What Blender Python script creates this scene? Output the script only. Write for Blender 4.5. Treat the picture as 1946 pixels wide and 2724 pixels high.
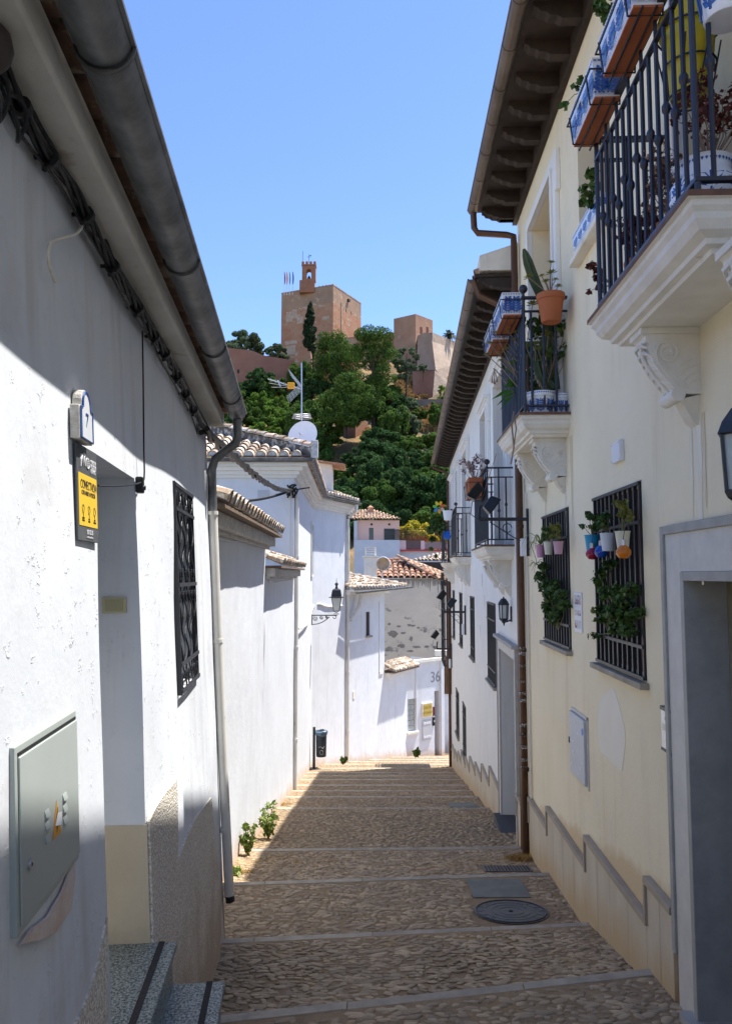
import bpy, math, random
import numpy as np
from mathutils import Vector, Matrix, Quaternion
R=math.radians
for o in list(bpy.data.objects): bpy.data.objects.remove(o)
sc=bpy.context.scene
COL=sc.collection
# ---------------- camera, sky, sun, exposure ----------------
PITCH=R(4.7); FPX=2050.0
cam=bpy.data.cameras.new('camera'); camo=bpy.data.objects.new('camera',cam); COL.objects.link(camo)
cam.sensor_fit='VERTICAL'; cam.sensor_height=24.0; cam.sensor_width=24.0*1946/2724; cam.lens=24*FPX/2724
cam.clip_start=.05; cam.clip_end=3000
camo.location=(0,0,0); camo.rotation_euler=(math.pi/2+PITCH,0,0); sc.camera=camo
SUN_EL=R(67.2); SAZ=(.88,.475)
_l=math.hypot(*SAZ); SUN=Vector((SAZ[0]/_l*math.cos(SUN_EL),SAZ[1]/_l*math.cos(SUN_EL),math.sin(SUN_EL)))
w=bpy.data.worlds.new('World'); sc.world=w; w.use_nodes=True
nt=w.node_tree; bg=nt.nodes['Background']
sky=nt.nodes.new('ShaderNodeTexSky'); sky.sky_type='NISHITA'; sky.sun_disc=False
sky.sun_elevation=SUN_EL; sky.sun_rotation=math.atan2(SAZ[0],SAZ[1]); sky.air_density=1.0; sky.dust_density=.3; sky.ozone_density=5.0; sky.altitude=1500
hs_=nt.nodes.new('ShaderNodeHueSaturation'); hs_.inputs['Hue'].default_value=.507; hs_.inputs['Saturation'].default_value=1.04; hs_.inputs['Value'].default_value=1.0; nt.links.new(sky.outputs[0],hs_.inputs['Color']); nt.links.new(hs_.outputs[0],bg.inputs[0]); bg.inputs[1].default_value=.119
sl=bpy.data.lights.new('sun','SUN'); sl.energy=3.65; sl.angle=R(.53); sl.color=(1,.965,.90)
so=bpy.data.objects.new('sun',sl); COL.objects.link(so); so.rotation_euler=(-SUN).to_track_quat('-Z','Y').to_euler(); so.location=(20,10,40)
sc.view_settings.view_transform='Standard'; sc.view_settings.look='None'; sc.view_settings.exposure=1.40; sc.view_settings.gamma=1
sc.render.engine='CYCLES'
try: sc.cycles.max_bounces=6; sc.cycles.diffuse_bounces=4
except: pass

# ---------------- helpers ----------------
def ray(x,y):
    u=(x-973)/FPX; v=(1362-y)/FPX
    return Vector((u,math.cos(PITCH)-v*math.sin(PITCH),math.sin(PITCH)+v*math.cos(PITCH)))
def at(x,y,Y):
    r=ray(x,y); return r*(Y/r.y)
class Frame:
    """vertical (or battered) wall plane: s along dir, d out towards the street, z up"""
    def __init__(f,p0,dr,b=0,flip=None):
        f.p=Vector((p0[0],p0[1])); f.d=Vector((dr[0],dr[1])); f.b=b
        n=Vector((-f.d.y,f.d.x)).normalized()
        if flip is None:
            if n.dot(-f.p-f.d*.01)<0: n=-n
        elif flip: n=-n
        f.n=n
    def P(f,s,d,z):
        q=f.p+f.d*s+f.n*d
        return Vector((q.x+f.b*z,q.y,z))
    def px(f,x,y,d=0):
        r=ray(x,y); n=f.n
        t=(d+f.p.dot(n))/((r.x-f.b*r.z)*n.x+r.y*n.y)
        q=r*t; s=(Vector((q.x-f.b*q.z,q.y))-f.p).dot(f.d)/f.d.length_squared
        return s,q.z
def WLOC(o):
    v=Vector((0,0,0))
    while o: v+=o.location; o=o.parent
    return v
def tag(o,label=None,cat=None,group=None,kind=None):
    if label: o['label']=label
    if cat: o['category']=cat
    if group: o['group']=group
    if kind: o['kind']=kind
    return o
def empty(name,loc=(0,0,0),label=None,cat=None,group=None):
    o=bpy.data.objects.new(name,None); COL.objects.link(o); o.location=loc; o.empty_display_size=.1
    return tag(o,label,cat,group)
def link_mesh(name,me,mats,parent):
    for m in (mats if isinstance(mats,(list,tuple)) else [mats]): me.materials.append(m)
    o=bpy.data.objects.new(name,me); COL.objects.link(o)
    if parent: o.parent=parent
    return o
class MB:
    def __init__(s): s.v=[]; s.f=[]; s.m=[]; s.cur=0
    def add(s,vs,fs):
        k=len(s.v); s.v+= [tuple(v) for v in vs]; s.f+=[tuple(i+k for i in f) for f in fs]; s.m+=[s.cur]*len(fs); return s
    def hexa(s,c):
        return s.add(c,[(0,3,2,1),(4,5,6,7),(0,1,5,4),(1,2,6,5),(2,3,7,6),(3,0,4,7)])
    def box(s,x0,x1,y0,y1,z0,z1):
        return s.hexa([(x0,y0,z0),(x1,y0,z0),(x1,y1,z0),(x0,y1,z0),(x0,y0,z1),(x1,y0,z1),(x1,y1,z1),(x0,y1,z1)])
    def fbox(s,F,s0,s1,d0,d1,z0,z1):
        return s.hexa([F.P(a,b,c) for c in (z0,z1) for a,b in ((s0,d0),(s1,d0),(s1,d1),(s0,d1))])
    def quad(s,*p): return s.add(p,[tuple(range(len(p)))])
    def prism(s,poly,ext):
        n=len(poly); e=Vector(ext); a=[Vector(p) for p in poly]
        return s.add(a+[p+e for p in a],[tuple(range(n))[::-1],tuple(range(n,2*n))]+[(i,(i+1)%n,n+(i+1)%n,n+i) for i in range(n)])
    def tube(s,pts,r,n=8,cap=True,flat=None):
        pts=[Vector(p) for p in pts]; N=len(pts); rs=r if isinstance(r,(list,tuple)) else [r]*N
        ref=None; vs=[]; fs=[]
        for i,p in enumerate(pts):
            t=(pts[min(i+1,N-1)]-pts[max(i-1,0)])
            if t.length<1e-9: t=Vector((0,0,1))
            t.normalize()
            if ref is None: ref=Vector((0,0,1)) if abs(t.z)<.9 else Vector((1,0,0))
            a=(ref-t*ref.dot(t)); 
            if a.length<1e-6: a=Vector((1,0,0))-t*t.x
            a.normalize(); b=t.cross(a); ref=a
            for k in range(n):
                an=2*math.pi*k/n+(math.pi/4 if n==4 else 0); vs.append(p+(a*math.cos(an)+b*math.sin(an))*rs[i])
        for i in range(N-1):
            for k in range(n): fs.append((i*n+k,i*n+(k+1)%n,(i+1)*n+(k+1)%n,(i+1)*n+k))
        if cap: fs+= [tuple(range(n))[::-1],tuple(range((N-1)*n,N*n))]
        return s.add(vs,fs)
    def lathe(s,prof,c,n=16,axis=(0,0,1),sy=1.0,rot=0):
        q=Vector((0,0,1)).rotation_difference(Vector(axis)); c=Vector(c); vs=[];fs=[]
        for r,z in prof:
            for k in range(n):
                a=2*math.pi*k/n+rot; vs.append(c+q@Vector((r*math.cos(a),r*math.sin(a)*sy,z)))
        N=len(prof)
        for i in range(N-1):
            for k in range(n): fs.append((i*n+k,i*n+(k+1)%n,(i+1)*n+(k+1)%n,(i+1)*n+k))
        fs+=[tuple(range(n))[::-1],tuple(range((N-1)*n,N*n))]
        return s.add(vs,fs)
    def sphere(s,c,r,n=12,sc=(1,1,1)):
        c=Vector(c); vs=[];fs=[];h=n//2
        for i in range(h+1):
            t=math.pi*i/h
            for k in range(n):
                a=2*math.pi*k/n; vs.append(c+Vector((r*sc[0]*math.sin(t)*math.cos(a),r*sc[1]*math.sin(t)*math.sin(a),-r*sc[2]*math.cos(t))))
        for i in range(h):
            for k in range(n): fs.append((i*n+k,i*n+(k+1)%n,(i+1)*n+(k+1)%n,(i+1)*n+k))
        return s.add(vs,fs)
    def clear(s): s.v=[]; s.f=[]; s.m=[]; return s
    def build(s,name,mat,parent=None,smooth=False,org=None,bevel=0):
        if not s.v: return None
        if parent is not None: off=WLOC(parent)
        elif org is not None: off=Vector(org)
        else:
            a=np.array(s.v); off=Vector(((a[:,0].min()+a[:,0].max())/2,(a[:,1].min()+a[:,1].max())/2,a[:,2].min()))
        me=bpy.data.meshes.new(name); me.from_pydata([(v[0]-off.x,v[1]-off.y,v[2]-off.z) for v in s.v],[],s.f)
        o=link_mesh(name,me,mat,parent)
        if any(s.m): me.polygons.foreach_set('material_index',s.m)
        if parent is None: o.location=off
        if smooth:
            me.polygons.foreach_set('use_smooth',[True]*len(me.polygons)); me.set_sharp_from_angle(angle=R(38))
        if bevel:
            b=o.modifiers.new('bevel','BEVEL'); b.width=bevel; b.segments=2; b.limit_method='ANGLE'; b.angle_limit=R(40)
        me.update(); return o
def npmesh(name,V,Fc,mat,parent=None,smooth=False,org=None,mi=None):
    off=np.array(WLOC(parent) if parent is not None else (org if org is not None else ((V[:,0].min()+V[:,0].max())/2,(V[:,1].min()+V[:,1].max())/2,V[:,2].min())))
    me=bpy.data.meshes.new(name); k=Fc.shape[1]; nf=len(Fc)
    me.vertices.add(len(V)); me.vertices.foreach_set('co',(V-off).astype(np.float32).ravel())
    me.loops.add(nf*k); me.loops.foreach_set('vertex_index',Fc.astype(np.int32).ravel())
    me.polygons.add(nf); me.polygons.foreach_set('loop_start',(np.arange(nf)*k).astype(np.int32)); me.polygons.foreach_set('loop_total',np.full(nf,k,np.int32))
    if smooth: me.polygons.foreach_set('use_smooth',np.ones(nf,bool))
    if mi is not None: me.polygons.foreach_set('material_index',mi.astype(np.int32))
    me.update(calc_edges=True)
    o=link_mesh(name,me,mat,parent)
    if parent is None: o.location=tuple(off)
    return o
def copy_tree(o,parent=None,loc=None,rz=None,scale=None):
    c=o.copy(); COL.objects.link(c)
    if parent: c.parent=parent
    if loc is not None: c.location=loc
    if rz is not None: c.rotation_euler=(c.rotation_euler[0],c.rotation_euler[1],rz)
    if scale is not None: c.scale=(scale,)*3 if not isinstance(scale,tuple) else scale
    for ch in [x for x in o.children]: copy_tree(ch,c)
    return c
# ---------------- materials ----------------
def _n(nt,t,**k):
    n=nt.nodes.new(t)
    for a,b in k.items(): setattr(n,a,b)
    return n
def mat(name,c1,c2=None,scale=5,rough=.8,bump=0,bs=None,isl=0,spec=.3,metal=0,stretch=None,c3=None,s3=2,t3=.6,detail=6,trans=0,emit=None,wall=None,alpha=None,vor=None,lo=.35,hi=.65,flake=0,drip=None):
    m=bpy.data.materials.new(name); m.use_nodes=True; nt=m.node_tree; L=nt.links.new
    b=nt.nodes['Principled BSDF']; b.inputs['Roughness'].default_value=rough; b.inputs['Specular IOR Level'].default_value=spec; b.inputs['Metallic'].default_value=metal
    tc=_n(nt,'ShaderNodeTexCoord'); geo=_n(nt,'ShaderNodeNewGeometry'); src=tc.outputs['Object']
    if stretch:
        mp=_n(nt,'ShaderNodeMapping'); mp.inputs['Scale'].default_value=stretch; L(src,mp.inputs[0]); src=mp.outputs[0]
    col=None
    def rgb(c): 
        n=_n(nt,'ShaderNodeRGB'); n.outputs[0].default_value=(*c,1); return n.outputs[0]
    def noise(sc_,d=6,r=.6):
        n=_n(nt,'ShaderNodeTexNoise'); n.inputs['Scale'].default_value=sc_; n.inputs['Detail'].default_value=d; n.inputs['Roughness'].default_value=r; L(src,n.inputs['Vector']); return n.outputs[0]
    def ramp(v,lo,hi):
        n=_n(nt,'ShaderNodeMapRange'); n.inputs[1].default_value=lo; n.inputs[2].default_value=hi; L(v,n.inputs[0]); return n.outputs[0]
    def mix(f,a,b_):
        n=_n(nt,'ShaderNodeMix',data_type='RGBA'); 
        if isinstance(f,float): n.inputs[0].default_value=f
        else: L(f,n.inputs[0])
        L(a,n.inputs[6]); L(b_,n.inputs[7]); return n.outputs[2]
    def mth(op,a,b_=None):
        n=_n(nt,'ShaderNodeMath',operation=op)
        for i,q in enumerate((a,b_)):
            if q is None: continue
            if isinstance(q,(int,float)): n.inputs[i].default_value=q
            else: L(q,n.inputs[i])
        return n.outputs[0]
    col=rgb(c1)
    if c2: col=mix(ramp(noise(scale,detail),lo,hi),col,rgb(c2))
    if c3: col=mix(ramp(noise(s3,5,.65),t3,t3+.08),col,rgb(c3))
    if drip:
        mp2=_n(nt,'ShaderNodeMapping'); mp2.inputs['Scale'].default_value=(7,7,.45); L(tc.outputs['Object'],mp2.inputs[0]); src0=src; src=mp2.outputs[0]; dn=noise(1.0,5,.6); src=src0
        n2=noise(.7,3,.5); col=mix(mth('MULTIPLY',mth('MULTIPLY',ramp(dn,.52,.70),ramp(n2,.42,.60)),drip[1]),col,rgb(drip[0]))
    if isl:
        hs=_n(nt,'ShaderNodeHueSaturation'); mr=_n(nt,'ShaderNodeMapRange'); mr.inputs[3].default_value=1-isl; mr.inputs[4].default_value=1+isl
        L(geo.outputs['Random Per Island'],mr.inputs[0]); L(mr.outputs[0],hs.inputs['Value']); L(col,hs.inputs['Color']); col=hs.outputs[0]
    if wall: # (stain colour, height, slope a, slope b): soiled skirting above sloping ground z=a+b*y ; optional vertical drips
        sx=_n(nt,'ShaderNodeSeparateXYZ'); L(geo.outputs['Position'],sx.inputs[0])
        h=mth('SUBTRACT',sx.outputs[2],mth('ADD',mth('MULTIPLY',sx.outputs[1],wall[3]),wall[2]))
        nz=noise(2.2,5,.7)
        hh=mth('ADD',h,mth('MULTIPLY',mth('SUBTRACT',nz,.5),-wall[1]*2.6))
        f=_n(nt,'ShaderNodeMapRange'); f.inputs[1].default_value=wall[1]; f.inputs[2].default_value=0.0; f.inputs[3].default_value=0; f.inputs[4].default_value=.85; L(hh,f.inputs[0])
        col=mix(f.outputs[0],col,rgb(wall[0]))
    L(col,b.inputs['Base Color'])
    if bump:
        bn=_n(nt,'ShaderNodeBump'); bn.inputs['Distance'].default_value=bump
        if vor:
            v=_n(nt,'ShaderNodeTexVoronoi'); v.inputs['Scale'].default_value=vor; L(src,v.inputs['Vector']); hsrc=mth('ADD',mth('MULTIPLY',v.outputs[0],-1.0),mth('MULTIPLY',noise(bs or 40),.4))
        else: hsrc=mth('ADD',noise(bs or 30,8,.65),mth('MULTIPLY',noise((bs or 30)*.13,3),1.6))
        if flake: hsrc=mth('ADD',mth('MULTIPLY',hsrc,.25),mth('MULTIPLY',ramp(noise(flake,5,.7),.60,.70),.45))
        L(hsrc,bn.inputs['Height']); L(bn.outputs[0],b.inputs['Normal'])
    if trans:
        t=_n(nt,'ShaderNodeBsdfTranslucent'); L(col,t.inputs[0]); mx=_n(nt,'ShaderNodeMixShader'); mx.inputs[0].default_value=trans
        L(b.outputs[0],mx.inputs[1]); L(t.outputs[0],mx.inputs[2]); L(mx.outputs[0],nt.nodes['Material Output'].inputs[0])
    if emit: b.inputs['Emission Color'].default_value=(*c1,1); b.inputs['Emission Strength'].default_value=emit
    return m
GA,GB=-1.58,-.181
M={}
M['white']=mat('white_plaster',(.74,.755,.785),(.68,.695,.725),2.2,.9,.003,40,drip=((.50,.49,.47),.45),c3=(.68,.67,.66),s3=1.3,t3=.66,wall=((.62,.47,.33),.28,GA,GB))
M['white_old']=mat('old_limewash',(.72,.745,.785),(.63,.66,.71),1.6,.92,.005,26,c3=(.62,.63,.66),s3=1.7,t3=.58,wall=((.50,.42,.36),.8,GA,GB),flake=13,drip=((.48,.46,.44),.5))
M['white_rough']=mat('rough_white_render',(.73,.75,.79),(.68,.695,.73),3,.95,.0025,90,drip=((.52,.51,.50),.4),wall=((.62,.46,.32),.22,GA,GB))
M['white_clean']=mat('white_paint',(.83,.81,.765),(.78,.765,.73),2,.8,.003,30,drip=((.60,.57,.50),.4))
M['cream']=mat('cream_render',(.88,.775,.56),(.84,.73,.515),1.4,.9,.003,120,drip=((.66,.54,.38),.5),c3=(.81,.71,.53),s3=.8,t3=.6,wall=((.66,.49,.28),.10,GA+.55,GB))
M['stucco']=mat('moulded_plaster',(.84,.80,.71),(.74,.69,.60),4,.75,.004,40,drip=((.52,.42,.30),.5),c3=(.55,.46,.34),s3=2.5,t3=.64)
M['plinth']=mat('limestone_cladding',(.62,.54,.42),(.53,.45,.34),3,.75,.002,80,stretch=(1,1,.25),wall=((.52,.37,.20),.25,GA,GB))
M['plinthcap']=mat('limestone_cap',(.42,.35,.27),(.36,.30,.23),5,.7,.002,60)
M['greystone']=mat('grey_door_stone',(.40,.385,.36),(.33,.32,.30),9,.6,.001,90)
M['palestone']=mat('pale_door_stone',(.64,.61,.56),(.56,.535,.50),7,.6,.001,90)
M['doorpanel']=mat('dark_grey_slate_panel',(.085,.083,.085),(.06,.058,.06),60,.6,.001,200)
M['darkwood']=mat('dark_brown_wood',(.050,.036,.028),(.03,.022,.018),6,.7,.003,30,stretch=(1,1,1))
M['redwood']=mat('reddish_varnished_wood',(.16,.05,.02),(.09,.03,.015),9,.45,.001,40,stretch=(1,1,.1))
M['iron']=mat('black_iron',(.014,.015,.020),(.022,.023,.03),8,.45,.0006,50,spec=.5)
M['iron_blue']=mat('blue_black_painted_iron',(.016,.019,.034),(.024,.028,.046),8,.42,.0006,50,spec=.5)
M['zinc']=mat('weathered_zinc',(.11,.115,.12),(.24,.245,.25),7,.5,.0015,25,metal=.55,c3=(.30,.30,.29),s3=5,t3=.66)
M['zinc_brown']=mat('brown_metal_gutter',(.13,.10,.08),(.20,.16,.13),3,.45,.001,20,metal=.35)
M['brownpipe']=mat('brown_metal_pipe',(.085,.042,.024),(.12,.06,.034),2,.4,.0005,20,metal=.3)
M['whitepipe']=mat('white_pvc_pipe',(.82,.79,.72),(.72,.69,.62),3,.4,.0005,30,c3=(.42,.38,.33),s3=6,t3=.66)
M['clay']=mat('clay_roof_tile',(.50,.30,.18),(.32,.19,.12),5,.85,.004,30,isl=.35,c3=(.60,.50,.38),s3=4,t3=.52)
M['clay_pale']=mat('weathered_pale_roof_tile',(.50,.36,.25),(.30,.22,.16),5,.85,.004,30,isl=.4,c3=(.62,.56,.47),s3=5,t3=.48)
M['clay_old']=mat('lichen_covered_roof_tile',(.44,.32,.22),(.26,.20,.15),6,.9,.006,35,isl=.35,c3=(.62,.58,.50),s3=7,t3=.50)
M['clay_red']=mat('red_roof_tile',(.45,.22,.13),(.30,.15,.09),6,.85,.004,30,isl=.4,c3=(.58,.45,.34),s3=5,t3=.56)
M['mortar']=mat('white_lime_mortar',(.68,.66,.62),(.44,.41,.37),14,.9,.006,40)
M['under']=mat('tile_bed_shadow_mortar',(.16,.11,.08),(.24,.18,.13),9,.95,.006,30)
M['brick']=mat('dark_brick_tile_edge',(.20,.105,.07),(.14,.075,.05),9,.8,.002,40)
M['terra']=mat('terracotta',(.42,.13,.05),(.36,.11,.045),5,.75,.0008,60)
M['glass']=mat('dark_window_glass',(.02,.023,.026),None,rough=.08,spec=.6)
M['frost']=mat('frosted_lamp_glass',(.72,.75,.72),(.62,.66,.64),5,.25,trans=.3)
M['black']=mat('black_cable_rubber',(.012,.012,.013),(.022,.022,.024),30,.5,.001,90)
M['granite']=mat('speckled_grey_granite',(.30,.34,.32),(.055,.065,.07),95,.35,.0004,90,lo=.44,hi=.56,c3=(.46,.50,.48),s3=140,t3=.56)
M['rubberstrip']=mat('black_grip_strip',(.035,.032,.032),(.05,.045,.045),60,.95,.001,200)
M['edge']=mat('worn_edging_stone',(.44,.38,.30),(.32,.275,.215),7,.8,.003,40,isl=.15)
M['dirt']=mat('earthy_mortar_bed',(.34,.24,.145),(.24,.17,.105),5,.95,.02,28,c3=(.32,.22,.11),s3=.9,t3=.55)
M['cobble']=mat('river_pebbles',(.45,.335,.215),(.30,.23,.155),4,.7,.002,60,isl=.22,c3=(.38,.27,.15),s3=1.0,t3=.57,spec=.25)
M['boxgrey']=mat('grey_green_enamel',(.40,.44,.42),(.37,.41,.39),3,.45,.0003,50)
M['boxgrey2']=mat('pale_grey_enamel',(.55,.56,.58),(.50,.51,.53),3,.5,.0003,50)
M['steel']=mat('brushed_steel',(.55,.55,.56),(.48,.48,.5),8,.35,metal=.7)
M['plastic_w']=mat('white_plastic',(.78,.78,.80),None,rough=.4)
M['plastic_k']=mat('black_plastic',(.015,.015,.017),None,rough=.35)
M['yellow']=mat('sign_yellow',(.80,.52,.04),None,rough=.5)
M['signgrey']=mat('sign_charcoal',(.07,.075,.082),(.10,.105,.11),9,.6)
M['pebbledash']=mat('pebbledash_render',(.84,.78,.69),(.54,.48,.40),75,.95,.006,120,vor=95,lo=.42,hi=.58,wall=((.42,.32,.22),.6,GA,GB))
M['bluewhite']=mat('white_glaze',(.74,.76,.80),None,rough=.2,spec=.6)
M['cobalt']=mat('cobalt_blue_glaze',(.015,.055,.28),(.04,.15,.42),18,.2,spec=.6)
M['leaf']=mat('jade_leaf',(.045,.10,.022),(.09,.15,.03),9,.5,isl=.4,trans=.25)
M['leaf_y']=mat('yellow_green_leaf',(.17,.20,.035),(.24,.22,.05),6,.5,isl=.35,trans=.25)
M['leaf_red']=mat('dry_red_leaf',(.10,.018,.016),(.16,.05,.028),8,.6,isl=.45,trans=.2)
M['leaf_dry']=mat('dry_brown_stem',(.20,.13,.09),(.30,.22,.16),8,.7,isl=.3)
M['stemg']=mat('green_stem',(.13,.15,.05),(.17,.13,.07),8,.6)
M['soil']=mat('potting_soil',(.035,.022,.015),None,rough=.95)
M['bark']=mat('bark',(.08,.058,.042),(.05,.036,.028),6,.9,.01,20)
M['cactus']=mat('cactus_green',(.035,.060,.025),(.06,.08,.035),10,.55)
M['grey_cap']=mat('old_soffit_plaster',(.64,.62,.57),(.52,.50,.45),3,.9,.004,30,c3=(.30,.25,.2),s3=2,t3=.62)
M['cast']=mat('cast_iron_cover',(.12,.125,.12),(.17,.16,.145),20,.55,.002,60,metal=.3)
M['slatecover']=mat('green_grey_cover',(.19,.20,.18),(.15,.15,.13),6,.7,.001,60)
M['straw']=mat('dry_straw',(.42,.25,.07),(.30,.17,.05),8,.9,isl=.35)
# ---------------- shared builders ----------------
def wallmesh(F,s0,s1,z0,z1,holes=(),mb=None,step=None):
    mb=mb or MB()
    S=sorted(set([s0,s1]+[h[0] for h in holes]+[h[1] for h in holes])); Z=sorted(set([z0,z1]+[h[2] for h in holes]+[h[3] for h in holes]))
    for a,b in zip(S,S[1:]):
        for c,d in zip(Z,Z[1:]):
            ms,mz=(a+b)/2,(c+d)/2
            if any(h[0]<ms<h[1] and h[2]<mz<h[3] for h in holes): continue
            mb.quad(F.P(a,0,c),F.P(b,0,c),F.P(b,0,d),F.P(a,0,d))
    for h in holes:
        a,b,c,d,dp=h[:5]
        mb.quad(F.P(a,0,c),F.P(b,0,c),F.P(b,-dp,c),F.P(a,-dp,c)); mb.quad(F.P(a,0,d),F.P(a,-dp,d),F.P(b,-dp,d),F.P(b,0,d))
        mb.quad(F.P(a,0,c),F.P(a,-dp,c),F.P(a,-dp,d),F.P(a,0,d)); mb.quad(F.P(b,0,c),F.P(b,0,d),F.P(b,-dp,d),F.P(b,-dp,c))
    return mb
def tile_rows(O,e,u,width,length,tw=.2,tl=.34,rr=.085,mb=None,seed=1,Lf=None,seg=6,caps=None,base=None,jit=.006):
    """barrel tiles: O eave corner, e unit along eave, u unit up slope; Lf(s) -> (start,end) along the slope"""
    mb=mb or MB(); rg=random.Random(seed); O=Vector(O); e=Vector(e).normalized(); u=Vector(u).normalized(); n=e.cross(u).normalized()
    if n.z<0: n=-n
    nc=max(1,int(width/tw))
    for i in range(nc):
        s=(i+.5)*width/nc; st,L=(0,length) if Lf is None else Lf(s)
        if L-st<.1: continue
        nr=max(1,int(round((L-st)/tl)))
        for j in range(nr):
            a=st+(L-st)*j/nr-(.05 if j else 0); b=st+(L-st)*(j+1)/nr
            jx=rg.uniform(-jit,jit)*1.5; jz=rg.uniform(0,jit); r0=rr*1.06; r1=rr*.86
            vs=[]
            for (q,r,h) in ((a,r0,.022),(b,r1,.0)):
                for k in range(seg+1):
                    an=math.pi*k/seg; vs.append(O+e*(s+jx+math.cos(an)*r)+u*q+n*(math.sin(an)*r+h+jz))
            for k in range(seg+1):
                an=math.pi*k/seg; vs.append(O+e*(s+jx+math.cos(an)*(r0-.014))+u*a+n*(math.sin(an)*(r0-.014)+.022+jz))
            m=seg+1
            fs=[(k,k+1,m+k+1,m+k) for k in range(seg)]+[(k,2*m+k,2*m+k+1,k+1) for k in range(seg)]
            mb.add(vs,fs)
        if caps is not None:
            q=st+.012
            vs=[O+e*(s+math.cos(math.pi*k/seg)*rr*.93)+u*q+n*(math.sin(math.pi*k/seg)*rr*.93+.02) for k in range(seg+1)]
            vs2=[v-u*.03 if False else v+u*.05 for v in vs]
            caps.add(vs,[tuple(range(seg+1))])
    if base is not None:
        ns=24
        for i in range(ns):
            sa,sb=width*i/ns,width*(i+1)/ns
            la=(0,length) if Lf is None else Lf(sa); lb=(0,length) if Lf is None else Lf(sb)
            base.quad(O+e*sa+u*la[0]+n*.004,O+e*sb+u*lb[0]+n*.004,O+e*sb+u*lb[1]+n*.004,O+e*sa+u*la[1]+n*.004)
    return mb
def ridge_tiles(a,b,r=.1,tl=.36,mb=None,seed=1,seg=6):
    mb=mb or MB(); a=Vector(a); b=Vector(b); d=b-a; L=d.length; d.normalize(); e=Vector((d.y,-d.x,0)).normalized(); n=e.cross(d).normalized()
    if n.z<0:n=-n
    k_=max(1,int(L/tl)); rg=random.Random(seed)
    for j in range(k_):
        q0=L*j/k_-.04; q1=L*(j+1)/k_; vs=[]; jz=rg.uniform(0,.008)
        for q,rr,h in ((q0,r*1.08,.02),(q1,r*.88,0)):
            for k in range(seg+1):
                an=math.pi*k/seg; vs.append(a+d*q+e*math.cos(an)*rr+n*(math.sin(an)*rr+h+jz))
        for k in range(seg+1):
            an=math.pi*k/seg; vs.append(a+d*q0+e*math.cos(an)*(r-.012)+n*(math.sin(an)*(r-.012)+.02+jz))
        m=seg+1; mb.add(vs,[(k,k+1,m+k+1,m+k) for k in range(seg)]+[(k,2*m+k,2*m+k+1,k+1) for k in range(seg)])
    return mb
def gutter(a,b,r,mb=None,collars=(),rim=True,seg=10,th=.004):
    mb=mb or MB(); a=Vector(a); b=Vector(b); d=(b-a).normalized(); e=Vector((d.y,-d.x,0)).normalized(); up=Vector((0,0,1))
    def ring(p,r): return [p+e*math.cos(math.pi+math.pi*k/seg)*r+up*math.sin(math.pi+math.pi*k/seg)*r for k in range(seg+1)]
    for r_ in (r,r-th):
        vs=ring(a,r_)+ring(b,r_); m=seg+1; mb.add(vs,[(k,k+1,m+k+1,m+k) for k in range(seg)])
    mb.add(ring(b,r),[tuple(range(seg+1))]); mb.add(ring(a,r),[tuple(range(seg+1))])
    for sg in (-1,1): mb.tube([a+e*r*sg,b+e*r*sg],.011,6)
    for t in collars:
        p=a+(b-a)*t; w=.014
        vs=ring(p-d*w,r+.006)+ring(p+d*w,r+.006)+ring(p-d*w,r)+ring(p+d*w,r); m=seg+1
        mb.add(vs,[(k,k+1,m+k+1,m+k) for k in range(seg)]+[(k,k+1,2*m+k+1,2*m+k) for k in range(seg)]+[(m+k,m+k+1,3*m+k+1,3*m+k) for k in range(seg)])
    return mb
def txt(s,size,parent,name,mat_,loc,rot,ext=.0008,align='CENTER',sx=1):
    c=bpy.data.curves.new(name,'FONT'); c.body=s; c.size=size; c.align_x=align; c.align_y='CENTER'; c.extrude=ext
    t=bpy.data.objects.new(name,c); COL.objects.link(t); bpy.context.view_layer.update()
    me=bpy.data.meshes.new_from_object(t.evaluated_get(bpy.context.evaluated_depsgraph_get())); bpy.data.objects.remove(t)
    me.name=name; me.transform(Matrix.Diagonal((sx,1,1,1))); me.transform(rot.to_4x4()); me.materials.clear()
    o=link_mesh(name,me,mat_,parent); o.location=Vector(loc)-WLOC(parent); return o
def frot(F,flip=False):
    """rotation taking text (x right, y up, z out) onto frame F seen from the street"""
    n=Vector((F.n.x,F.n.y,0)); up=Vector((0,0,1)); x=up.cross(n)
    return Matrix((x,up,n)).transposed()
ICO=None
def ico(sub=1):
    import bmesh
    b=bmesh.new(); bmesh.ops.create_icosphere(b,subdivisions=sub,radius=1); b.verts.ensure_lookup_table()
    V=np.array([v.co[:] for v in b.verts]); F_=np.array([[v.index for v in f.verts] for f in b.faces]); b.free(); return V,F_
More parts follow.
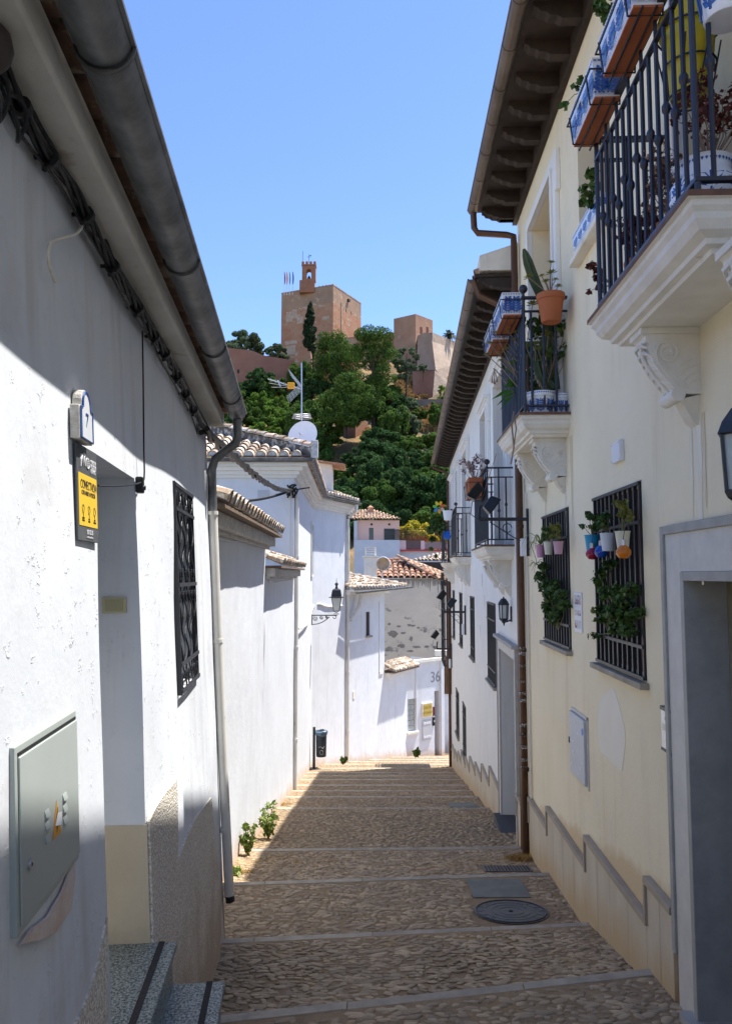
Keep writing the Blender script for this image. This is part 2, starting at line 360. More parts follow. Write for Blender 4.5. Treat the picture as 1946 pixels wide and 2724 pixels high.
def leafcloud(rng,lobes,n,size,flat=.0,shell=.55,aspect=1.7):
    """quads scattered through lobes [(x,y,z,rx,ry,rz)] -> V,F"""
    lobes=np.array(lobes,float); wgt=lobes[:,3]*lobes[:,4]*1.0; idx=rng.choice(len(lobes),n,p=wgt/wgt.sum())
    d=rng.normal(size=(n,3)); d/=np.linalg.norm(d,axis=1)[:,None]; rr=shell+(1-shell)*rng.random(n)**.6
    c=lobes[idx,:3]+d*rr[:,None]*lobes[idx,3:6]
    nrm=d*.9+rng.normal(size=(n,3))*.75; nrm[:,2]+=.25; nrm/=np.linalg.norm(nrm,axis=1)[:,None]
    a=np.cross(nrm,rng.normal(size=(n,3))); a/=np.linalg.norm(a,axis=1)[:,None]; b=np.cross(nrm,a)
    sz=size*(.6+.8*rng.random(n))[:,None]
    V=np.stack([c-a*sz*aspect*.5,c-b*sz*.5+nrm*sz*.12,c+a*sz*aspect*.5,c+b*sz*.5+nrm*sz*.12],1).reshape(-1,3)
    return V,np.arange(4*n).reshape(-1,4)
# ---------------- the setting: street ----------------
EDGES=[(-1.2,-1.42),(.3,-1.70),(1.95,-1.96),(3.5,-2.22),(5.09,-2.48),(6.61,-2.86),(8.24,-3.07),(9.89,-3.37),(14.0,-4.10),(16.2,-4.52),(17.9,-4.86),(19.25,-5.09),(20.8,-5.36),(22.2,-5.62),(23.7,-5.90),(25.3,-6.16),(27,-6.44),(28.7,-6.76),(30.4,-7.08),(32.2,-7.4),(34,-7.75),(36,-8.1),(40,-8.8)]
SKEW=[.2,.2,.2,.2,.2,.1,.08,.03]+[0]*30
RIS=.09; XR=1.9
def edgeY(i,X): return EDGES[i][0]+SKEW[i]*(X-XR)
def gz(X,Y):
    for i in range(len(EDGES)-1):
        a=edgeY(i,X); b=edgeY(i+1,X)
        if a<=Y<b:
            t=(Y-a)/(b-a); return EDGES[i][1]-RIS+(EDGES[i+1][1]-EDGES[i][1]+RIS)*t
    return EDGES[0][1] if Y<0 else EDGES[-1][1]
def gsl(x,y): return (gz(x,y+.1)-gz(x,y-.1))/.2
mb=MB(); XS=[-3.2,-1.5,0,1.5,3.0,6.0]
for i in range(len(EDGES)-1):
    for x0,x1 in zip(XS,XS[1:]):
        p=[]
        for x in (x0,x1): p.append((x,edgeY(i,x),EDGES[i][1]-RIS))
        q=[(x,edgeY(i+1,x),EDGES[i+1][1]) for x in (x1,x0)]
        mb.quad(*p,*q)
        mb.quad((x0,edgeY(i,x0),EDGES[i][1]),(x1,edgeY(i,x1),EDGES[i][1]),(x1,edgeY(i,x1),EDGES[i][1]-RIS),(x0,edgeY(i,x0),EDGES[i][1]-RIS))
street=mb.build('street',M['dirt'],None,org=(0,0,0)); tag(street,'brown pebbled stepped lane running downhill between the houses','street',kind='structure')
# edging stones: one curb row per step, broken into slabs
rg=random.Random(4)
for i in range(3,len(EDGES)-3):
    mb=MB(); x=-3.0
    while x<5.0:
        L=rg.uniform(.75,1.1); x1=min(x+L,5.0)-.006; w_=.066 if i<8 else .11; zt=EDGES[i][1]+.008+rg.uniform(0,.004)
        y0,y1=edgeY(i,x),edgeY(i,x1)
        mb.hexa([(x,y0-w_,zt-.13),(x1,y1-w_,zt-.13),(x1,y1+.012,zt-.13),(x,y0+.012,zt-.13),(x,y0-w_,zt),(x1,y1-w_,zt),(x1,y1+.012,zt),(x,y0+.012,zt)]); x=x1+.006
    o=mb.build('step_edge',M['edge'],None,bevel=.004 if i<9 else 0); tag(o,None,None,kind='structure')
# pebbles
rng=np.random.default_rng(7)
def pebbles(y0,y1,sp,sub,name,rs):
    IV,IF=ico(sub); pts=[]
    y=y0
    while y<y1:
        x=-1.75
        while x<3.1:
            if rng.random()<.84+.1*math.sin(x*3+y*1.7): pts.append((x+rng.normal()*sp*.22,y+rng.normal()*sp*.2))
            x+=sp*rng.uniform(.85,1.35)
        y+=sp*.74
    P=[]
    for (x,y) in pts:
        if x>1.72+.05*y or x< -1.55: continue
        ok=True
        for i in range(len(EDGES)):
            if -.115<y-edgeY(i,x)<.03: ok=False;break
        if not ok: continue
        for (cx,cy,hx,hy) in COVERS:
            if abs(x-cx)<hx+.03 and abs(y-cy)<hy+.03: ok=False
        if ok: P.append((x,y,gz(x,y)))
    P=np.array(P); n=len(P)
    big=rng.random(n)**2.2
    rx=rs*(.66+1.0*big)*(.85+.45*rng.random(n)); ry=rs*(.50+.4*big)*(.8+.3*rng.random(n)); rz=rs*(.17+.13*rng.random(n))
    ang=rng.normal(size=n)*.5; ca,sa=np.cos(ang),np.sin(ang)
    J=1+.10*rng.normal(size=(n,len(IV)))
    V=IV[None]*J[:,:,None]*np.stack([rx,ry,rz],1)[:,None,:]
    X=V[...,0]*ca[:,None]-V[...,1]*sa[:,None]; Y_=V[...,0]*sa[:,None]+V[...,1]*ca[:,None]; Z=V[...,2]
    slope=np.array([gsl(p[0],p[1]) for p in P])[:,None]; slope=np.clip(slope,-.2,-.02)
    V=np.stack([X+P[:,0:1],Y_+P[:,1:2],Z+P[:,2:3]+Y_*slope-rz[:,None]*.12],2).reshape(-1,3)
    F_=(IF[None]+(np.arange(n)*len(IV))[:,None,None]).reshape(-1,3)
    o=npmesh(name,V,F_,M['cobble'],None,True,org=(0,y0,gz(0,y0))); return o
COVERS=[]
def cover_px(x0,x1,y0,y1):
    pass
def ground_px(x,y):
    r=ray(x,y); t=3.0
    for _ in range(400):
        q=r*t
        if q.z<gz(q.x,q.y): break
        t+=.05
    lo,hi=t-.05,t
    for _ in range(20):
        m_=(lo+hi)/2; q=r*m_
        if q.z<gz(q.x,q.y): hi=m_
        else: lo=m_
    return r*hi
g1=ground_px(1323,2364); COVERS.append((g1.x,g1.y,.27,.27)); g2=ground_px(1358,2427); COVERS.append((g2.x,g2.y,.33,.30))
g3=ground_px(1347,2312); COVERS.append((g3.x,g3.y,.26,.13)); g4=ground_px(1230,2142); COVERS.append((g4.x,g4.y,.26,.30))
pa=pebbles(2.6,9.9,.060,2,'cobblestones',.037); tag(pa,'rounded brown and grey river pebbles set in the near steps','cobbles',kind='stuff')
pb=pebbles(9.9,34,.082,1,'cobblestones',.046); tag(pb,'small distant river pebbles paving the lower steps','cobbles',kind='stuff')
def plate(cx,cy,hx,hy,th=.012):
    g_=gsl(cx,cy); return [(cx+sx*hx,cy+sy*hy,gz(cx,cy)+(sy*hy)*g_+dz) for dz in (.0,.011) for sx,sy in ((-1,-1),(1,-1),(1,1),(-1,1))]
mb=MB().hexa(plate(*COVERS[0])); o=mb.build('access_cover',M['slatecover'],None,bevel=.003); tag(o,'square green-grey access cover set in the cobbles above the round manhole','access cover')
mb=MB(); cx,cy,_,_=COVERS[1]; n=36; zz=gz(cx,cy); SL=gsl(cx,cy)
mb.add([(cx+.33*math.cos(2*math.pi*k/n),cy+.30*math.sin(2*math.pi*k/n),zz+.010+SL*.30*math.sin(2*math.pi*k/n)) for k in range(n)],[tuple(range(n))])
ring=[(cx+.31*math.cos(2*math.pi*k/n),cy+.28*math.sin(2*math.pi*k/n),zz+.011+SL*.28*math.sin(2*math.pi*k/n)) for k in range(n+1)]
mh=mb.build('manhole_cover',M['cast'],None); tag(mh,'round dark iron manhole cover beside the right wall','manhole cover')
MB().tube(ring,.008,6,cap=False).build('rim',M['iron'],mh)
mb=MB()
for f_ in (.35,.55,.75):
    mb.tube([(cx+.31*f_*math.cos(2*math.pi*k/n),cy+.28*f_*math.sin(2*math.pi*k/n),zz+.011+SL*.28*f_*math.sin(2*math.pi*k/n)) for k in range(n+1)],.003,5,cap=False)
for k in range(16): a=2*math.pi*k/16; mb.tube([(cx+.31*q*math.cos(a),cy+.28*q*math.sin(a),zz+.011+SL*.28*q*math.sin(a)) for q in (.78,.95)],.003,5)
mb.build('cast_pattern',M['cast'],mh)
MB().tube([Vector((cx,cy,zz+.008)),Vector((cx,cy,zz+.016))],.02,10).build('keyhole',M['black'],mh)
mb=MB(); cx,cy,hx,hy=COVERS[2]
mb.hexa(plate(cx,cy,hx,hy)); gr=mb.build('drain_grate',M['cast'],None); tag(gr,'rusty slotted drain grate at the foot of the cream wall','drain grate')
mb=MB()
for k in range(14):
    x=cx-hx+.03+k*(2*hx-.06)/13; zc=gz(cx,cy)+.004; e1=-gsl(cx,cy)*hy*.8
    mb.hexa([(x-.006,cy-hy*.8,zc+e1),(x+.006,cy-hy*.8,zc+e1),(x+.006,cy+hy*.8,zc-e1),(x-.006,cy+hy*.8,zc-e1)]+[(x-.006,cy-hy*.8,zc+e1+.012),(x+.006,cy-hy*.8,zc+e1+.012),(x+.006,cy+hy*.8,zc-e1+.012),(x-.006,cy+hy*.8,zc-e1+.012)])
mb.build('bars',M['bark'],gr)
mb=MB().hexa(plate(*COVERS[3])); o=mb.build('access_cover',M['slatecover'],None); tag(o,'grey access cover lying far down the lane near the white house door','access cover')
# ================= right side: cream house =================
R1=Frame((1.65,0),(.033,1)); R2=Frame((1.447,0),(.0546,1))
cream=empty('cream_house',(1.8,5,-2.5),'cream rendered house with brown carved eaves and two corbelled balconies, nearest on the right','house')
Zs=4.72
S1e=9.72
dA=R1.px(1826,1600)[0]; 
door_h=[(3.05,4.36,-3.4,.30,.30)]
holesR1=[(5.06,6.24,-.69,.63,.22),(7.15,8.36,-.69,.64,.22),(3.05,4.33,-3.3,.02,.28),(7.42,8.68,1.5,4.0,.42),(3.15,4.15,1.5,4.0,.42),(5.55,6.52,2.75,4.0,.3)]
wallmesh(R1,-3,S1e,-4.6,Zs+.1,holesR1).build('wall',M['cream'],cream)
mb=MB(); a=R1.P(S1e,0,-5); b=R1.P(S1e,-6,-5); mb.quad(a,b,b+Vector((0,0,11)),a+Vector((0,0,9.8))); a=R1.P(-3,0,-5); b=R1.P(-3,-6,-5); mb.quad(a,b,b+Vector((0,0,11)),a+Vector((0,0,9.8)))
mb.build('side_wall',M['cream'],cream)
# eaves: soffit boards, carved rafter ends, tile bed, gutter, tiles
mb=MB(); mb.fbox(R1,-3,5.7,-.02,.42,Zs+.02,Zs+.06); mb.fbox(R1,5.7,S1e+.02,-.02,.56,Zs+.02,Zs+.06); mb.fbox(R1,-3,S1e+.02,.004,.06,Zs-.16,Zs+.02); mb.build('soffit',M['darkwood'],cream)  # near stretch is out of view, narrowed to lower its shadow on the opposite wall
def rafter(F,s,z,parent,L=.50,w=.10,h=.15):
    prof=[(0,0),(L,0),(L,-.045),(L-.03,-.055),(L-.05,-.085),(L-.10,-.095),(L-.13,-.12),(L-.19,-.125),(L-.23,-h),(0,-h)]
    mb=MB(); v=[F.P(s-w/2,d,z+zz) for d,zz in prof]; e=F.P(s+w/2,0,0)-F.P(s-w/2,0,0)
    mb.prism(v,e); return mb.build('rafter',M['darkwood'],parent)
s=.2
while s<S1e: rafter(R1,s,Zs+.02,cream,.46 if s>5.7 else .36); s+=.45
rafter(R1,S1e-.05,Zs+.02,cream,.46)
mb=MB(); 
O=R1.P(-3,.50,Zs+.035); e=R1.P(1,0,0)-R1.P(0,0,0); u=(R1.P(0,-1,.42)-R1.P(0,0,0)).normalized()
bs=MB(); caps=MB(); tile_rows(O,e,u,8.7*e.length,2.2,.2,.34,.085,mb,2,base=bs); O=R1.P(5.7,.55,Zs+.045); tile_rows(O,e,u,(S1e-5.7)*e.length,2.2,.2,.34,.085,mb,3,base=bs,caps=None); 
bs.quad(R1.P(-3,.38,Zs+.065),R1.P(S1e,.5,Zs+.065),R1.P(S1e,-4,Zs+2.1),R1.P(-3,-4,Zs+2.1))
mb.build('roof_tiles',M['clay'],cream); bs.build('roof',M['clay_old'],cream)
mb=MB(); s=5.75
while s<S1e: mb.fbox(R1,s,s+.17,.47,.57,Zs+.045,Zs+.07); s+=.2
mb.build('eaves_tile_course',M['clay'],cream)
ga,gb=R1.P(-3,.575,Zs+.04),R1.P(S1e,.575,Zs+.04)
gm=R1.P(5.7,.575,Zs+.04); gutter(gm,gb,.065,collars=[(k+.5)/7 for k in range(7)]).build('gutter',M['zinc_brown'],cream,smooth=True)
gutter(R1.P(-3,.53,Zs+.03),R1.P(5.7,.53,Zs+.03),.065).build('gutter',M['zinc_brown'],cream,smooth=True)
# brown downpipe
q=R1.P
pp=[q(9.66,.575,Zs-.0),q(9.66,.565,Zs-.22),q(9.66,.52,Zs-.29),q(9.64,.15,Zs-.33),q(9.60,.07,Zs-.37),q(9.58,.07,Zs-.5),q(9.5,.07,1.0),q(9.42,.07,-3.35)]
dp=MB().tube(pp,.042,10).build('downpipe',M['brownpipe'],cream,smooth=True)
mb=MB(); 
for z in (3.6,2.0,.6,-.9,-2.3): MB().tube([q(9.46+.03*z,.07,z-.02),q(9.46+.03*z,.07,z+.02)],.05,12).build('pipe_clip',M['brownpipe'],dp)
# stickers on the pipe
MST=mat('torn_stickers',(.10,.06,.04),(.55,.56,.6),60,.6,lo=.52,hi=.56); rs_=random.Random(3)
for k in range(12):
    z=rs_.uniform(-2.3,-.6); a_=rs_.uniform(-.8,.2); s0=9.45; h=rs_.uniform(.01,.022)
    c=q(s0-.02,.07,z)+Vector((0,0,0)); MB().tube([c+Vector((-.006,-.004,-h)),c+Vector((-.006,-.004,h))],.0445,10,cap=False).build('sticker',MST,dp)
mb=MB(); mb.tube([q(9.30,.02,1.0),q(9.30,.02,-2.0),q(9.27,.02,-3.2)],.012,6); mb.build('conduit',M['stucco'],cream)
# stepped plinth
def plinth(F,parent,segs,th=.035):
    for i,(s0,s1,z) in enumerate(segs):
        mb=MB(); mb.fbox(F,s0,s1-.004,.001,th,gz(F.P(s0,0,0).x,max(s0,0))-2.0,z-.045); mb.build('plinth_panel',M['plinth'],parent)
        mb=MB(); mb.fbox(F,s0,s1,.001,th+.018,z-.045,z); mb.fbox(F,s1-.03,s1,.001,th+.018,z-.30,z-.045); mb.build('plinth_cap',M['plinthcap'],parent,bevel=.004)
plinth(R1,cream,[(4.63,5.11,-1.915),(5.11,6.68,-2.17),(6.68,8.30,-2.405),(8.30,9.38,-2.61),(-2,2.9,-1.6)])
# vertical joints of cladding
mb=MB()
for s in (4.85,5.5,5.95,6.3,7.1,7.55,8.0,8.7,9.05): mb.fbox(R1,s,s+.003,.0355,.0362,-4.5,{True:-2.2}.get(s<6.68,-2.45 if s<8.3 else -2.66) if s>5.11 else -1.97)
mb.build('plinth_joint',M['plinthcap'],cream)
# grilled windows
def grille_window(F,s0,s1,z0,z1,parent,nbar=10,mid=True,curtain=None,proud=.015,sill=True):
    mb=MB(); mb.fbox(F,s0,s1,-.19,-.15,z0,z0+.06); mb.fbox(F,s0,s1,-.19,-.15,z1-.06,z1); mb.fbox(F,s0,s0+.06,-.19,-.15,z0+.06,z1-.06); mb.fbox(F,s1-.06,s1,-.19,-.15,z0+.06,z1-.06); mb.fbox(F,(s0+s1)/2-.04,(s0+s1)/2+.04,-.188,-.148,z0+.06,z1-.06)
    w=mb.build('window',M['redwood'],parent)
    MB().fbox(F,s0,s1,-.18,-.175,z0,z1).build('pane',M['glass'],w)
    if curtain:
        mb=MB(); n=24; pts=[(s0+.08+(s1-s0-.16)*k/n,-.21+.012*math.sin(k*1.9)) for k in range(n+1)]
        for (a,d),(b,d2) in zip(pts,pts[1:]): mb.quad(F.P(a,d,z0),F.P(b,d2,z0),F.P(b,d2,z1),F.P(a,d,z1))
    mb=MB(); w2=.011
    for k in range(nbar+1):
        s=s0+.02+(s1-s0-.04)*k/nbar; mb.fbox(F,s-w2,s+w2,proud-2*w2,proud,z0+.01,z1-.01)
    for z in [z0+.01,z1-.032]+([z0+(z1-z0)*.78,z0+(z1-z0)*.16] if mid else []): mb.fbox(F,s0+.004,s1-.004,proud-.004,proud+.010,z,z+.022)
    mb.build('window_grille',M['iron'],parent)
    if sill: MB().fbox(F,s0-.04,s1+.04,-.15,.06,z0-.045,z0-.004).build('window_sill',M['edge'],parent,bevel=.004)
grille_window(R1,5.06,6.24,-.69,.63,cream,10)
grille_window(R1,7.15,8.36,-.69,.64,cream,10)
# front door surround
mb=MB(); ds0,ds1,dz=3.05,4.33,.02
mb.fbox(R1,ds1,ds1+.24,.001,.03,-3.6,dz+.22); mb.fbox(R1,ds0-.24,ds0,.001,.03,-3.6,dz+.22); mb.fbox(R1,ds0,ds1,.001,.03,dz,dz+.22)
fr=mb.build('door_surround',M['palestone'],cream,bevel=.003)
mb=MB(); mb.fbox(R1,ds1+.24,ds1+.29,.001,.045,-2.15,dz+.27); mb.fbox(R1,ds0-.29,ds0-.24,.001,.045,-1.5,dz+.27); mb.fbox(R1,ds0-.24,ds1+.24,.001,.045,dz+.22,dz+.27)
mb.fbox(R1,ds1-.05,ds1+.0,-.20,.04,-3.6,dz); mb.fbox(R1,ds0,ds1-.05,-.2,.04,dz-.05,dz)
mb.build('moulding',M['greystone'],fr,bevel=.004)
mb=MB(); mb.fbox(R1,ds0,ds1,-.27,-.25,-3.3,-1.025); mb.fbox(R1,ds0,ds1,-.27,-.25,-1.02,dz); mb.build('door',M['doorpanel'],cream)
MB().fbox(R1,ds0-.1,ds1+.05,-.25,.10,-2.52,-2.35).build('doorstep',M['greystone'],cream)
# balcony doors / upper windows
def molding(F,s0,s1,z0,z1,w,parent,m,ear=True,dep=.045,name='window_moulding'):
    mb=MB(); mb.fbox(F,s0-w,s0,.001,dep,z0,z1); mb.fbox(F,s1,s1+w,.001,dep,z0,z1); mb.fbox(F,s0-w,s1+w,.001,dep,z1,z1+w)
    mb.fbox(F,s0-.045,s0,dep,dep+.022,z0,z1); mb.fbox(F,s1,s1+.045,dep,dep+.022,z0,z1); mb.fbox(F,s0-.045,s1+.045,dep,dep+.022,z1,z1+.045)
    if ear: 
        mb.fbox(F,s0-w-.06,s0-w,.001,dep,z1-.25,z1+w+.002); mb.fbox(F,s1+w,s1+w+.06,.001,dep,z1-.25,z1+w+.002)
    return mb.build(name,m,parent,bevel=.004)
def wooddoor(F,s0,s1,z0,z1,dep,parent):
    mb=MB(); mb.fbox(F,s0,s1,-dep-.02,-dep+.02,z1-.09,z1); mb.fbox(F,s0,s1,-dep-.02,-dep+.02,z0,z0+.5)
    for a in (s0,(s0+s1)/2-.06,s1-.1): mb.fbox(F,a,a+.1,-dep-.02,-dep+.02,z0+.5,z1-.09)
    mb.fbox(F,(s0+s1)/2-.03,(s0+s1)/2+.03,-dep+.02,-dep+.04,z0,z1-.09)
    d=mb.build('balcony_door',M['redwood'],parent,bevel=.004)
    MB().fbox(F,s0,s1,-dep-.005,-dep,z0+.5,z1-.09).build('pane',M['glass'],d)
for a,b in ((7.42,8.68),(3.15,4.15)):
    molding(R1,a,b,1.5,4.0,.16,cream,M['white_clean']); wooddoor(R1,a,b,1.5,4.0,.36,cream)
mb=MB(); mb.fbox(R1,5.55,6.52,-.27,-.23,2.75,4.0); w_=mb.build('window',M['redwood'],cream); MB().fbox(R1,5.65,6.42,-.228,-.222,2.85,3.9).build('pane',M['glass'],w_)
mb=MB(); mb.fbox(R1,5.50,6.58,-.2,.09,2.69,2.745); mb.build('window_sill',M['stucco'],cream,bevel=.01)
# ------------ balconies ------------
def balcony(F,s0,s1,d,z,parent,rail_h,mrail,nb=None,corb=(),knob=True,slab_h=.18,cs=1.0,diag=False,twin=False):
    prof=[(d+.02,0),(d+.02,-.028),(d,-.03),(d,-.055),(d-.018,-.075),(d-.022,-.10),(d-.045,-.135),(d-.085,-.155),(d-.088,-.178),(d-.12,-.185),(d-.125,-.205)]
    sl=MB(); tl=MB()
    def ring(k):
        dd,zz=prof[k]; i=d-dd
        return [F.P(s0+i,0,z+zz),F.P(s0+i,dd,z+zz),F.P(s1-i,dd,z+zz),F.P(s1-i,0,z+zz)]
    R_=[ring(k) for k in range(len(prof))]
    for k in range(1,len(prof)-1):
        for j in range(3): sl.quad(R_[k+1][j],R_[k+1][j+1],R_[k][j+1],R_[k][j])
    sl.quad(*R_[-1]); sl.quad(*R_[1][::-1])
    slab=sl.build('balcony',M['stucco'],parent,smooth=False)
    tl.hexa(ring(1)+ring(0)); tl.build('floor_tile_edge',M['brick'],slab,bevel=.003)
    for cs_ in corb:
        c=corbel(F,cs_,z-.205,slab,cs)
    # railing
    m=MB(); dr=d-.045; a,b=s0+.045,s1-.045; zt=z+rail_h; r=.010
    def path(z): return [F.P(a,.0,z),F.P(a,dr,z),F.P(b,dr,z),F.P(b,.0,z)]
    def flat(z,hw,hh):
        m.fbox(F,a-hw,a+hw,0,dr+hw,z-hh,z+hh); m.fbox(F,b-hw,b+hw,0,dr+hw,z-hh,z+hh); m.fbox(F,a+hw,b-hw,dr-hw,dr+hw,z-hh,z+hh)
    flat(zt,.022,.010); flat(zt-.13,.012,.008); flat(z+.07,.014,.009)
    def bar(s,dd,k):
        m.tube([F.P(s,dd,z+.07),F.P(s,dd,zt-.13)],r*1.15,6,cap=False)
        zk=z+rail_h*(.52 if k%2 else .44)
        m.lathe([(r,-.03),(.021,-.008),(.021,.008),(r,.03)],F.P(s,dd,zk),8)
        if k%2==0: m.tube([F.P(s,dd,zt-.13),F.P(s,dd,zt)],r,6,cap=False)
    n=nb or max(6,int((b-a)/.115))
    for k in range(1,n): bar(a+(b-a)*k/n,dr,k)
    for sd in (a,b):
        for k in range(1,4): bar(sd,dr*k/3.6,k)
        m.tube([F.P(sd,dr,z+.0),F.P(sd,dr,zt)],.014,8)
    rl=m.build('railing',mrail,slab,smooth=False)
    if knob:
        for sd in ([a,b]): 
            mk=MB(); mk.lathe([(.018,0),(.010,.03),(.02,.045)],F.P(sd,dr,zt+.008),8); mk.sphere(F.P(sd,dr,zt+.085),.042,12); mk.build('knob',mrail,rl,smooth=True)
    return slab
def corbel(F,s,z,parent,k=1.0):
    w=.085*k
    # S-scroll profile (d,z) going down from the slab
    prof=[(.0,-.0),(.30,-.0),(.30,-.035),(.285,-.045),(.285,-.075),(.265,-.085),(.262,-.14),(.245,-.19),(.215,-.24),(.175,-.29),(.135,-.335),(.115,-.36),(.0,-.36)]
    mb=MB(); v=[F.P(s-w,d*k,z+zz*k) for d,zz in prof]; mb.prism(v,F.P(s+w,0,0)-F.P(s-w,0,0))
    mb.fbox(F,s-w-.012,s+w+.012,.001,.312*k,z-.034*k,z-.001); 
    mb.tube([F.P(s-w-.012,.125*k,z-.365*k),F.P(s+w+.012,.125*k,z-.365*k)],.038*k,12)
    mb.prism([F.P(s-w*.8,0,z-.36*k),F.P(s-w*.8,.10*k,z-.385*k),F.P(s-w*.6,.07*k,z-.44*k),F.P(s-w*.4,.03*k,z-.50*k),F.P(s-w*.4,0,z-.52*k)],F.P(s+w*.6,0,0)-F.P(s-w*.6,0,0))
    # raised scrolls on both cheeks
    for sg in (-1,1):
        ss=s+sg*w; pts=[]
        for i in range(34):
            t=i/33; an=-.6+t*11.5; rr=(.012+.055*(1-t)**.8)
            pts.append(F.P(ss+sg*.001,(.17+rr*math.cos(an))*k,z+(-.135+rr*math.sin(an))*k))
        mb.tube(pts,.009*k,5)
        pts=[F.P(ss,(d-.016)*k,z+zz*k) for d,zz in [(.26,-.09),(.258,-.14),(.238,-.19),(.205,-.24),(.165,-.29),(.125,-.34)]]; mb.tube(pts,.006*k,5)
        pts=[F.P(ss,(d-.042)*k,z+zz*k) for d,zz in [(.25,-.16),(.225,-.2),(.19,-.245),(.15,-.29),(.11,-.335)]]; mb.tube(pts,.004*k,5)
        for j in range(4):
            c=.10-.012*j; zz=-.20-.035*j
            mb.tube([F.P(ss,(c-.07)*k,z+(zz+.03)*k),F.P(ss,(c-.01)*k,z+(zz+.012)*k),F.P(ss,(c+.03)*k,z+(zz-.03)*k)],[.003*k,.009*k,.003*k],5)
    # acanthus leaf down the front
    for j in range(7):
        t=j/6; d_=.285-.15*t**1.2; zz=-.09-.24*t
        for sg in (-1,1):
            mb.tube([F.P(s,d_*k,z+(zz+.02)*k),F.P(s+sg*w*.55,(d_+.014)*k,z+zz*k),F.P(s+sg*w*.95,(d_-.008)*k,z+(zz-.02)*k)],[.012*k,.012*k,.004*k],5)
    mb.tube([F.P(s,.285*k,z-.08*k),F.P(s,.275*k,z-.15*k),F.P(s,.225*k,z-.24*k),F.P(s,.14*k,z-.34*k)],.012*k,6)
    return mb.build('corbel',M['stucco'],parent,smooth=True)
bal1=balcony(R1,2.95,4.5,.45,1.53,cream,1.10,M['iron_blue'],nb=14,corb=(2.98,4.12),cs=1.0)
bal2=balcony(R1,7.0,8.5,.45,1.5,cream,1.10,M['iron_blue'],nb=16,corb=(7.3,8.2),cs=1.0)
# ================= white house on the right =================
whr=empty('white_house',(2.4,18,-5),'white house with grilled slit windows, stone doorway and three balconies, beyond the cream house','house')
Z2=3.86; E2=26.4
holesR2=[(10.55,12.3,-4.4,-1.14,.3),(12.9,14.2,-1.85,-.47,.16),(17.0,18.1,-1.85,-.47,.16),(20.8,21.9,-1.9,-.47,.16),(24.2,25.2,-1.95,-.47,.16),
 (22.6,23.9,-4.7,-3.4,.16),(19.9,21.0,-4.7,-3.35,.16),(10.95,12.2,.4,3.0,.3),(13.5,14.5,1.7,2.95,.3),(18.1,19.4,.45,3.0,.3),(21.4,22.2,1.7,2.95,.3),(24.3,25.4,.4,3.0,.3)]
wallmesh(R2,S1e,E2,-8,Z2+.05,holesR2).build('wall',M['white_clean'],whr)
mb=MB()
for s in (S1e,E2): a=R2.P(s,0,-9); b=R2.P(s,-6,-9); mb.quad(a,b,b+Vector((0,0,14)),a+Vector((0,0,12.85)))
mb.build('side_wall',M['white_clean'],whr)
mb=MB(); mb.fbox(R2,S1e+.02,E2+.1,-.02,.56,Z2+.02,Z2+.06); mb.fbox(R2,S1e+.02,E2+.1,.003,.05,Z2-.13,Z2+.02); mb.build('soffit',M['darkwood'],whr)
s=S1e+.1
while s<E2+.1: rafter(R2,s,Z2+.02,whr,.46,.10,.14); s+=.45
O=R2.P(S1e+.02,.53,Z2+.05); e=R2.P(1,0,0)-R2.P(0,0,0); u=(R2.P(0,-1,.40)-R2.P(0,0,0)).normalized(); mb=MB(); bs=MB()
tile_rows(O,e,u,(E2-S1e+.1)*e.length,2.0,.2,.34,.085,mb,5,base=bs)
bs.quad(R2.P(S1e,.45,Z2+.06),R2.P(E2,.45,Z2+.06),R2.P(E2,-4,Z2+2.0),R2.P(S1e,-4,Z2+2.0))
mb.build('roof_tiles',M['clay'],whr); bs.build('roof',M['clay_old'],whr)
mb=MB(); s=S1e+.05
while s<E2: mb.fbox(R2,s,s+.17,.43,.52,Z2+.045,Z2+.065); s+=.2
mb.build('eaves_tile_course',M['clay'],whr)
mb=MB(); mb.hexa([R2.P(S1e+a,d,zz) for a in (.0,.45) for d,zz in ((.50,Z2+.10),(-.9,Z2+.10),(-.9,Z2+.75),(.50,Z2+.30))]); mb.build('verge_parapet',M['stucco'],whr)
gutter(R2.P(S1e+.1,.58,Z2+.02),R2.P(E2+.1,.58,Z2+.02),.062,collars=[(k+.5)/24 for k in range(24)]).build('gutter',M['zinc_brown'],whr,smooth=True)
q2=R2.P
MB().tube([q2(E2,.57,Z2-.02),q2(E2,.56,Z2-.15),q2(E2-.05,.12,Z2-.32),q2(E2-.08,.07,Z2-.5),q2(E2-.1,.07,-6.6)],.05,8).build('downpipe',M['brownpipe'],whr,smooth=True)
MB().tube([q2(9.82,.57,Z2+.0),q2(9.82,.5,Z2-.2),q2(9.8,.2,Z2-.36),q2(9.76,.06,Z2-.42),q2(9.70,.05,Z2-.6),q2(9.62,.06,-3.3)],.042,8).build('downpipe',M['brownpipe'],whr,smooth=True)
# plinth with saw-tooth caps
segs=[]; s=9.75
for i in range(12):
    s1=s+ (0.75 if i==0 else 1.5)
    if s1>E2: s1=E2
    if not(10.3<(s+s1)/2<12.6): segs.append((s,s1-.001,gz(2.4,(s+s1)/2)+.62))
    s=s1
    if i==0: s=12.5
    if s>=E2-.1: break
plinth(R2,whr,segs,.03)
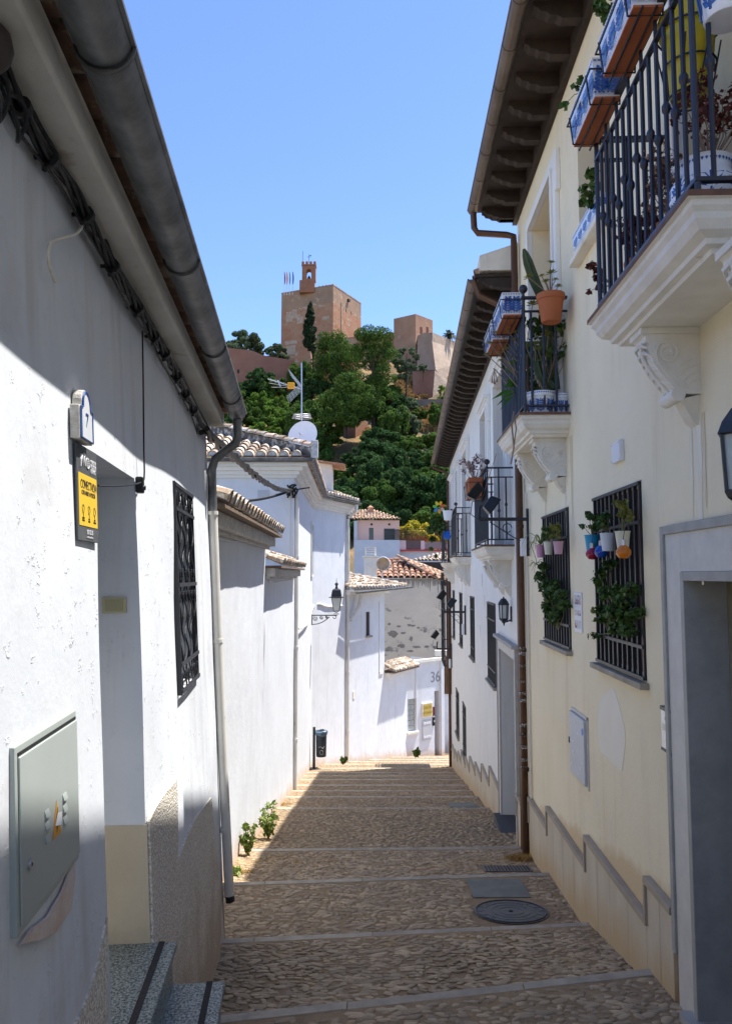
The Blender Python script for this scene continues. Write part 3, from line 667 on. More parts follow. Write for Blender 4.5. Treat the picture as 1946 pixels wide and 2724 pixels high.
# doorway
mb=MB(); a,b,zt=10.55,12.3,-1.14
for w0,w1,dd,mm,nm in ((0,.16,.03,'palestone','door_surround'),):
    mb.fbox(R2,b,b+.16,.001,.03,-4.6,zt+.16); mb.fbox(R2,a-.16,a,.001,.03,-4.6,zt+.16); mb.fbox(R2,a,b,.001,.03,zt,zt+.16)
fr=mb.build('door_surround',M['palestone'],whr,bevel=.003)
mb=MB(); mb.fbox(R2,a-.24,b+.24,.001,.09,zt+.16,zt+.21); mb.fbox(R2,b+.16,b+.2,.001,.045,-4.5,zt+.16); mb.fbox(R2,a-.2,a-.16,.001,.045,-4.2,zt+.16)
mb.build('moulding',M['greystone'],fr,bevel=.004)
mb=MB(); mb.fbox(R2,a,b,-.28,-.26,-4.4,-2.45); mb.fbox(R2,a,b,-.28,-.26,-2.44,zt); mb.build('door',mat('mid_grey_door_panel',(.17,.17,.18),(.13,.13,.14),30,.6),whr)
MB().fbox(R2,a-.12,b+.1,-.26,.13,-4.1,-3.70).build('doorstep',M['doorpanel'],whr,bevel=.004)
for s0,s1,z0,z1,d_ in holesR2[1:7]: 
    grille_window(R2,s0,s1,z0,z1,whr,9,True)
for s0,s1,z0,z1,d_ in holesR2[7:]:
    molding(R2,s0,s1,z0,z1,.16,whr,M['white_clean'],ear=True,dep=.06)
    mb=MB(); mb.fbox(R2,s0-.22,s1+.22,.001,.13,z1+.16,z1+.22); mb.fbox(R2,s0-.18,s1+.18,.001,.09,z1+.12,z1+.16); mb.build('cornice',M['white_clean'],whr,bevel=.008)
    wooddoor(R2,s0,s1,z0,z1,.26,whr)
bal3=balcony(R2,10.5,12.5,.40,.42,whr,1.06,M['iron'],nb=14,corb=(10.95,11.75),cs=1.0)
bal4=balcony(R2,17.8,19.7,.38,.45,whr,1.12,M['iron'],nb=12,corb=(18.2,19.2),cs=1.0)
bal5=balcony(R2,23.9,25.9,.36,.42,whr,1.1,M['iron'],nb=10,corb=(24.3,25.4),cs=1.0)
# projecting caged bay at the far end
mb=MB()
bx=[(E2+.3,E2+2.2)]
for s in [E2+.25+k*.16 for k in range(13)]: mb.fbox(R2,s-.012,s+.012,.22,.245,-3.1,0.1)
for d_ in (.04,.12,.2): mb.fbox(R2,E2+.24,E2+.262,d_-.012,d_+.012,-3.1,.1)
for z in (-3.1,-2.2,-1.2,-.2,.08): mb.fbox(R2,E2+.24,E2+2.2,.215,.25,z,z+.03); mb.fbox(R2,E2+.235,E2+.265,.0,.25,z,z+.03)
cg=empty('window_cage',R2.P(E2+1,.2,-3.1),'tall black iron window cage projecting beyond the end of the white house','window cage')
mb.build('bars',M['iron'],cg)
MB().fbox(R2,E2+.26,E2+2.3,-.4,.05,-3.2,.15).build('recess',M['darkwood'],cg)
# small wall vents
for (x,y) in ((1281,1543),(1288,1600),(1277,1680),(1217,1543),(1228,1560)):
    s,z=R2.px(x,y); mb=MB(); mb.fbox(R2,s-.05,s+.05,.001,.008,z-.12,z+.12); o=mb.build('wall_vent',M['stucco'],whr)
# ================= left side: old white house =================
L1=Frame((-.70,0),(-.0907,1),b=-.0545)
P1=L1.P; E1=6.42
oldh=empty('old_white_house',(-2,3.5,-2.2),'limewashed white house with low eaves and big zinc gutter, nearest on the left','house')
da,_=L1.px(262,1700); db,_=L1.px(374,1700); dzt=L1.px(371,1279)[1]
wa=L1.px(463,1500)[0]; wb=L1.px(511,1500)[0]; wz1=L1.px(462,1283)[1]; wz0=L1.px(474,1852)[1]
print('door',da,db,dzt,'win',wa,wb,wz0,wz1)
ZS1=1.25
def rough_wall(F,s0,s1,z0,z1,holes,name,m,parent,st=.12,amp=.006,seed=1):
    """plastered wall with real unevenness: fine grid, noise displaced"""
    rg=np.random.default_rng(seed); mb=MB()
    S=set([s0,s1]); Z=set([z0,z1])
    for h in holes: S|={h[0],h[1]}; Z|={h[2],h[3]}
    def sub(A):
        A=sorted(A); o=[]
        for a,b in zip(A,A[1:]):
            k=max(1,int(math.ceil((b-a)/st))); o+=[a+(b-a)*i/k for i in range(k)]
        return o+[A[-1]]
    S=sub(S); Z=sub(Z); ph=rg.random(12)*6.28
    def dsp(s,z):
        return amp*(math.sin(s*2.1+ph[0]+1.3*math.sin(z*1.7+ph[1]))+.6*math.sin(z*3.3+ph[2]+math.sin(s*4+ph[3]))+.35*math.sin(s*7.7+ph[4])*math.sin(z*6.9+ph[5]))
    idx={}; 
    for i,s in enumerate(S):
        for j,z in enumerate(Z):
            idx[i,j]=len(mb.v); mb.v.append(tuple(F.P(s,dsp(s,z),z)))
    for i in range(len(S)-1):
        for j in range(len(Z)-1):
            ms,mz=(S[i]+S[i+1])/2,(Z[j]+Z[j+1])/2
            if any(h[0]<ms<h[1] and h[2]<mz<h[3] for h in holes): continue
            mb.f.append((idx[i,j],idx[i+1,j],idx[i+1,j+1],idx[i,j+1])); mb.m.append(0)
    for h in holes:
        a,b,c,d,dp=h
        ii=[i for i,s in enumerate(S) if a-1e-6<=s<=b+1e-6]; jj=[j for j,z in enumerate(Z) if c-1e-6<=z<=d+1e-6]
        for i,i2 in zip(ii,ii[1:]):
            for zz in (c,d): mb.quad(F.P(S[i],dsp(S[i],zz),zz),F.P(S[i2],dsp(S[i2],zz),zz),F.P(S[i2],-dp,zz),F.P(S[i],-dp,zz))
        for j,j2 in zip(jj,jj[1:]):
            for ss in (a,b): mb.quad(F.P(ss,dsp(ss,Z[j]),Z[j]),F.P(ss,dsp(ss,Z[j2]),Z[j2]),F.P(ss,-dp,Z[j2]),F.P(ss,-dp,Z[j]))
    o=mb.build(name,m,parent); me=o.data; me.polygons.foreach_set('use_smooth',[True]*len(me.polygons)); me.set_sharp_from_angle(angle=R(50)); return o
dbz=-1.59
rough_wall(L1,-2,E1,-3.2,ZS1+.1,[(da,db,dbz,dzt,.34),(wa,wb,wz0,wz1,.16)],'wall',M['white_old'],oldh)
mb=MB()
for z0,z1 in ((-3.2,ZS1+.1),): mb.quad(P1(E1,0,z0),P1(E1,-3,z0),P1(E1,-3,ZS1+1.3),P1(E1,0,z1+.1))
mb.build('side_wall',M['white_old'],oldh)
# door in the recess (beige below)
mb=MB().fbox(L1,da-.02,db+.02,-.36,-.34,dbz,dzt); dr=mb.build('door',M['boxgrey2'],oldh)
zj=L1.px(372,2222)[1]
MB().fbox(L1,db-.004,db-.0005,-.335,.004,dbz,zj).build('dado_paint',mat('beige_dado',(.58,.50,.38),(.52,.44,.33),3,.85,.004,40),oldh)
mb=MB(); zc=L1.px(290,1625)[1]; 
def jbox(d0,d1,z0,z1,t): 
    return MB().hexa([P1(db-t_,d,z) for z in (z0,z1) for t_,d in ((0,d0),(0,d1),(t,d1),(t,d0))])
sw=jbox(-.16,-.055,zc-.035,zc+.035,.012).build('bell_plate',mat('yellowed_plastic',(.52,.48,.30),None,rough=.45),None,bevel=.003); tag(sw,'yellowed bell plate on the side of the old house doorway','bell plate')
jbox(-.145,-.07,zc-.024,zc+.024,.017).build('rocker',mat('yellowed_rocker',(.40,.37,.22),None,rough=.4),sw,bevel=.002)
# cornice/soffit & fascia, tiles, gutter
ao=.155
mb=MB(); mb.fbox(L1,-2,E1+.02,-.3,ao,ZS1,ZS1+.125); so1=mb.build('soffit',M['grey_cap'],oldh,bevel=.012)
OE=P1(-2,ao-.02,ZS1+.19); e=(P1(1,0,0)-P1(0,0,0)); u=(P1(0,-1,.36)-P1(0,0,0)).normalized()
MB().fbox(L1,-2,E1,-.2,ao+.09,ZS1+.222,ZS1+.25).build('tile_bed',M['under'],oldh)  # added strip that stops sun leaking between the tiles onto the fascia
bs=MB(); tm=tile_rows(P1(-2,ao+.055,ZS1+.205),e,u,(E1+2)*e.length,2.6,.215,.36,.085,None,8,base=bs)
mb=MB(); 
tile_rows(P1(-2,ao+.03,ZS1+.19),e,u,(E1+2)*e.length,.4,.215,.4,.075,mb,9)
# the undulating underside of channel tiles seen over the fascia
s=-2
for v in (mb,): 
    pass
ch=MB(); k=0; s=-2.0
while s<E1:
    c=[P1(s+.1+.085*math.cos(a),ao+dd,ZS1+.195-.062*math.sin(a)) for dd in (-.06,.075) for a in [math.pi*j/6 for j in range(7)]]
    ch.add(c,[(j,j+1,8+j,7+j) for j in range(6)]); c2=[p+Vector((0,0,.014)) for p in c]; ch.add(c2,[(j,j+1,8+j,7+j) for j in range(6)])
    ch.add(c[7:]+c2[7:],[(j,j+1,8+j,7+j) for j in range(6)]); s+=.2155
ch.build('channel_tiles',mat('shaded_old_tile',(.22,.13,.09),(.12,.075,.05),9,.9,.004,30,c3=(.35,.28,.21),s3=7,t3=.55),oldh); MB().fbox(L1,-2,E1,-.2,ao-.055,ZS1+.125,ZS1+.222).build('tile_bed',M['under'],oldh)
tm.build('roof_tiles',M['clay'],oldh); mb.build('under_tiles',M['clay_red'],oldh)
bs.quad(P1(-2,ao,ZS1+.185),P1(E1,ao,ZS1+.185),P1(E1,-3,ZS1+1.3),P1(-2,-3,ZS1+1.3)); bs.build('roof',M['under'],oldh)
gd=ao+.118
gutter(P1(-2,gd,1.36),P1(E1-.05,gd,1.36),.07,collars=[]).build('gutter',M['zinc'],oldh,smooth=True)
for t_ in (.28,.46,.62,.77,.92):
    p=P1(-2,gd,1.36).lerp(P1(E1-.05,gd,1.36),t_); dd_=(P1(1,0,0)-P1(0,0,0)).normalized()*.012; e_=Vector((dd_.y,-dd_.x,0)).normalized(); mb=MB(); pts=[p+e_*.076*math.cos(a)+Vector((0,0,.076*math.sin(a))) for a in [math.pi+math.pi*j/14 for j in range(15)]]
    vs=[q-dd_ for q in pts]+[q+dd_ for q in pts]; mb.add(vs,[(j,j+1,16+j,15+j) for j in range(14)]); mb.tube([q for q in pts],.005,5); mb.build('gutter_collar',mat('dark_zinc_collar',(.07,.07,.07),(.12,.12,.12),20,.5,metal=.5) if t_==.28 else bpy.data.materials['dark_zinc_collar'],oldh)
mb=MB(); mb.tube([P1(E1-.12,gd,1.29),P1(E1-.12,gd,1.16),P1(E1-.08,gd-.02,1.10),P1(E1-.03,.07,.97),P1(E1-.03,.04,.88),P1(E1-.03,.035,.5)],.037,12)
mb.build('downpipe',M['zinc'],oldh,smooth=True)
mb=MB(); mb.tube([P1(E1-.03,.035,.52),P1(E1-.04,.035,-.3),P1(E1-.05,.04,-1.5),P1(E1-.03,.05,-2.55)],.039,12); lp=mb.build('downpipe',M['whitepipe'],oldh,smooth=True)
[MB().tube([P1(E1-.04,.035,z),P1(E1-.04,.035,z+.03)],.046,12).build('pipe_clip',M['whitepipe'],lp) for z in (.5,-.55,-2.05)]
MB().tube([P1(E1-.03,.05,-2.55),P1(E1-.03,.055,-2.6)],.036,10).build('boot',M['black'],lp)
# pebbledash patches low on the wall
def patch(F,pts,d,name,m,parent,th=.012,smin=-99):
    P_=[F.P(*((lambda s_z:(max(smin,s_z[0]),d,s_z[1]))(F.px(x,y,d)))) for x,y in pts]
    mb=MB(); mb.prism(P_,-F.n.to_3d()*th); return mb.build(name,m,parent)
pz=[(384,2211),(412,2155),(440,2110),(471,2074),(474,2150),(475,2230),(474,2292),(500,2220),(525,2170),(563,2122),(580,2300),(590,2440),(585,2560),(560,2680),(500,2790),(398,2760),(396,2500),(390,2350)]
patch(L1,pz,.016,'pebbledash_patch',M['pebbledash'],oldh,.016,db+.004)
pz2=[(287,2440),(287,2640),(287,2900),(150,2900),(205,2724),(240,2640),(262,2560)]
patch(L1,pz2,.014,'pebbledash_patch',M['pebbledash'],oldh,.016)
patch(L1,[(90,2470),(130,2440),(170,2370),(200,2290),(201,2340),(190,2420),(150,2480),(110,2500),(60,2512)],.014,'bare_plaster_patch',mat('bare_orange_plaster',(.60,.44,.35),(.66,.56,.50),9,.9,.004,30),oldh,.008)
# granite doorsteps
def step(z,dout,s0,s1,name,label):
    mb=MB(); mb.fbox(L1,s0,s1,-.34,dout,z-.03,z); o=mb.build(name,M['granite'],None,bevel=.004); tag(o,label,'doorstep')
    mb=MB(); mb.fbox(L1,s0,s1-.0,dout-.075,dout-.05,z+.0005,z+.004); mb.build('grip_strip',M['rubberstrip'],o)
    mb=MB(); mb.fbox(L1,s0+.01,s1-.012,-.30,dout-.02,z-1.2,z-.032); mb.build('riser',M['granite'],o)
step(-1.57,.115,1.5,db-.003,'doorstep','upper speckled granite doorstep in front of the old house doorway')
step(-1.745,.31,1.5,3.45,'doorstep','lower speckled granite doorstep projecting into the lane')
# window with forged grille
mb=MB(); mb.fbox(L1,wa,wb,-.16,-.12,wz0,wz1); wn=mb.build('window',M['darkwood'],oldh); MB().fbox(L1,wa+.05,wb-.05,-.118,-.112,wz0+.05,wz1-.05).build('pane',M['glass'],wn)
mb=MB(); W_=wb-wa; H=wz1-wz0
mb.fbox(L1,wa+.005,wa+.02,-.012,.022,wz0,wz1); mb.fbox(L1,wb-.02,wb-.005,-.012,.022,wz0,wz1)
for z in (wz0+.01,wz0+.13*H,wz0+.5*H,wz1-.14*H,wz1-.03): mb.fbox(L1,wa+.004,wb-.004,.018,.028,z,z+.022)
for k in range(6):
    s=wa+W_*(k+.5)/6; ph=0 if k%2 else math.pi
    pts=[P1(s+.030*math.sin(ph+(z)*28),.012+.008*math.cos((z)*28),wz0+.02+z) for z in [i*.022 for i in range(int((H-.04)/.022))]]
    mb.tube(pts,.0055,5)
    for zc in (wz0+.45*H,wz0+.56*H,wz1-.07*H,wz0+.07*H):
        mb.tube([P1(s+.022*math.cos(a),.018,zc+.03*math.sin(a)) for a in [j*.7 for j in range(8)]],.006,5)
mb.build('window_grille',M['iron'],oldh)
# ----- things on the old house wall -----
# electricity box
c=[L1.px(*q) for q in ((17,1990),(192,1889),(200,2274),(41,2502))]
bz0,bz1=(c[2][1]+c[3][1])/2,(c[0][1]+c[1][1])/2; bs0,bs1=(c[0][0]+c[3][0])/2,(c[1][0]+c[2][0])/2; print('box',bs0,bs1,bz0,bz1,c)
mb=MB(); mb.fbox(L1,bs0,bs1,-.03,.012,bz0,bz1); eb=mb.build('electricity_box',M['boxgrey'],None,bevel=.004); tag(eb,'grey-green metal electricity cabinet with a warning triangle, set in the white wall','electricity box')
mb=MB(); mb.fbox(L1,bs0+.018,bs1-.012,.012,.018,bz0+.02,bz1-.028); dd=mb.build('door',M['boxgrey'],eb,bevel=.003)
mb=MB(); mb.fbox(L1,bs0+.018,bs1-.012,.0125,.0145,bz1-.026,bz1-.018); mb.build('gap',M['black'],eb)
bw,bh=bs1-bs0,bz1-bz0
for cx,cz in ((.40,.44),(.70,.44)):
    mb=MB()
    for k in range(3):
        z=bz0+bh*cz+.032*(k-1); s=bs0+bw*cx
        mb.hexa([P1(s-.017,.018,z-.010),P1(s+.017,.018,z-.010),P1(s+.017,.024,z-.010),P1(s-.017,.024,z-.010),P1(s-.017,.018,z+.008),P1(s+.017,.018,z+.008),P1(s+.017,.0185,z+.008),P1(s-.017,.0185,z+.008)])
    mb.build('louvre',M['boxgrey'],dd)
s=bs0+bw*.555; z=bz0+bh*.42
mb=MB(); mb.prism([P1(s-.036,.0185,z-.045),P1(s+.036,.0185,z-.045),P1(s,.0185,z+.05)],L1.n.to_3d()*.001); wt=mb.build('warning_triangle',mat('warning_orange',(.72,.33,.03),None,rough=.5),eb)
mb=MB(); mb.prism([P1(s-.004,.0198,z-.034),P1(s+.010,.0198,z-.002),P1(s+.001,.0198,z-.002),P1(s+.006,.0198,z+.03),P1(s-.010,.0198,z-.006),P1(s-.001,.0198,z-.006)],L1.n.to_3d()*.0006); mb.build('bolt_symbol',M['black'],wt)
mb=MB(); mb.quad(P1(s-.02,.021,z-.012),P1(s+.012,.029,z-.018),P1(s+.03,.024,z+.012),P1(s+.004,.021,z+.016)); mb.build('torn_sticker',M['plastic_w'],wt)
s=bs0+bw*.13; z=bz0+bh*.33
mb=MB(); mb.tube([P1(s,.018,z),P1(s,.026,z)],.013,14); lk=mb.build('lock',M['steel'],dd); MB().tube([P1(s,.026,z),P1(s,.0265,z)],.005,8).build('keyhole',M['black'],lk)
# alarm sign
c=[L1.px(*q,.015) for q in ((198,1176),(257,1206),(257,1441),(208,1440))]; print('sign',c)
ss0,ss1=(c[0][0]+c[3][0])/2,(c[1][0]+c[2][0])/2; sz0,sz1=(c[2][1]+c[3][1])/2-.0,(c[0][1]+c[1][1])/2
sg=MB().fbox(L1,ss0,ss1,.012,.018,sz0,sz1).build('alarm_sign',M['signgrey'],None,bevel=.001); tag(sg,'charcoal and yellow alarm sign reading CONECTADA beside the old house doorway','sign')
sw_=ss1-ss0; sh=sz1-sz0; Rt=frot(L1)
yel=MB().fbox(L1,ss0+.06*sw_,ss1-.04*sw_,.0182,.0192,sz0+.155*sh,sz0+.70*sh).build('yellow_panel',M['yellow'],sg,bevel=.0004)
def ltext(s_,size,cx,cz,m,par,sx=.8,name='lettering'):
    p=P1(ss0+cx*sw_,.0198,sz0+cz*sh); return txt(s_,size,par,name,m,p,Rt,.0004,sx=sx)
wht=M['plastic_w']; blk=M['signgrey']
bl2=mat('sign_ink',(.03,.03,.035),None,rough=.6)
ltext('CONECTADA',.042,.53,.585,bl2,yel,.66*sw_/.22); ltext('CON AVISO A POLICÍA',.022,.52,.50,bl2,yel,.66*sw_/.22)
for k,t in enumerate(('900','102','365')): pass
ltext('900 102 365',.022,.55,.095,wht,sg,.7); ltext('movistarproseguralarmas.es',.009,.55,.045,wht,sg,.75)
ltext('MOVISTAR',.021,.80,.865,wht,sg,.62*sw_/.22); ltext('PROSEGUR',.021,.80,.815,wht,sg,.62*sw_/.22); ltext('ALARMAS',.021,.78,.765,wht,sg,.62*sw_/.22)
for k,(a,b) in enumerate((('ALARMAS','24 HORAS'),('AVISO','POLICÍA'),('VIDEO','VIGILANCIA'))):
    ltext(a,.009,.24+.28*k,.235,bl2,yel,.7); ltext(b,.009,.24+.28*k,.21,bl2,yel,.7)
    p0=(ss0+(.24+.28*k)*sw_,sz0+.33*sh); mb=MB(); mb.tube([P1(p0[0]+.011*math.cos(a_)*(1+.2*math.sin(3*a_+k)),.0196,p0[1]+.014*math.sin(a_)) for a_ in [j*.42 for j in range(16)]],.0012,4); 
    mb.tube([P1(p0[0],.0196,p0[1]-.014),P1(p0[0]+.003,.0196,p0[1]-.026)],.0012,4); mb.build('icon',bl2,yel)
mb=MB(); 
def sgp(cx,cz): return P1(ss0+cx*sw_,.0195,sz0+cz*sh)
mb.tube([sgp(.17,.765),sgp(.18,.84),sgp(.21,.885),sgp(.25,.86),sgp(.275,.80),sgp(.30,.87),sgp(.335,.905),sgp(.365,.87),sgp(.375,.79)],[.003,.0055,.006,.0055,.0045,.0055,.006,.0055,.003],6)
mb.build('logo',wht,sg)
mb=MB(); mb.tube([sgp(.52+.085*math.cos(a),.835+.055*math.sin(a)) for a in [2*math.pi*j/20 for j in range(21)]],.0018,4,cap=False)
for k in range(4): mb.tube([sgp(.455+.01*k,.80+.022*k),sgp(.575,.815+.022*k)],.0015,4)
mb.build('logo',wht,sg)
# ceramic number tile with arched top
def P15(x,y): s,z=L1.px(x,y,.05); return s,z
(ns0,nz0),(ns1,nz1)=P15(223,1165),P15(254,1090)
mb=MB(); pr=[(ns0,nz0),(ns1,nz0),(ns1,nz1-.015)]; cm=(ns0+ns1)/2; r_=(ns1-ns0)/2*.62
pr+=[(cm+r_,nz1-.012)]+[(cm+r_*math.cos(a),nz1-.005+r_*1.1*math.sin(a)) for a in [math.pi*j/10 for j in range(11)]]+[(cm-r_,nz1-.012),(ns0,nz1-.015)]
mb.prism([P1(a,.008,b) for a,b in pr],L1.n.to_3d()*.030); nt_=mb.build('number_tile',M['mortar'],None,bevel=.003); tag(nt_,'small arched ceramic house number tile above the alarm sign','number tile')
mb=MB(); pr2=[(cm+(a-cm)*.88,nz0+.006+(b-nz0)*.92) for a,b in pr]; mb.prism([P1(a,.0385,b) for a,b in pr2],L1.n.to_3d()*.003); fc=mb.build('glazed_face',M['bluewhite'],nt_)
mb=MB(); loop=pr2+[pr2[0]]; mb.tube([P1(a,.0420,b) for a,b in loop],.0035,5,cap=False); mb.build('painted_border',M['cobalt'],fc)
txt('7',.07,fc,'digit',M['cobalt'],P1(cm,.0420,(nz0+nz1)/2+.005),Rt,.0006)
# cable bundle along the wall
def wpt(F,x,y,d): s,z=F.px(x,y,d); return F.P(s,d,z)
cb=empty('cable_bundle',wpt(L1,288,689,.05),'black bundle of twisted cables clamped along the old house wall under the eaves','cables')
path=[(-60,60),(0,156),(72,323),(125,410),(180,479),(235,585),(288,689),(330,760),(371,827),(410,895),(443,947),(480,1020),(515,1090),(541,1140)]
def smooth_path(pts,k=6):
    pts=[Vector(p) for p in pts]; out=[]
    for i in range(len(pts)-1):
        p0=pts[max(i-1,0)];p1=pts[i];p2=pts[i+1];p3=pts[min(i+2,len(pts)-1)]
        for j in range(k):
            t=j/k; out.append(.5*((2*p1)+(p2-p0)*t+(2*p0-5*p1+4*p2-p3)*t*t+(3*p1-p0-3*p2+p3)*t**3))
    return out+[pts[-1]]
def twisted(base,n,R0,r,twist,name,parent,m=M['black'],seed=0,ph0=0):
    rg=random.Random(seed)
    for k in range(n):
        ph=2*math.pi*k/n+ph0; acc=0; pts=[]
        for i,p in enumerate(base):
            if i: acc+=(base[i]-base[i-1]).length
            t=(base[min(i+1,len(base)-1)]-base[max(i-1,0)]).normalized(); a=t.cross(Vector((0,0,1))).normalized(); b=t.cross(a)
            an=ph+acc*twist; pts.append(p+(a*math.cos(an)+b*math.sin(an))*R0*(1+.25*math.sin(acc*7+k)))
        MB().tube(pts,r,6).build(name,m,parent,smooth=True)
bp=smooth_path([wpt(L1,x,y,.045) for x,y in path],8)
twisted(bp,4,.013,.0068,9,'cable',cb,seed=1)
bp2=smooth_path([wpt(L1,x+ (26 if i<6 else 12),y-6,.05) for i,(x,y) in enumerate(path)],4); MB().tube(bp2,.006,6).build('cable',M['black'],cb,smooth=True)
bp3=smooth_path([wpt(L1,x-(22 if i<5 else 10)+6*math.sin(i*2.3),y+14,.03) for i,(x,y) in enumerate(path)],4); MB().tube(bp3,.005,6).build('cable',M['black'],cb,smooth=True)
for (x,y) in ((60,270),(128,395),(225,575),(300,705),(368,822),(410,893),(440,945),(470,1005),(495,1060),(517,1100)):
    p=wpt(L1,x,y,.045); i=min(range(len(bp)),key=lambda j:(bp[j]-p).length); p=bp[i]; t=(bp[min(i+1,len(bp)-1)]-bp[i-1]).normalized()
    mb=MB(); mb.tube([p-t*.012,p+t*.012],.030,10); mb.tube([p,p-L1.n.to_3d()*.045-Vector((0,0,.0))-t*.0],.008,6); mb.tube([p-t*.005+Vector((0,0,-.025)),p+Vector((0,0,-.05))-t*.04],.009,6); mb.build('clamp',M['black'],cb)
def loop(F,cx,cy,r,d=.06,m=M['black'],rad=.006,parent=cb,name='cable_loop',tilt=0):
    s,z=F.px(cx,cy,d); mb=MB(); mb.tube([F.P(s+r*.8*math.cos(a),d+.01*math.sin(a*2),z+r*math.sin(a)) for a in [2*math.pi*j/20 for j in range(22)]],rad,6,cap=False); return mb.build(name,m,parent,smooth=True)
loop(L1,48,315,.055); loop(L1,-2,250,.06)
mb=MB(); s,z=L1.px(0,125,.08); mb.sphere(L1.P(s,.06,z),.05,12,(1,1,1.25)); mb.build('junction_knob',mat('dark_brown_box',(.06,.045,.04),None,rough=.6),cb,smooth=True)
def wire(name,label,cat,pts,r,m,F=None,d=.02,k=6,parent=None):
    P_=smooth_path([wpt(F,x,y,d) if F else Vector(p) for p in pts for x,y in ([p] if F else [(0,0)])],k)
    o=MB().tube(P_,r,6).build(name,m,parent,smooth=True)
    if label: tag(o,label,cat)
    return o
wire('stray_wire',None,None,[(150,365),(190,380),(240,420),(272,450),(283,478)],.0035,M['black'],L1,.05,parent=cb)
wire('conduit_stub','short curled beige cable stub sticking out of the old house wall','cable',[(212,555),(220,590),(205,620),(150,638),(132,655),(131,700),(148,750)],.005,M['stucco'],L1,.03)
wire('drop_cable','black cable hanging down the wall and running into the doorway','cable',[(379,880),(381,1000),(382,1100),(383,1200),(384,1262),(378,1282),(340,1291),(300,1293),(262,1292)],.004,M['black'],L1,.025)
s,z=L1.px(380,1292,.03); ca=MB().fbox(L1,s-.02,s+.02,.0,.035,z-.035,z+.04).build('doorbell_camera',M['plastic_k'],None,bevel=.008); tag(ca,'small black doorbell camera at the top corner of the doorway','camera')
MB().tube([P1(s,.035,z-.01),P1(s,.042,z-.01)],.011,12).build('lens',M['glass'],ca)
# ================= garden wall with tiled copings =================
L2=Frame((-1.36,0),(-.017,1)); P2=L2.P
gw=empty('garden_wall',(-1.6,9,-3.2),'long white garden wall with two stepped tile copings, left of the lane','wall')
rough_wall(L2,6.3,11.95,-5,.62,[], 'wall',M['white_rough'],gw,.25,.006,3)
rough_wall(L2,11.95,18.0,-6.5,.12,[], 'wall',M['white_rough'],gw,.25,.006,4)
mb=MB(); mb.quad(P2(11.95,0,.1),P2(11.95,-.4,.1),P2(11.95,-.4,.75),P2(11.95,0,.6)); mb.quad(P2(6.6,-.45,-4),P2(18,-.45,-4),P2(18,-.45,.2),P2(6.6,-.45,.2)); mb.quad(P2(6.6,-.451,0),P2(11.95,-.451,0),P2(11.95,-.451,.75),P2(6.6,-.451,.75)); mb.build('back_wall',M['white_rough'],gw)
def coping(F,s0,s1,z,dout,seed,parent,rise=.42,L=.62,box=True,w=.235):
    e=(F.P(1,0,0)-F.P(0,0,0)); u=(F.P(0,-1,rise)-F.P(0,0,0)).normalized()
    caps=MB(); bs=MB(); mb=tile_rows(F.P(s0,dout,z+.02),e,u,(s1-s0)*e.length,L,w,.32,.10,None,seed,caps=caps,base=bs,jit=.012)
    t=mb.build('coping_tiles',M['clay_old'],parent); caps.build('mortar_ends',M['mortar'],t); 
    bs.fbox(F,s0,s1,dout-.02 if 0 else -.45,dout,z-.022,z+.012); bs.build('tile_bed',M['under'],t)
    if box:
        mb=MB(); mb.fbox(F,s0+.02,s1-.0,-.1,dout*.62,z-.16,z-.024); mb.fbox(F,s0+.02,s1,-.1,dout*.30,z-.20,z-.16); mb.build('cornice',M['mortar'],parent,bevel=.008)
coping(L2,6.55,11.9,.60,.27,11,gw); coping(L2,11.95,17.75,.14,.26,12,gw)
wire('wall_cable','thin pale cables sagging under the near coping of the garden wall','cable',[(560,1425),(590,1434),(625,1440),(650,1436),(680,1447),(705,1450),(712,1470),(713,1490)],.007,M['whitepipe'],L2,.02)
wire('wall_cable','thin pale cable sagging under the far coping of the garden wall','cable',[(715,1545),(730,1552),(745,1548),(765,1545),(782,1540)],.008,M['whitepipe'],L2,.02)
# ================= corner white house with hip roof =================
C3=(-1.68,18.0); A3=(-1.80,26.0); B3=(-.72,28.7)
F3=Frame(C3,(-1,0)); 
def fr2(a,b): 
    v=Vector((b[0]-a[0],b[1]-a[1])); L=v.length; return Frame(a,(v.x/L,v.y/L)),L
S3,LS3=fr2(C3,A3); T3,LT3=fr2(A3,B3)
hh=empty('corner_house',(-4,22,-5),'tall white corner house with hipped tile roof and satellite dish','house')
ZE=2.62
wallmesh(F3,0,6,-6.5,ZE,[]).build('front_wall',M['white'],hh)
wallmesh(S3,0,LS3,-8,ZE,[]).build('wall',M['white'],hh); wallmesh(T3,0,LT3,-8.5,ZE,[]).build('wall',M['white'],hh)
# cornice following the eaves, in three fillets
def ring_off(off,z0,z1,mb):
    # mitred strip along front, side, second side
    def corner(Fa,Fb,o): # intersection of offset lines
        a=Fa.P(0,o,0); b=Fb.P(0,o,0); d1=Fa.d; d2=Fb.d
        M_=Matrix(((d1.x,-d2.x),(d1.y,-d2.y))); t=M_.inverted()@Vector((b.x-a.x,b.y-a.y)); return Vector((a.x+d1.x*t.x,a.y+d1.y*t.x,0))
    def pts(o): return [F3.P(6,o,0),corner(F3,S3,o),corner(S3,T3,o),T3.P(LT3+.25,o,0)]
    a,b=pts(off),pts(-.05)
    for i in range(3):
        v=[Vector((p.x,p.y,z)) for z in (z0,z1) for p in (b[i],a[i],a[i+1],b[i+1])]
        mb.hexa(v)
    return pts(off)
mb=MB(); ring_off(.06,ZE-.34,ZE-.27,mb); ring_off(.12,ZE-.27,ZE-.18,mb); ring_off(.21,ZE-.18,ZE-.09,mb); ep=ring_off(.32,ZE-.09,ZE-.01,mb); mb.build('cornice',M['white_clean'],hh)
gp=ring_off(.42,0,0,MB()); 
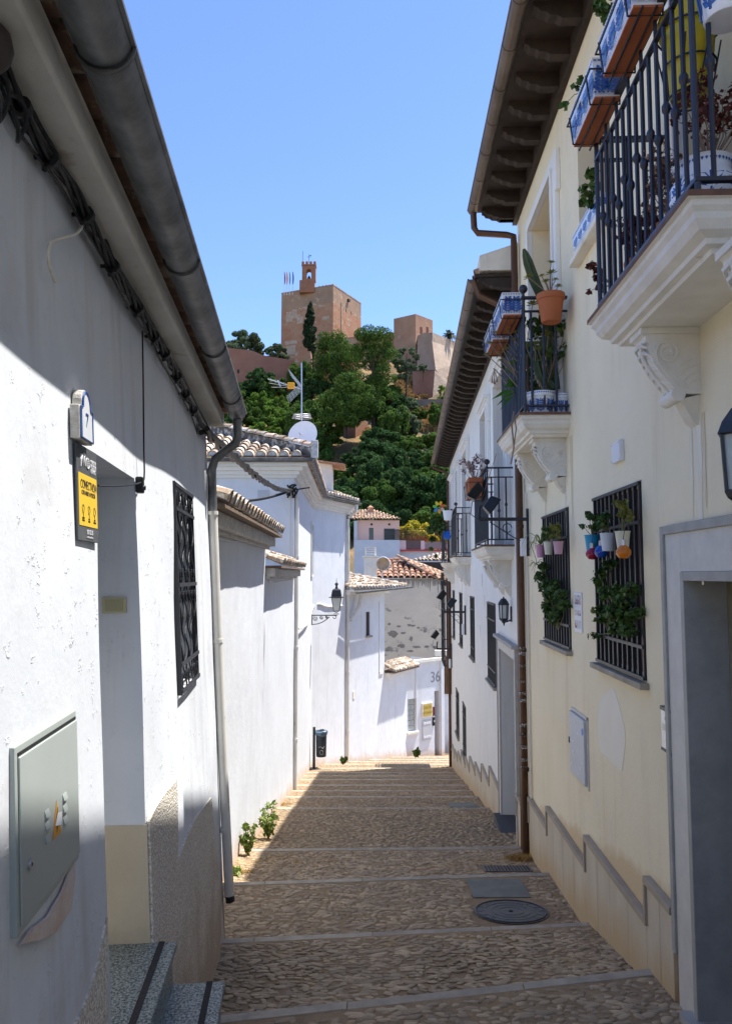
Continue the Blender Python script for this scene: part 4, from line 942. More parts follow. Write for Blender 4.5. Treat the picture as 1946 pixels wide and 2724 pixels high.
mb=MB()
for a,b,n in ((gp[0],gp[1],7),(gp[1],gp[2],22),(gp[2],gp[3],6)):
    gutter(a+Vector((0,0,ZE+.06)),b+Vector((0,0,ZE+.06)),.075,mb,collars=[(k+.5)/n for k in range(n)])
mb.build('gutter',M['zinc'],hh,smooth=True)
# clay boards under the side eaves
mb=MB(); ri=ring_off(.33,0,0,MB()); ro=ring_off(.47,0,0,MB())
for i in (1,2):
    L=(ri[i+1]-ri[i]).length; n=int(L/.16)
    for k in range(n):
        t0=(k+.06)/n; t1=(k+.9)/n; z=Vector((0,0,ZE+.0)); 
        mb.hexa([ri[i].lerp(ri[i+1],t0)+z,ro[i].lerp(ro[i+1],t0)+z,ro[i].lerp(ro[i+1],t1)+z,ri[i].lerp(ri[i+1],t1)+z]+[p+z+Vector((0,0,.02)) for p in (ri[i].lerp(ri[i+1],t0),ro[i].lerp(ro[i+1],t0),ro[i].lerp(ro[i+1],t1),ri[i].lerp(ri[i+1],t1))])
mb.build('eaves_tile_course',M['clay'],hh)
RS=.36
cor=gp[1]; ez=ZE+.11
bs=MB(); caps=MB()
tm=tile_rows(Vector((cor.x+.05,cor.y+.02,ez)),Vector((-1,0,0)),Vector((0,1,RS)),5.2,9,.262,.38,.115,None,21,Lf=lambda s:(0,max(0,s*1.06-.12)),caps=caps,base=bs)
tm.build('roof_tiles',M['clay_pale'],hh); caps.build('mortar_ends',M['mortar'],hh)
d3=(gp[2]-gp[1]).normalized(); tm=tile_rows(gp[1]+Vector((.03,.02,ez)),d3,Vector((-d3.y,d3.x,RS)),(gp[2]-gp[1]).length+.6,4,.25,.38,.11,None,22,Lf=lambda s:(0,min(3.6,max(0,s*1.06-.1))),base=bs)
tm.build('roof_tiles',M['clay_pale'],hh)
d4=(gp[3]-gp[2]).normalized(); caps=MB(); tm=tile_rows(gp[2]+Vector((0,0,ez)),d4,Vector((-d4.y,d4.x,RS)),(gp[3]-gp[2]).length,1.6,.25,.38,.11,None,23,base=bs,caps=caps)
tm.build('roof_tiles',M['clay_old'],hh); caps.build('mortar_ends',M['mortar'],hh); bs.build('roof',M['under'],hh)
ha=Vector((cor.x+.05,cor.y+.05,ez+.10)); hb=ha+Vector((-3.6,3.6,1.38))
mb=MB(); e_=Vector((.7,.7,0))*.06; mb.hexa([ha-e_-Vector((0,0,.1)),ha+e_-Vector((0,0,.1)),hb+e_-Vector((0,0,.1)),hb-e_-Vector((0,0,.1)),ha-e_+Vector((0,0,.10)),ha+e_+Vector((0,0,.10)),hb+e_+Vector((0,0,.10)),hb-e_+Vector((0,0,.10))]); mb.build('hip_mortar',mat('blackened_mortar',(.10,.09,.08),(.42,.40,.37),6,.95,.006,30,lo=.48,hi=.62),hh)
ridge_tiles(ha+Vector((0,0,.11)),hb+Vector((0,0,.11)),.10,.36,seed=5).build('hip_tiles',M['clay_pale'],hh)
MB().box(ha.x-.06,ha.x+.10,ha.y-.08,ha.y+.08,ha.z-.14,ha.z+.28).build('hip_end_stop',M['mortar'],hh,bevel=.02)
# roof volumes behind (light block + chimney-like box)
mb=MB(); mb.box(-1.75,-1.2,27.2,28.2,2.6,4.0); vb=mb.build('roof_turret',M['stucco'],hh); mb=MB(); mb.hexa([(-2.2,26.9,4.06),(-.75,26.9,3.86),(-.75,28.4,3.86),(-2.2,28.4,4.06),(-2.2,26.9,4.12),(-.75,26.9,3.92),(-.75,28.4,3.92),(-2.2,28.4,4.12)]); mb.build('turret_cap',M['clay_red'],hh)
# pipes on the corners
def vpipe(p,z0,z1,r,m,parent,label=None):
    o=MB().tube([Vector((p.x,p.y,z)) for z in (z0,z1)],r,10).build('downpipe',m,parent,smooth=True)
    mb=MB()
    z=z1+1.2
    while z<z0: MB().tube([Vector((p.x,p.y,z-.025)),Vector((p.x,p.y,z+.025))],r+.012,10).build('pipe_clip',m,o); z+=2.1
    return o
vpipe(S3.P(.12,.055,0),1.9,gz(-1.6,18.1),.05,M['whitepipe'],hh)
MB().tube([F3.P(.10,.04,1.95),F3.P(.10,.04,-.2)],.012,6).build('conduit',M['whitepipe'],hh)
pc=T3.P(LT3-.02,.07,0); vpipe(pc,2.1,gz(-.6,28.6)-.1,.055,M['whitepipe'],hh)
g=gp[3]; MB().tube([g+Vector((-.12,-.3,ZE)),g+Vector((-.12,-.3,ZE-.22)),Vector((pc.x+.1,pc.y,ZE-.42)),Vector((pc.x,pc.y,2.15))],.06,8).build('downpipe',M['whitepipe'],hh,smooth=True)
mb=MB(); mb.fbox(S3,6.9,7.9,.001,.05,-.05,1.75); sh_=mb.build('window_frame',M['stucco'],hh); MB().fbox(S3,7.0,7.8,.05,.055,.05,1.65).build('pane',M['glass'],sh_)
mb=MB(); s,z=F3.px(700,1315); mb.fbox(F3,s-.13,s+.13,.0,.02,z-.1,z+.1); mb.build('vent',M['boxgrey2'],hh)
# cable crossing to the corner and back
p0=bp[-1]; p1=F3.P(.05,.10,1.98); tw=empty('overhead_cable',p1,'thick twisted black cable spanning from the old house eaves to the corner house','cable')
n=26; bas=[p0.lerp(p1,i/n)+Vector((0,0,-.16*math.sin(math.pi*i/n))) for i in range(n+1)]
twisted(bas,3,.030,.022,5,'strand',tw,seed=4)
mb=MB(); rg=random.Random(5)
for k in range(14):
    a=p1+Vector((rg.uniform(-.12,.1),rg.uniform(-.05,.05),rg.uniform(-.18,.14))); b=p1+Vector((rg.uniform(-.12,.12),rg.uniform(-.05,.05),rg.uniform(-.18,.14))); mb.tube([a,(a+b)/2+Vector((.03,0,.03)),b],.022,5)
mb.tube([p1,p1+Vector((.42,-.05,.06))],.018,5); mb.build('splice',M['black'],tw)
p2=wpt(F3,632,1335,.1); p2=at(632,1335,16.2)
dc=MB().tube([p1.lerp(p2,i/10)+Vector((0,0,-.05*math.sin(math.pi*i/10))) for i in range(11)],.032,7).build('overhead_cable',M['black'],None,smooth=True); tag(dc,'thick black cable dropping from the corner bracket to the garden wall coping','cable')
# satellite dish and aerial
dz=at(807,1160,21.5); dsh=empty('satellite_dish',(dz.x,dz.y+.2,dz.z-.55),'big white satellite dish on the corner house roof','satellite dish')
ax=Vector((-.28,-.93,.25)).normalized(); prof=[(.0,0)]+[(r,.42*r*r) for r in (.08,.16,.24,.32,.38,.42)]+[(.435,.078),(.43,.06)]+[(r,.42*r*r-.012) for r in (.38,.3,.2,.1)]+[(0,-.012)]
MB().lathe(prof,dz,32,axis=ax).build('reflector',M['plastic_w'],dsh,smooth=True)
mb=MB(); f=dz+ax*.32+Vector((0,0,-.05)); mb.tube([dz+Vector((0,0,-.42))+ax*.05,f],.012,6); mb.tube([f,f-ax*.08],.028,8); mb.build('feed_arm',M['boxgrey2'],dsh)
mb=MB(); mb.tube([dz-ax*.03,dz-ax*.18,dz-ax*.18-Vector((0,0,.8))],.025,8); mb.build('mount',M['zinc'],dsh)
a0=at(803,1165,22.0); a1=at(802,965,22.0); an=empty('tv_aerial',(a0.x,a0.y,a0.z-.6),'metal mast with a yagi television aerial behind the satellite dish','aerial')
MB().tube([a0-Vector((0,0,.8)),a1],.018,8).build('mast',M['steel'],an)
hy=at(800,1022,22).z
def ap(x,y): return at(x,y,22.0)
mb=MB(); b0=ap(712,1008); b1=ap(800,1035); mb.tube([b0,b1],.012,6); mb.tube([ap(716,1019),ap(775,1029)],.008,5); mb.tube([ap(722,1030),ap(775,1031)],.008,5)
for (xa,ya,xb,yb) in ((738,1012,746,1028),):
    mb.tube([ap(xa,ya),ap(xb,yb)],.02,6)
for k in range(5):
    t=k/4; o_=Vector((0,(-.35+.175*k),0)); mb.tube([ap(772,993)+o_,ap(800,1027)+o_],.008,4); mb.tube([ap(768,1062)+o_,ap(800,1030)+o_],.008,4)
for k in range(6):
    t=k/5
    for A_,B_ in (((770,990),(800,1027)),((766,1064),(800,1030))):
        p=ap(*A_).lerp(ap(*B_),t); mb.tube([p+Vector((0,-.38,0)),p+Vector((0,.38,0))],.006,4)
for k in range(6):
    p=b0.lerp(b1,.1+.13*k); mb.tube([p+Vector((0,-.12,.0)),p+Vector((0,.12,0))],.006,4); mb.tube([p+Vector((0,0,-.05)),p+Vector((0,0,.05))],.006,4)
mb.build('yagi_elements',M['steel'],an); MB().box(ap(774,1026).x-.10,ap(774,1026).x+.1,21.92,22.08,ap(774,1026).z-.08,ap(774,1026).z+.08).build('balun',mat('orange_plastic',(.75,.36,.02),None,rough=.4),an,bevel=.01)
mb=MB()
for dz_,r_ in ((0,.26),(-.06,.28),(.05,.24)):
    c=ap(803,1107); mb.tube([c+Vector((r_*math.cos(a),r_*math.sin(a),dz_+.03*math.sin(a))) for a in [2*math.pi*j/24 for j in range(24)]]+[c+Vector((r_,0,dz_))],.010,5,cap=False)
mb.build('halo_element',M['steel'],an)
# wall lantern on scrolled bracket
def wall_lantern(root,F,s,z,L,label):
    t=empty('wall_lantern',F.P(s,0,z),label,'wall lantern'); 
    mb=MB(); mb.fbox(F,s-.02,s+.02,.001,.03,z-.32,z+.03); mb.tube([F.P(s,.02,z),F.P(s,L,z)],.018,8); mb.tube([F.P(s,.03,z-.3)]+[F.P(s,.03+(L*.72)*t_,z-.3+.25*t_**2.2) for t_ in (.3,.55,.8,1)],.014,6)
    for cx,r in ((.13,.085),(.33,.06),(.5,.045)):
        mb.tube([F.P(s,cx+r*(1-j/26)*math.cos(.55*j+2),z-.12+(cx*.12)+r*(1-j/26)*math.sin(.55*j+2)) for j in range(22)],.010,5)
    mb.tube([F.P(s,L-.02+.05*math.cos(a),z-.06+.05*math.sin(a)) for a in [1.5-j*.6 for j in range(9)]],.012,5)
    mb.build('bracket',M['iron'],t)
    c=F.P(s,L+.04,z+.14); k4=[math.pi/4+math.pi/2*j for j in range(4)]
    b0=[c+Vector((.13*math.cos(a),.13*math.sin(a),0)) for a in k4]; b1=[c+Vector((.225*math.cos(a),.225*math.sin(a),.44)) for a in k4]
    mb=MB()
    for i in range(4): mb.tube([b0[i],b1[i]],.011,5); mb.tube([b0[i],b0[(i+1)%4]],.012,5); mb.tube([b1[i],b1[(i+1)%4]],.014,5)
    mb.lathe([(.34,0),(.34,.02),(.22,.04),(.24,.06),(.19,.25),(.15,.28),(.07,.30),(.04,.38),(.085,.45),(.06,.48),(.016,.50),(.004,.66)],c+Vector((0,0,.44)),4,rot=math.pi/4)
    mb.tube([c+Vector((0,0,-.15)),c+Vector((-.09,0,-.1)),b0[0]],.009,5); mb.tube([c+Vector((0,0,-.15)),c+Vector((.09,0,-.1)),b0[2]],.009,5); mb.tube([F.P(s,L,z),c+Vector((0,0,-.15)),c+Vector((0,0,-.08))],.014,6)
    mb.build('frame',M['iron'],t)
    mb=MB(); 
    for i in range(4): 
        j=(i+1)%4; mb.quad(b0[i]*.995+c*.005,b0[j]*.995+c*.005,b1[j]*.995+c*.005,b1[i]*.995+c*.005)
    mb.build('glass',M['frost'],t)
sL,zL=S3.px(829,1638); zL=at(829,1637,25.6).z
wall_lantern(None,S3,7.65,zL,.78,'black four-sided street lantern on scrolled bracket, above the litter bin')
wire('wall_cable','pale cable looping round the corner behind the street lantern','cable',[S3.P(.3,.1,at(795,1672,18.4).z),S3.P(4.5,.05,at(805,1660,22.4).z),S3.P(7.9,.04,at(827,1615,25.8).z),T3.P(.5,.03,at(850,1607,26.5).z),T3.P(1.2,.03,at(870,1613,27.3).z),T3.P(2.6,.03,at(915,1610,28.5).z)],.025,M['whitepipe'])
# litter bin on its post
bb=empty('litter_bin',(-1.62,25.2,gz(-1.6,25.2)),'dark metal litter bin on a post with a blue bag liner by the corner house','litter bin')
gzb=gz(-1.6,25.2); mb=MB(); mb.box(-1.70,-1.62,25.16,25.24,gzb,gzb+1.3); mb.box(-1.78,-1.54,25.08,25.32,gzb,gzb+.02); mb.build('post',M['iron'],bb)
bc=Vector((-1.43,25.2,0)); 
MB().lathe([(.15,.38),(.16,.40),(.175,1.12),(.18,1.14),(.165,1.13),(.15,.42)],bc+Vector((0,0,gzb)),20).build('bin',mat('bin_paint',(.02,.03,.045),(.05,.06,.08),12,.45),bb,smooth=True)
rgb_=random.Random(8); pr=[]
mb=MB(); vs=[]
for i,(r,z) in enumerate(((.165,1.02),(.20,1.10),(.205,1.17),(.17,1.20),(.14,1.10))):
    for k in range(20): a=2*math.pi*k/20; rr=r+rgb_.uniform(-.012,.015); vs.append(bc+Vector((rr*math.cos(a),rr*math.sin(a),gzb+z+rgb_.uniform(-.025,.025))))
mb.add(vs,[(i*20+k,i*20+(k+1)%20,(i+1)*20+(k+1)%20,(i+1)*20+k) for i in range(4) for k in range(20)]); mb.build('bag',mat('blue_grey_bag',(.13,.20,.28),(.07,.11,.16),14,.35),bb,smooth=True)
mb=MB(); f0=bc+Vector((0,-.172,gzb)); 
mb.tube([f0+Vector((-.07,0,.70)),f0+Vector((.0,-.004,.72)),f0+Vector((.06,0,.66)),f0+Vector((.10,.03,.72))],.007,5); mb.tube([f0+Vector((.02+.05*math.cos(a),-.0,.54+.07*math.sin(a))) for a in [j*.5 for j in range(13)]],.005,5); mb.build('graffiti',M['boxgrey2'],bb)
# ================= lower white house with tile roof =================
T4,LT4=fr2(B3,(1.75,33.5))
lh=empty('lower_house',(.3,30.5,-7),'low white house with lichen tiled roof and slit window, beyond the corner house','house')
sA=T4.px(1022,1650)[0]; sB=LT4
ws0,wz_1=T4.px(973,1628); ws1,wz_0=T4.px(983,1690)
wallmesh(T4,0,sA,-9,-.62,[(ws0,ws1,wz_0,wz_1,.2)]).build('wall',M['white'],lh)
zc=T4.px(1050,1785)[1]
wallmesh(T4,sA,sB,-9,zc,[]).build('low_wall',M['white'],lh)
mb=MB(); a=T4.P(sA,0,-9); mb.quad(a,a+Vector((-2,6,0)),a+Vector((-2,6,8.4)),a+Vector((0,0,8.4))); mb.build('side_wall',M['white'],lh)
MB().fbox(T4,ws0,ws1,-.2,-.03,wz_0,wz_1).build('window',M['darkwood'],lh); MB().fbox(T4,ws0-.06,ws1+.1,-.1,.08,wz_0-.07,wz_0).build('window_sill',M['clay_old'],lh)
ea=T4.P(-.2,.45,-.55); eb_=T4.P(4.25,.45,-.55)
e=(eb_-ea).normalized(); nn=-T4.n.to_3d(); u=Vector((nn.x,nn.y,.27)).normalized(); Wd=(eb_-ea).length
caps=MB(); bs=MB(); tile_rows(ea+Vector((0,0,.03)),e,u,Wd,5,.25,.38,.11,None,31,Lf=lambda s:(0,max(0,(Wd-s)*.95)),caps=caps,base=bs,jit=.02).build('roof_tiles',M['clay_old'],lh); caps.build('mortar_ends',M['mortar'],lh); bs.build('roof',M['under'],lh)
rl_=ea+e*Wd+Vector((0,0,.1)); rr_=ea+u*(Wd*.95)+Vector((0,0,.1)); ridge_tiles(rl_,rr_,.12,.4,seed=8).build('hip_tiles',M['clay_old'],lh)
gutter(ea+Vector((0,0,-.06))+T4.n.to_3d()*.08,eb_+e*.5+Vector((0,0,.08))+T4.n.to_3d()*.08,.07,collars=[.1,.3,.5,.7,.9]).build('gutter',M['zinc'],lh,smooth=True)
mb=MB(); mb.fbox(T4,-.1,sA+.1,0,.2,-.72,-.60); mb.fbox(T4,-.1,sA+.1,0,.38,-.60,-.53); mb.build('cornice',M['white_clean'],lh)
MB().tube([at(960,1584,29.3),at(955,1612,29.2),at(938,1640,28.9),at(932,1650,28.75)],.07,8).build('downpipe',M['whitepipe'],lh,smooth=True)
mb=MB(); s_,z_=T4.px(1008,1600); mb.fbox(T4,s_-.02,s_+.02,.0,.03,T4.px(1008,1790)[1],z_); mb.fbox(T4,s_-.02,s_+.3,.0,.04,T4.px(1008,1794)[1],T4.px(1008,1787)[1]); mb.build('ledge_strip',M['white_clean'],lh)
coping(T4,sA-.0,sA+(sB-sA)*1.15,zc+.05,.45,33,lh,rise=.5,L=.75,box=False,w=.25)
mb=MB(); mb.fbox(T4,sA,sA+(sB-sA)*1.1,.0,.25,zc-.12,zc+.02); mb.build('cornice',M['white_clean'],lh)
mb=MB(); s_,z_=T4.px(940,1849); mb.fbox(T4,s_-.07,s_+.07,0,.02,z_-.14,z_+.14); mb.build('vent',M['stucco'],lh)
# ================= number 36 =================
A6=T4.P(sB,0,0); T6,L6=fr2((A6.x,A6.y),(A6.x+1.9,A6.y+1.75))
h36=empty('entrance_house',(2.6,34.3,-8),'small white entrance front numbered 36 with yellow plaque and glass block window','house')
zt6=-3.78
def p6(x,y): return T6.px(x,y)
w0,w1=p6(1084,1900)[0],p6(1107,1900)[0]; wz1_=p6(1090,1860)[1]; wz0_=p6(1090,1947)[1]
d0,d1=p6(1155,1900)[0],p6(1168,1900)[0]; dz1=p6(1160,1838)[1]
L6e=p6(1178,1900)[0]
wallmesh(T6,0,L6e,-9.3,zt6,[(w0,w1,wz0_,wz1_,.22),(d0,d1,-9.3,dz1,.5)]).build('wall',M['white'],h36)
MB().fbox(T6,-.0,L6e+.05,-.1,.12,zt6,zt6+.12).build('parapet_cap',M['stucco'],h36)
mb=MB(); mb.quad(T6.P(L6e,0,-9.3),T6.P(L6e,-2,-9.3),T6.P(L6e,-2,zt6),T6.P(L6e,0,zt6)); mb.build('side_wall',M['white'],h36)
mb=MB(); 
for i in range(2):
    for j in range(6): mb.fbox(T6,w0+.01+(w1-w0-.01)*i/2,w0+(w1-w0-.01)*(i+1)/2,-.2,-.10,wz0_+.02+(wz1_-wz0_-.04)*j/6,wz0_+(wz1_-wz0_-.04)*(j+1)/6)
mb.build('glass_blocks',mat('glass_block',(.30,.33,.32),(.45,.48,.47),9,.15,spec=.6),h36,bevel=.01)
MB().fbox(T6,w0-.05,w1+.08,-.1,.1,wz0_-.1,wz0_-.01).build('window_sill',M['stucco'],h36)
mb=MB(); g_=p6(1105,1800)[0]; mb.fbox(T6,g_-.02,g_+.02,.0,.03,wz1_,zt6); mb.fbox(T6,L6e-.2,L6e,.0,.08,-9.2,zt6); mb.build('pilaster',M['white'],h36)
MB().fbox(T6,d0,d1,-.5,-.46,-9.3,dz1).build('door',M['darkwood'],h36)
MB().fbox(T6,d0-.1,d1+.25,-.3,.22,-8.75,-8.25).build('doorstep',M['stucco'],h36)
R6=frot(T6); s_,z_=p6(1161,1801); txt('36',.66,h36,'number',mat('grey_numerals',(.28,.28,.30),None,rough=.6),T6.P(s_-.10,.006,z_),R6,.004,sx=1.0)
s_0,z_1=p6(1120,1871); s_1,z_0=p6(1147,1905)
pq=MB().fbox(T6,s_0,s_1,.0,.07,z_0,z_1).build('yellow_plaque',M['stucco'],None,bevel=.01); tag(pq,'yellow ceramic name plaque in a white frame on the front numbered 36','plaque')
fc=MB().fbox(T6,s_0+.05,s_1-.05,.07,.075,z_0+.05,z_1-.05).build('face',mat('plaque_yellow',(.58,.44,.10),(.50,.36,.08),5,.5),pq)
for k,t in enumerate(('CASA DEL','ARTESANO')): txt(t,.15,fc,'lettering',mat('plaque_ink',(.30,.19,.04),None),T6.P((s_0+s_1)/2,.077,z_0+(z_1-z_0)*(.68-.36*k)),R6,.001,sx=.8)
s_0,z_1=p6(1122,1917); s_1,z_0=p6(1145,1966)
mx=MB().fbox(T6,s_0,s_1,.0,.05,z_0,z_1).build('mailbox_panel',M['boxgrey2'],None,bevel=.01); tag(mx,'pale grey panel of letter boxes under the yellow plaque','mailboxes')
for r_ in (.12,.80):
    for c_ in range(3):
        s=s_0+(s_1-s_0)*(.22+.28*c_); z=z_0+(z_1-z_0)*r_; MB().fbox(T6,s-.06,s+.06,.05,.06,z,z+.08).build('flap',M['plastic_w'],mx)
s_,z_=p6(1150.5,1892); o=MB().fbox(T6,s_-.08,s_+.08,0,.05,z_-.19,z_+.19).build('red_plate',mat('dark_red',(.12,.012,.02),None,rough=.5),None); tag(o,'small dark red plate right of the yellow plaque','plate')
s_,z_=p6(1151.5,1919); o=MB().fbox(T6,s_-.07,s_+.07,0,.05,z_-.18,z_+.18).build('intercom',M['plastic_k'],None,bevel=.01); tag(o,'small dark intercom under the red plate of number 36','intercom'); MB().fbox(T6,s_-.03,s_+.05,.05,.07,z_-.03,z_+.06).build('button',M['steel'],o)
# neighbouring house with timber door, seen in the gap
nb=empty('gap_house',(4,36,-8),'shaded house in the gap beside number 36, with brown boards over white wall','house')
ng=at(1186,1900,36.5); mb=MB(); mb.box(ng.x-.35,ng.x+3,36.5,36.6,-10,-4.55-.9); mb.build('wall',M['white_old'],nb)
mb=MB(); rg=random.Random(2)
for k in range(9): mb.box(ng.x-.35+k*.11,ng.x-.35+k*.11+.1,36.45-rg.uniform(0,.04),36.6,-5.5,-3.75)
mb.build('boarded_door',mat('weathered_boards',(.17,.10,.055),(.08,.05,.03),5,.9,.01,20,stretch=(6,6,.6)),nb); MB().box(ng.x-.5,ng.x+3,36.3,36.7,-3.75,-3.5).build('lintel',M['stucco'],nb)
# ================= stained house =================
sth=empty('stained_house',(2,39,-8),'old house with flaking stained grey render and red tiled hip roof, closing the lane','house')
YM=38.0
c0=at(985,1540,YM); c1=at(1150,1538,YM); c2=at(1260,1600,YM)
mstain=mat('flaking_grey_render',(.60,.53,.43),(.52,.46,.375),.9,.95,.01,20,c3=(.26,.24,.21),s3=1.35,t3=.60,stretch=(1,1,1.6))
mb=MB(); mb.add([(c0.x,YM,-9),(6.5,YM,-9),(6.5,YM,-.9),(at(1172,1556,YM).x,YM,-.48),(c1.x,YM,c1.z),(c0.x,YM,c0.z)],[(0,1,2,3,4,5)]); mb.quad((c0.x,YM,-9),(c0.x,YM+6,-9),(c0.x,YM+6,c0.z),(c0.x,YM,c0.z)); mb.build('wall',mstain,sth)
mb=MB(); rg=random.Random(6)
def blot(cx,cz,rx,rz,seed):
    r_=random.Random(seed); n=18; return [(cx+rx*math.cos(2*math.pi*k/n)*r_.uniform(.6,1.15),YM-.006,cz+rz*math.sin(2*math.pi*k/n)*r_.uniform(.55,1.15)) for k in range(n)]
bl=[(1045,1686,14,10),(1072,1684,8,4),(1088,1663,6,4),(1067,1718,12,6),(1108,1721,12,4),(1133,1720,7,4),(1030,1729,7,5),(1093,1699,5,8),(1060,1666,8,3),(1035,1660,5,4),(1130,1680,5,4),(1155,1722,6,5),(1170,1676,5,4),(1098,1664,8,3),(1112,1670,5,3),(1090,1732,9,3)]
mbare=mat('bare_grey_mortar',(.27,.235,.20),(.20,.17,.15),8,.95,.01,30)
for i,(x,y,a,b) in enumerate(bl):
    p=at(x,y,YM); v=blot(p.x,p.z,a/2050*YM,b/2050*YM,i); MB().add([(q[0],q[1]-.0005*i,q[2]) for q in v],[tuple(range(len(v)))]).build('render_loss',mbare,sth)
mb=MB()
for i in range(46):
    x=1034+i*3.1+rg.uniform(-1,1); L=rg.uniform(6,26)*(1.5 if i%7==0 else 1); a=at(x,1540,YM); b=at(x+rg.uniform(-1,1),1540+L,YM); w_=rg.uniform(.02,.06)
    mb.quad((a.x-w_,YM-.004-i*1e-4,a.z),(a.x+w_,YM-.004-i*1e-4,a.z),(b.x+w_*.3,YM-.004-i*1e-4,b.z),(b.x-w_*.3,YM-.004-i*1e-4,b.z))
mb.build('drip_stains',mat('soot_drips',(.20,.19,.18),(.28,.26,.24),9,.95),sth)
Wf=c1.x-c0.x; xa=at(1077,1494,YM).x-c0.x
bs=MB(); tile_rows((c0.x,YM-.25,c0.z+.04),(1,0,0),(0,1,.36),Wf,3,.26,.4,.11,None,41,Lf=lambda s:(0,2.6 if s<xa else max(0,2.6*(Wf-s)/(Wf-xa))),base=bs,jit=.015).build('roof_tiles',M['clay_red'],sth)
ap_=Vector((c0.x+xa,YM-.25+2.45,c0.z+.04+2.45*.36)); ridge_tiles(Vector((c1.x+.05,YM-.25,c1.z+.10)),ap_+Vector((0,0,.08)),.13,.4,seed=2).build('hip_tiles',M['clay_red'],sth); ridge_tiles(Vector((c0.x,ap_.y,ap_.z-.05)),ap_+Vector((0,0,.05)),.13,.4,seed=3).build('ridge_tiles',M['clay_red'],sth)
rd=(Vector((c1.x+3.2,YM+1.0,c1.z-1.15))-Vector((c1.x,YM-.25,c1.z))); 
tile_rows((c1.x,YM-.25,c1.z+.03),rd,Vector((-.62,.70,.40)),rd.length,3.2,.26,.4,.11,None,42,Lf=lambda s:(0,2.9),base=bs,jit=.015).build('roof_tiles',M['clay'],sth); bs.build('roof',M['under'],sth)
# chimney + rusty dish between the roofs
c=at(985,1500,35.5); ch_=empty('chimney',(c.x,35.5,-1.2),'plastered chimney with stacked tile cap between the lower roofs','chimney')
mb=MB(); mb.box(c.x-.30,c.x+.30,35.3,35.9,-1.6,c.z+.30); mb.build('stack',M['stucco'],ch_,bevel=.02)
mb=MB(); mb.box(c.x-.38,c.x+.38,35.22,35.98,c.z+.30,c.z+.36)
for sx in (-.22,.22):
    for sy in (35.4,35.8): mb.box(c.x+sx-.04,c.x+sx+.04,sy-.04,sy+.04,c.z+.36,c.z+.74)
for k in range(4): mb.box(c.x-.26,c.x+.26,35.34,35.86,c.z+.44+.1*k,c.z+.47+.1*k)
mb.build('cap',M['stucco'],ch_)
c=at(1018,1500,35.0); ds=empty('rusty_dish',(c.x,35.2,c.z-.4),'small rust-stained satellite dish beside the plastered chimney','satellite dish')
ax=Vector((.1,-.98,.12)).normalized(); MB().lathe([(0,0),(.12,.01),(.22,.035),(.28,.06),(.30,.07),(.29,.05),(.2,.012),(0,-.015)],c,24,axis=ax).build('reflector',mat('rusty_dish_face',(.50,.36,.22),(.34,.19,.09),4,.6,c3=(.62,.58,.50),s3=3,t3=.55),ds,smooth=True)
mb=MB(); mb.tube([c+Vector((.30*math.cos(a),0,.30*math.sin(a)))+ax*.07 for a in [2*math.pi*j/24 for j in range(25)]],.022,5,cap=False); mb.tube([c-ax*.02,c-ax*.2,c-ax*.2-Vector((0,0,.9))],.03,6); mb.build('rim',M['boxgrey2'],ds)
# ================= houses further down =================
def flatbox(p0,p1,Y,dpt,z0,z1): return MB().box(p0,p1,Y,Y+dpt,z0,z1)
YP=62.0
X=lambda x,Y=YP: at(x,1500,Y).x
Z=lambda y,Y=YP: at(1000,y,Y).z
pk=empty('pink_house',(X(1000),YP,-6),'small pink house with tiled roof and brick chimney below the wood','house')
mpink=mat('pink_render',(.74,.47,.38),(.70,.44,.36),2,.9,.004,20); mgrey=mat('grey_white_render',(.56,.56,.60),(.50,.50,.53),1.5,.9,.004,20,c3=(.4,.4,.42),s3=2,t3=.66)
fp=Frame((X(948),YP),(1,0)); WX=X(1062)-X(948)
h1=[(X(981)-X(948),X(993)-X(948),Z(1436),Z(1404),.25),(X(1021)-X(948),X(1050)-X(948),Z(1436),Z(1406),.4)]
wallmesh(fp,0,WX,Z(1437),Z(1384),h1).build('upper_wall',mpink,pk)
mb=MB()
for a,b,c_,d_,e_ in h1: mb.fbox(fp,a,b,-.4,-.2,c_,d_)
mb.build('window',M['glass'],pk)
mb=MB(); mb.box(X(941),X(1062),YP-.5,YP-.4,-8,Z(1437)); mb.quad((X(941),YP-.5,-8),(X(941),YP+5,-8),(X(941),YP+5,Z(1437)),(X(941),YP-.5,Z(1437))); mb.box(X(941),X(950),YP-.2,YP+.1,Z(1437),Z(1386)); mb.build('lower_wall',mgrey,pk)
mb=MB()
for x in (988,1035): 
    p=Vector((X(x),YP-.02,Z(1395))); mb.tube([p,p+Vector((0,-.03,0))],.09,12)
mb.build('round_vent',M['darkwood'],pk)
ez_=Z(1384)+.05; bs=MB(); 
xa0=X(934)-.0; W2=X(1067)-X(934)
tile_rows((xa0,YP-.35,ez_),(1,0,0),(0,1,.33),W2,5,.24,.4,.10,None,51,Lf=lambda s:(0,min(3.1,max(0,(W2-s)*1.5))),base=bs,jit=.015).build('roof_tiles',M['clay'],pk); bs.build('roof',M['under'],pk)
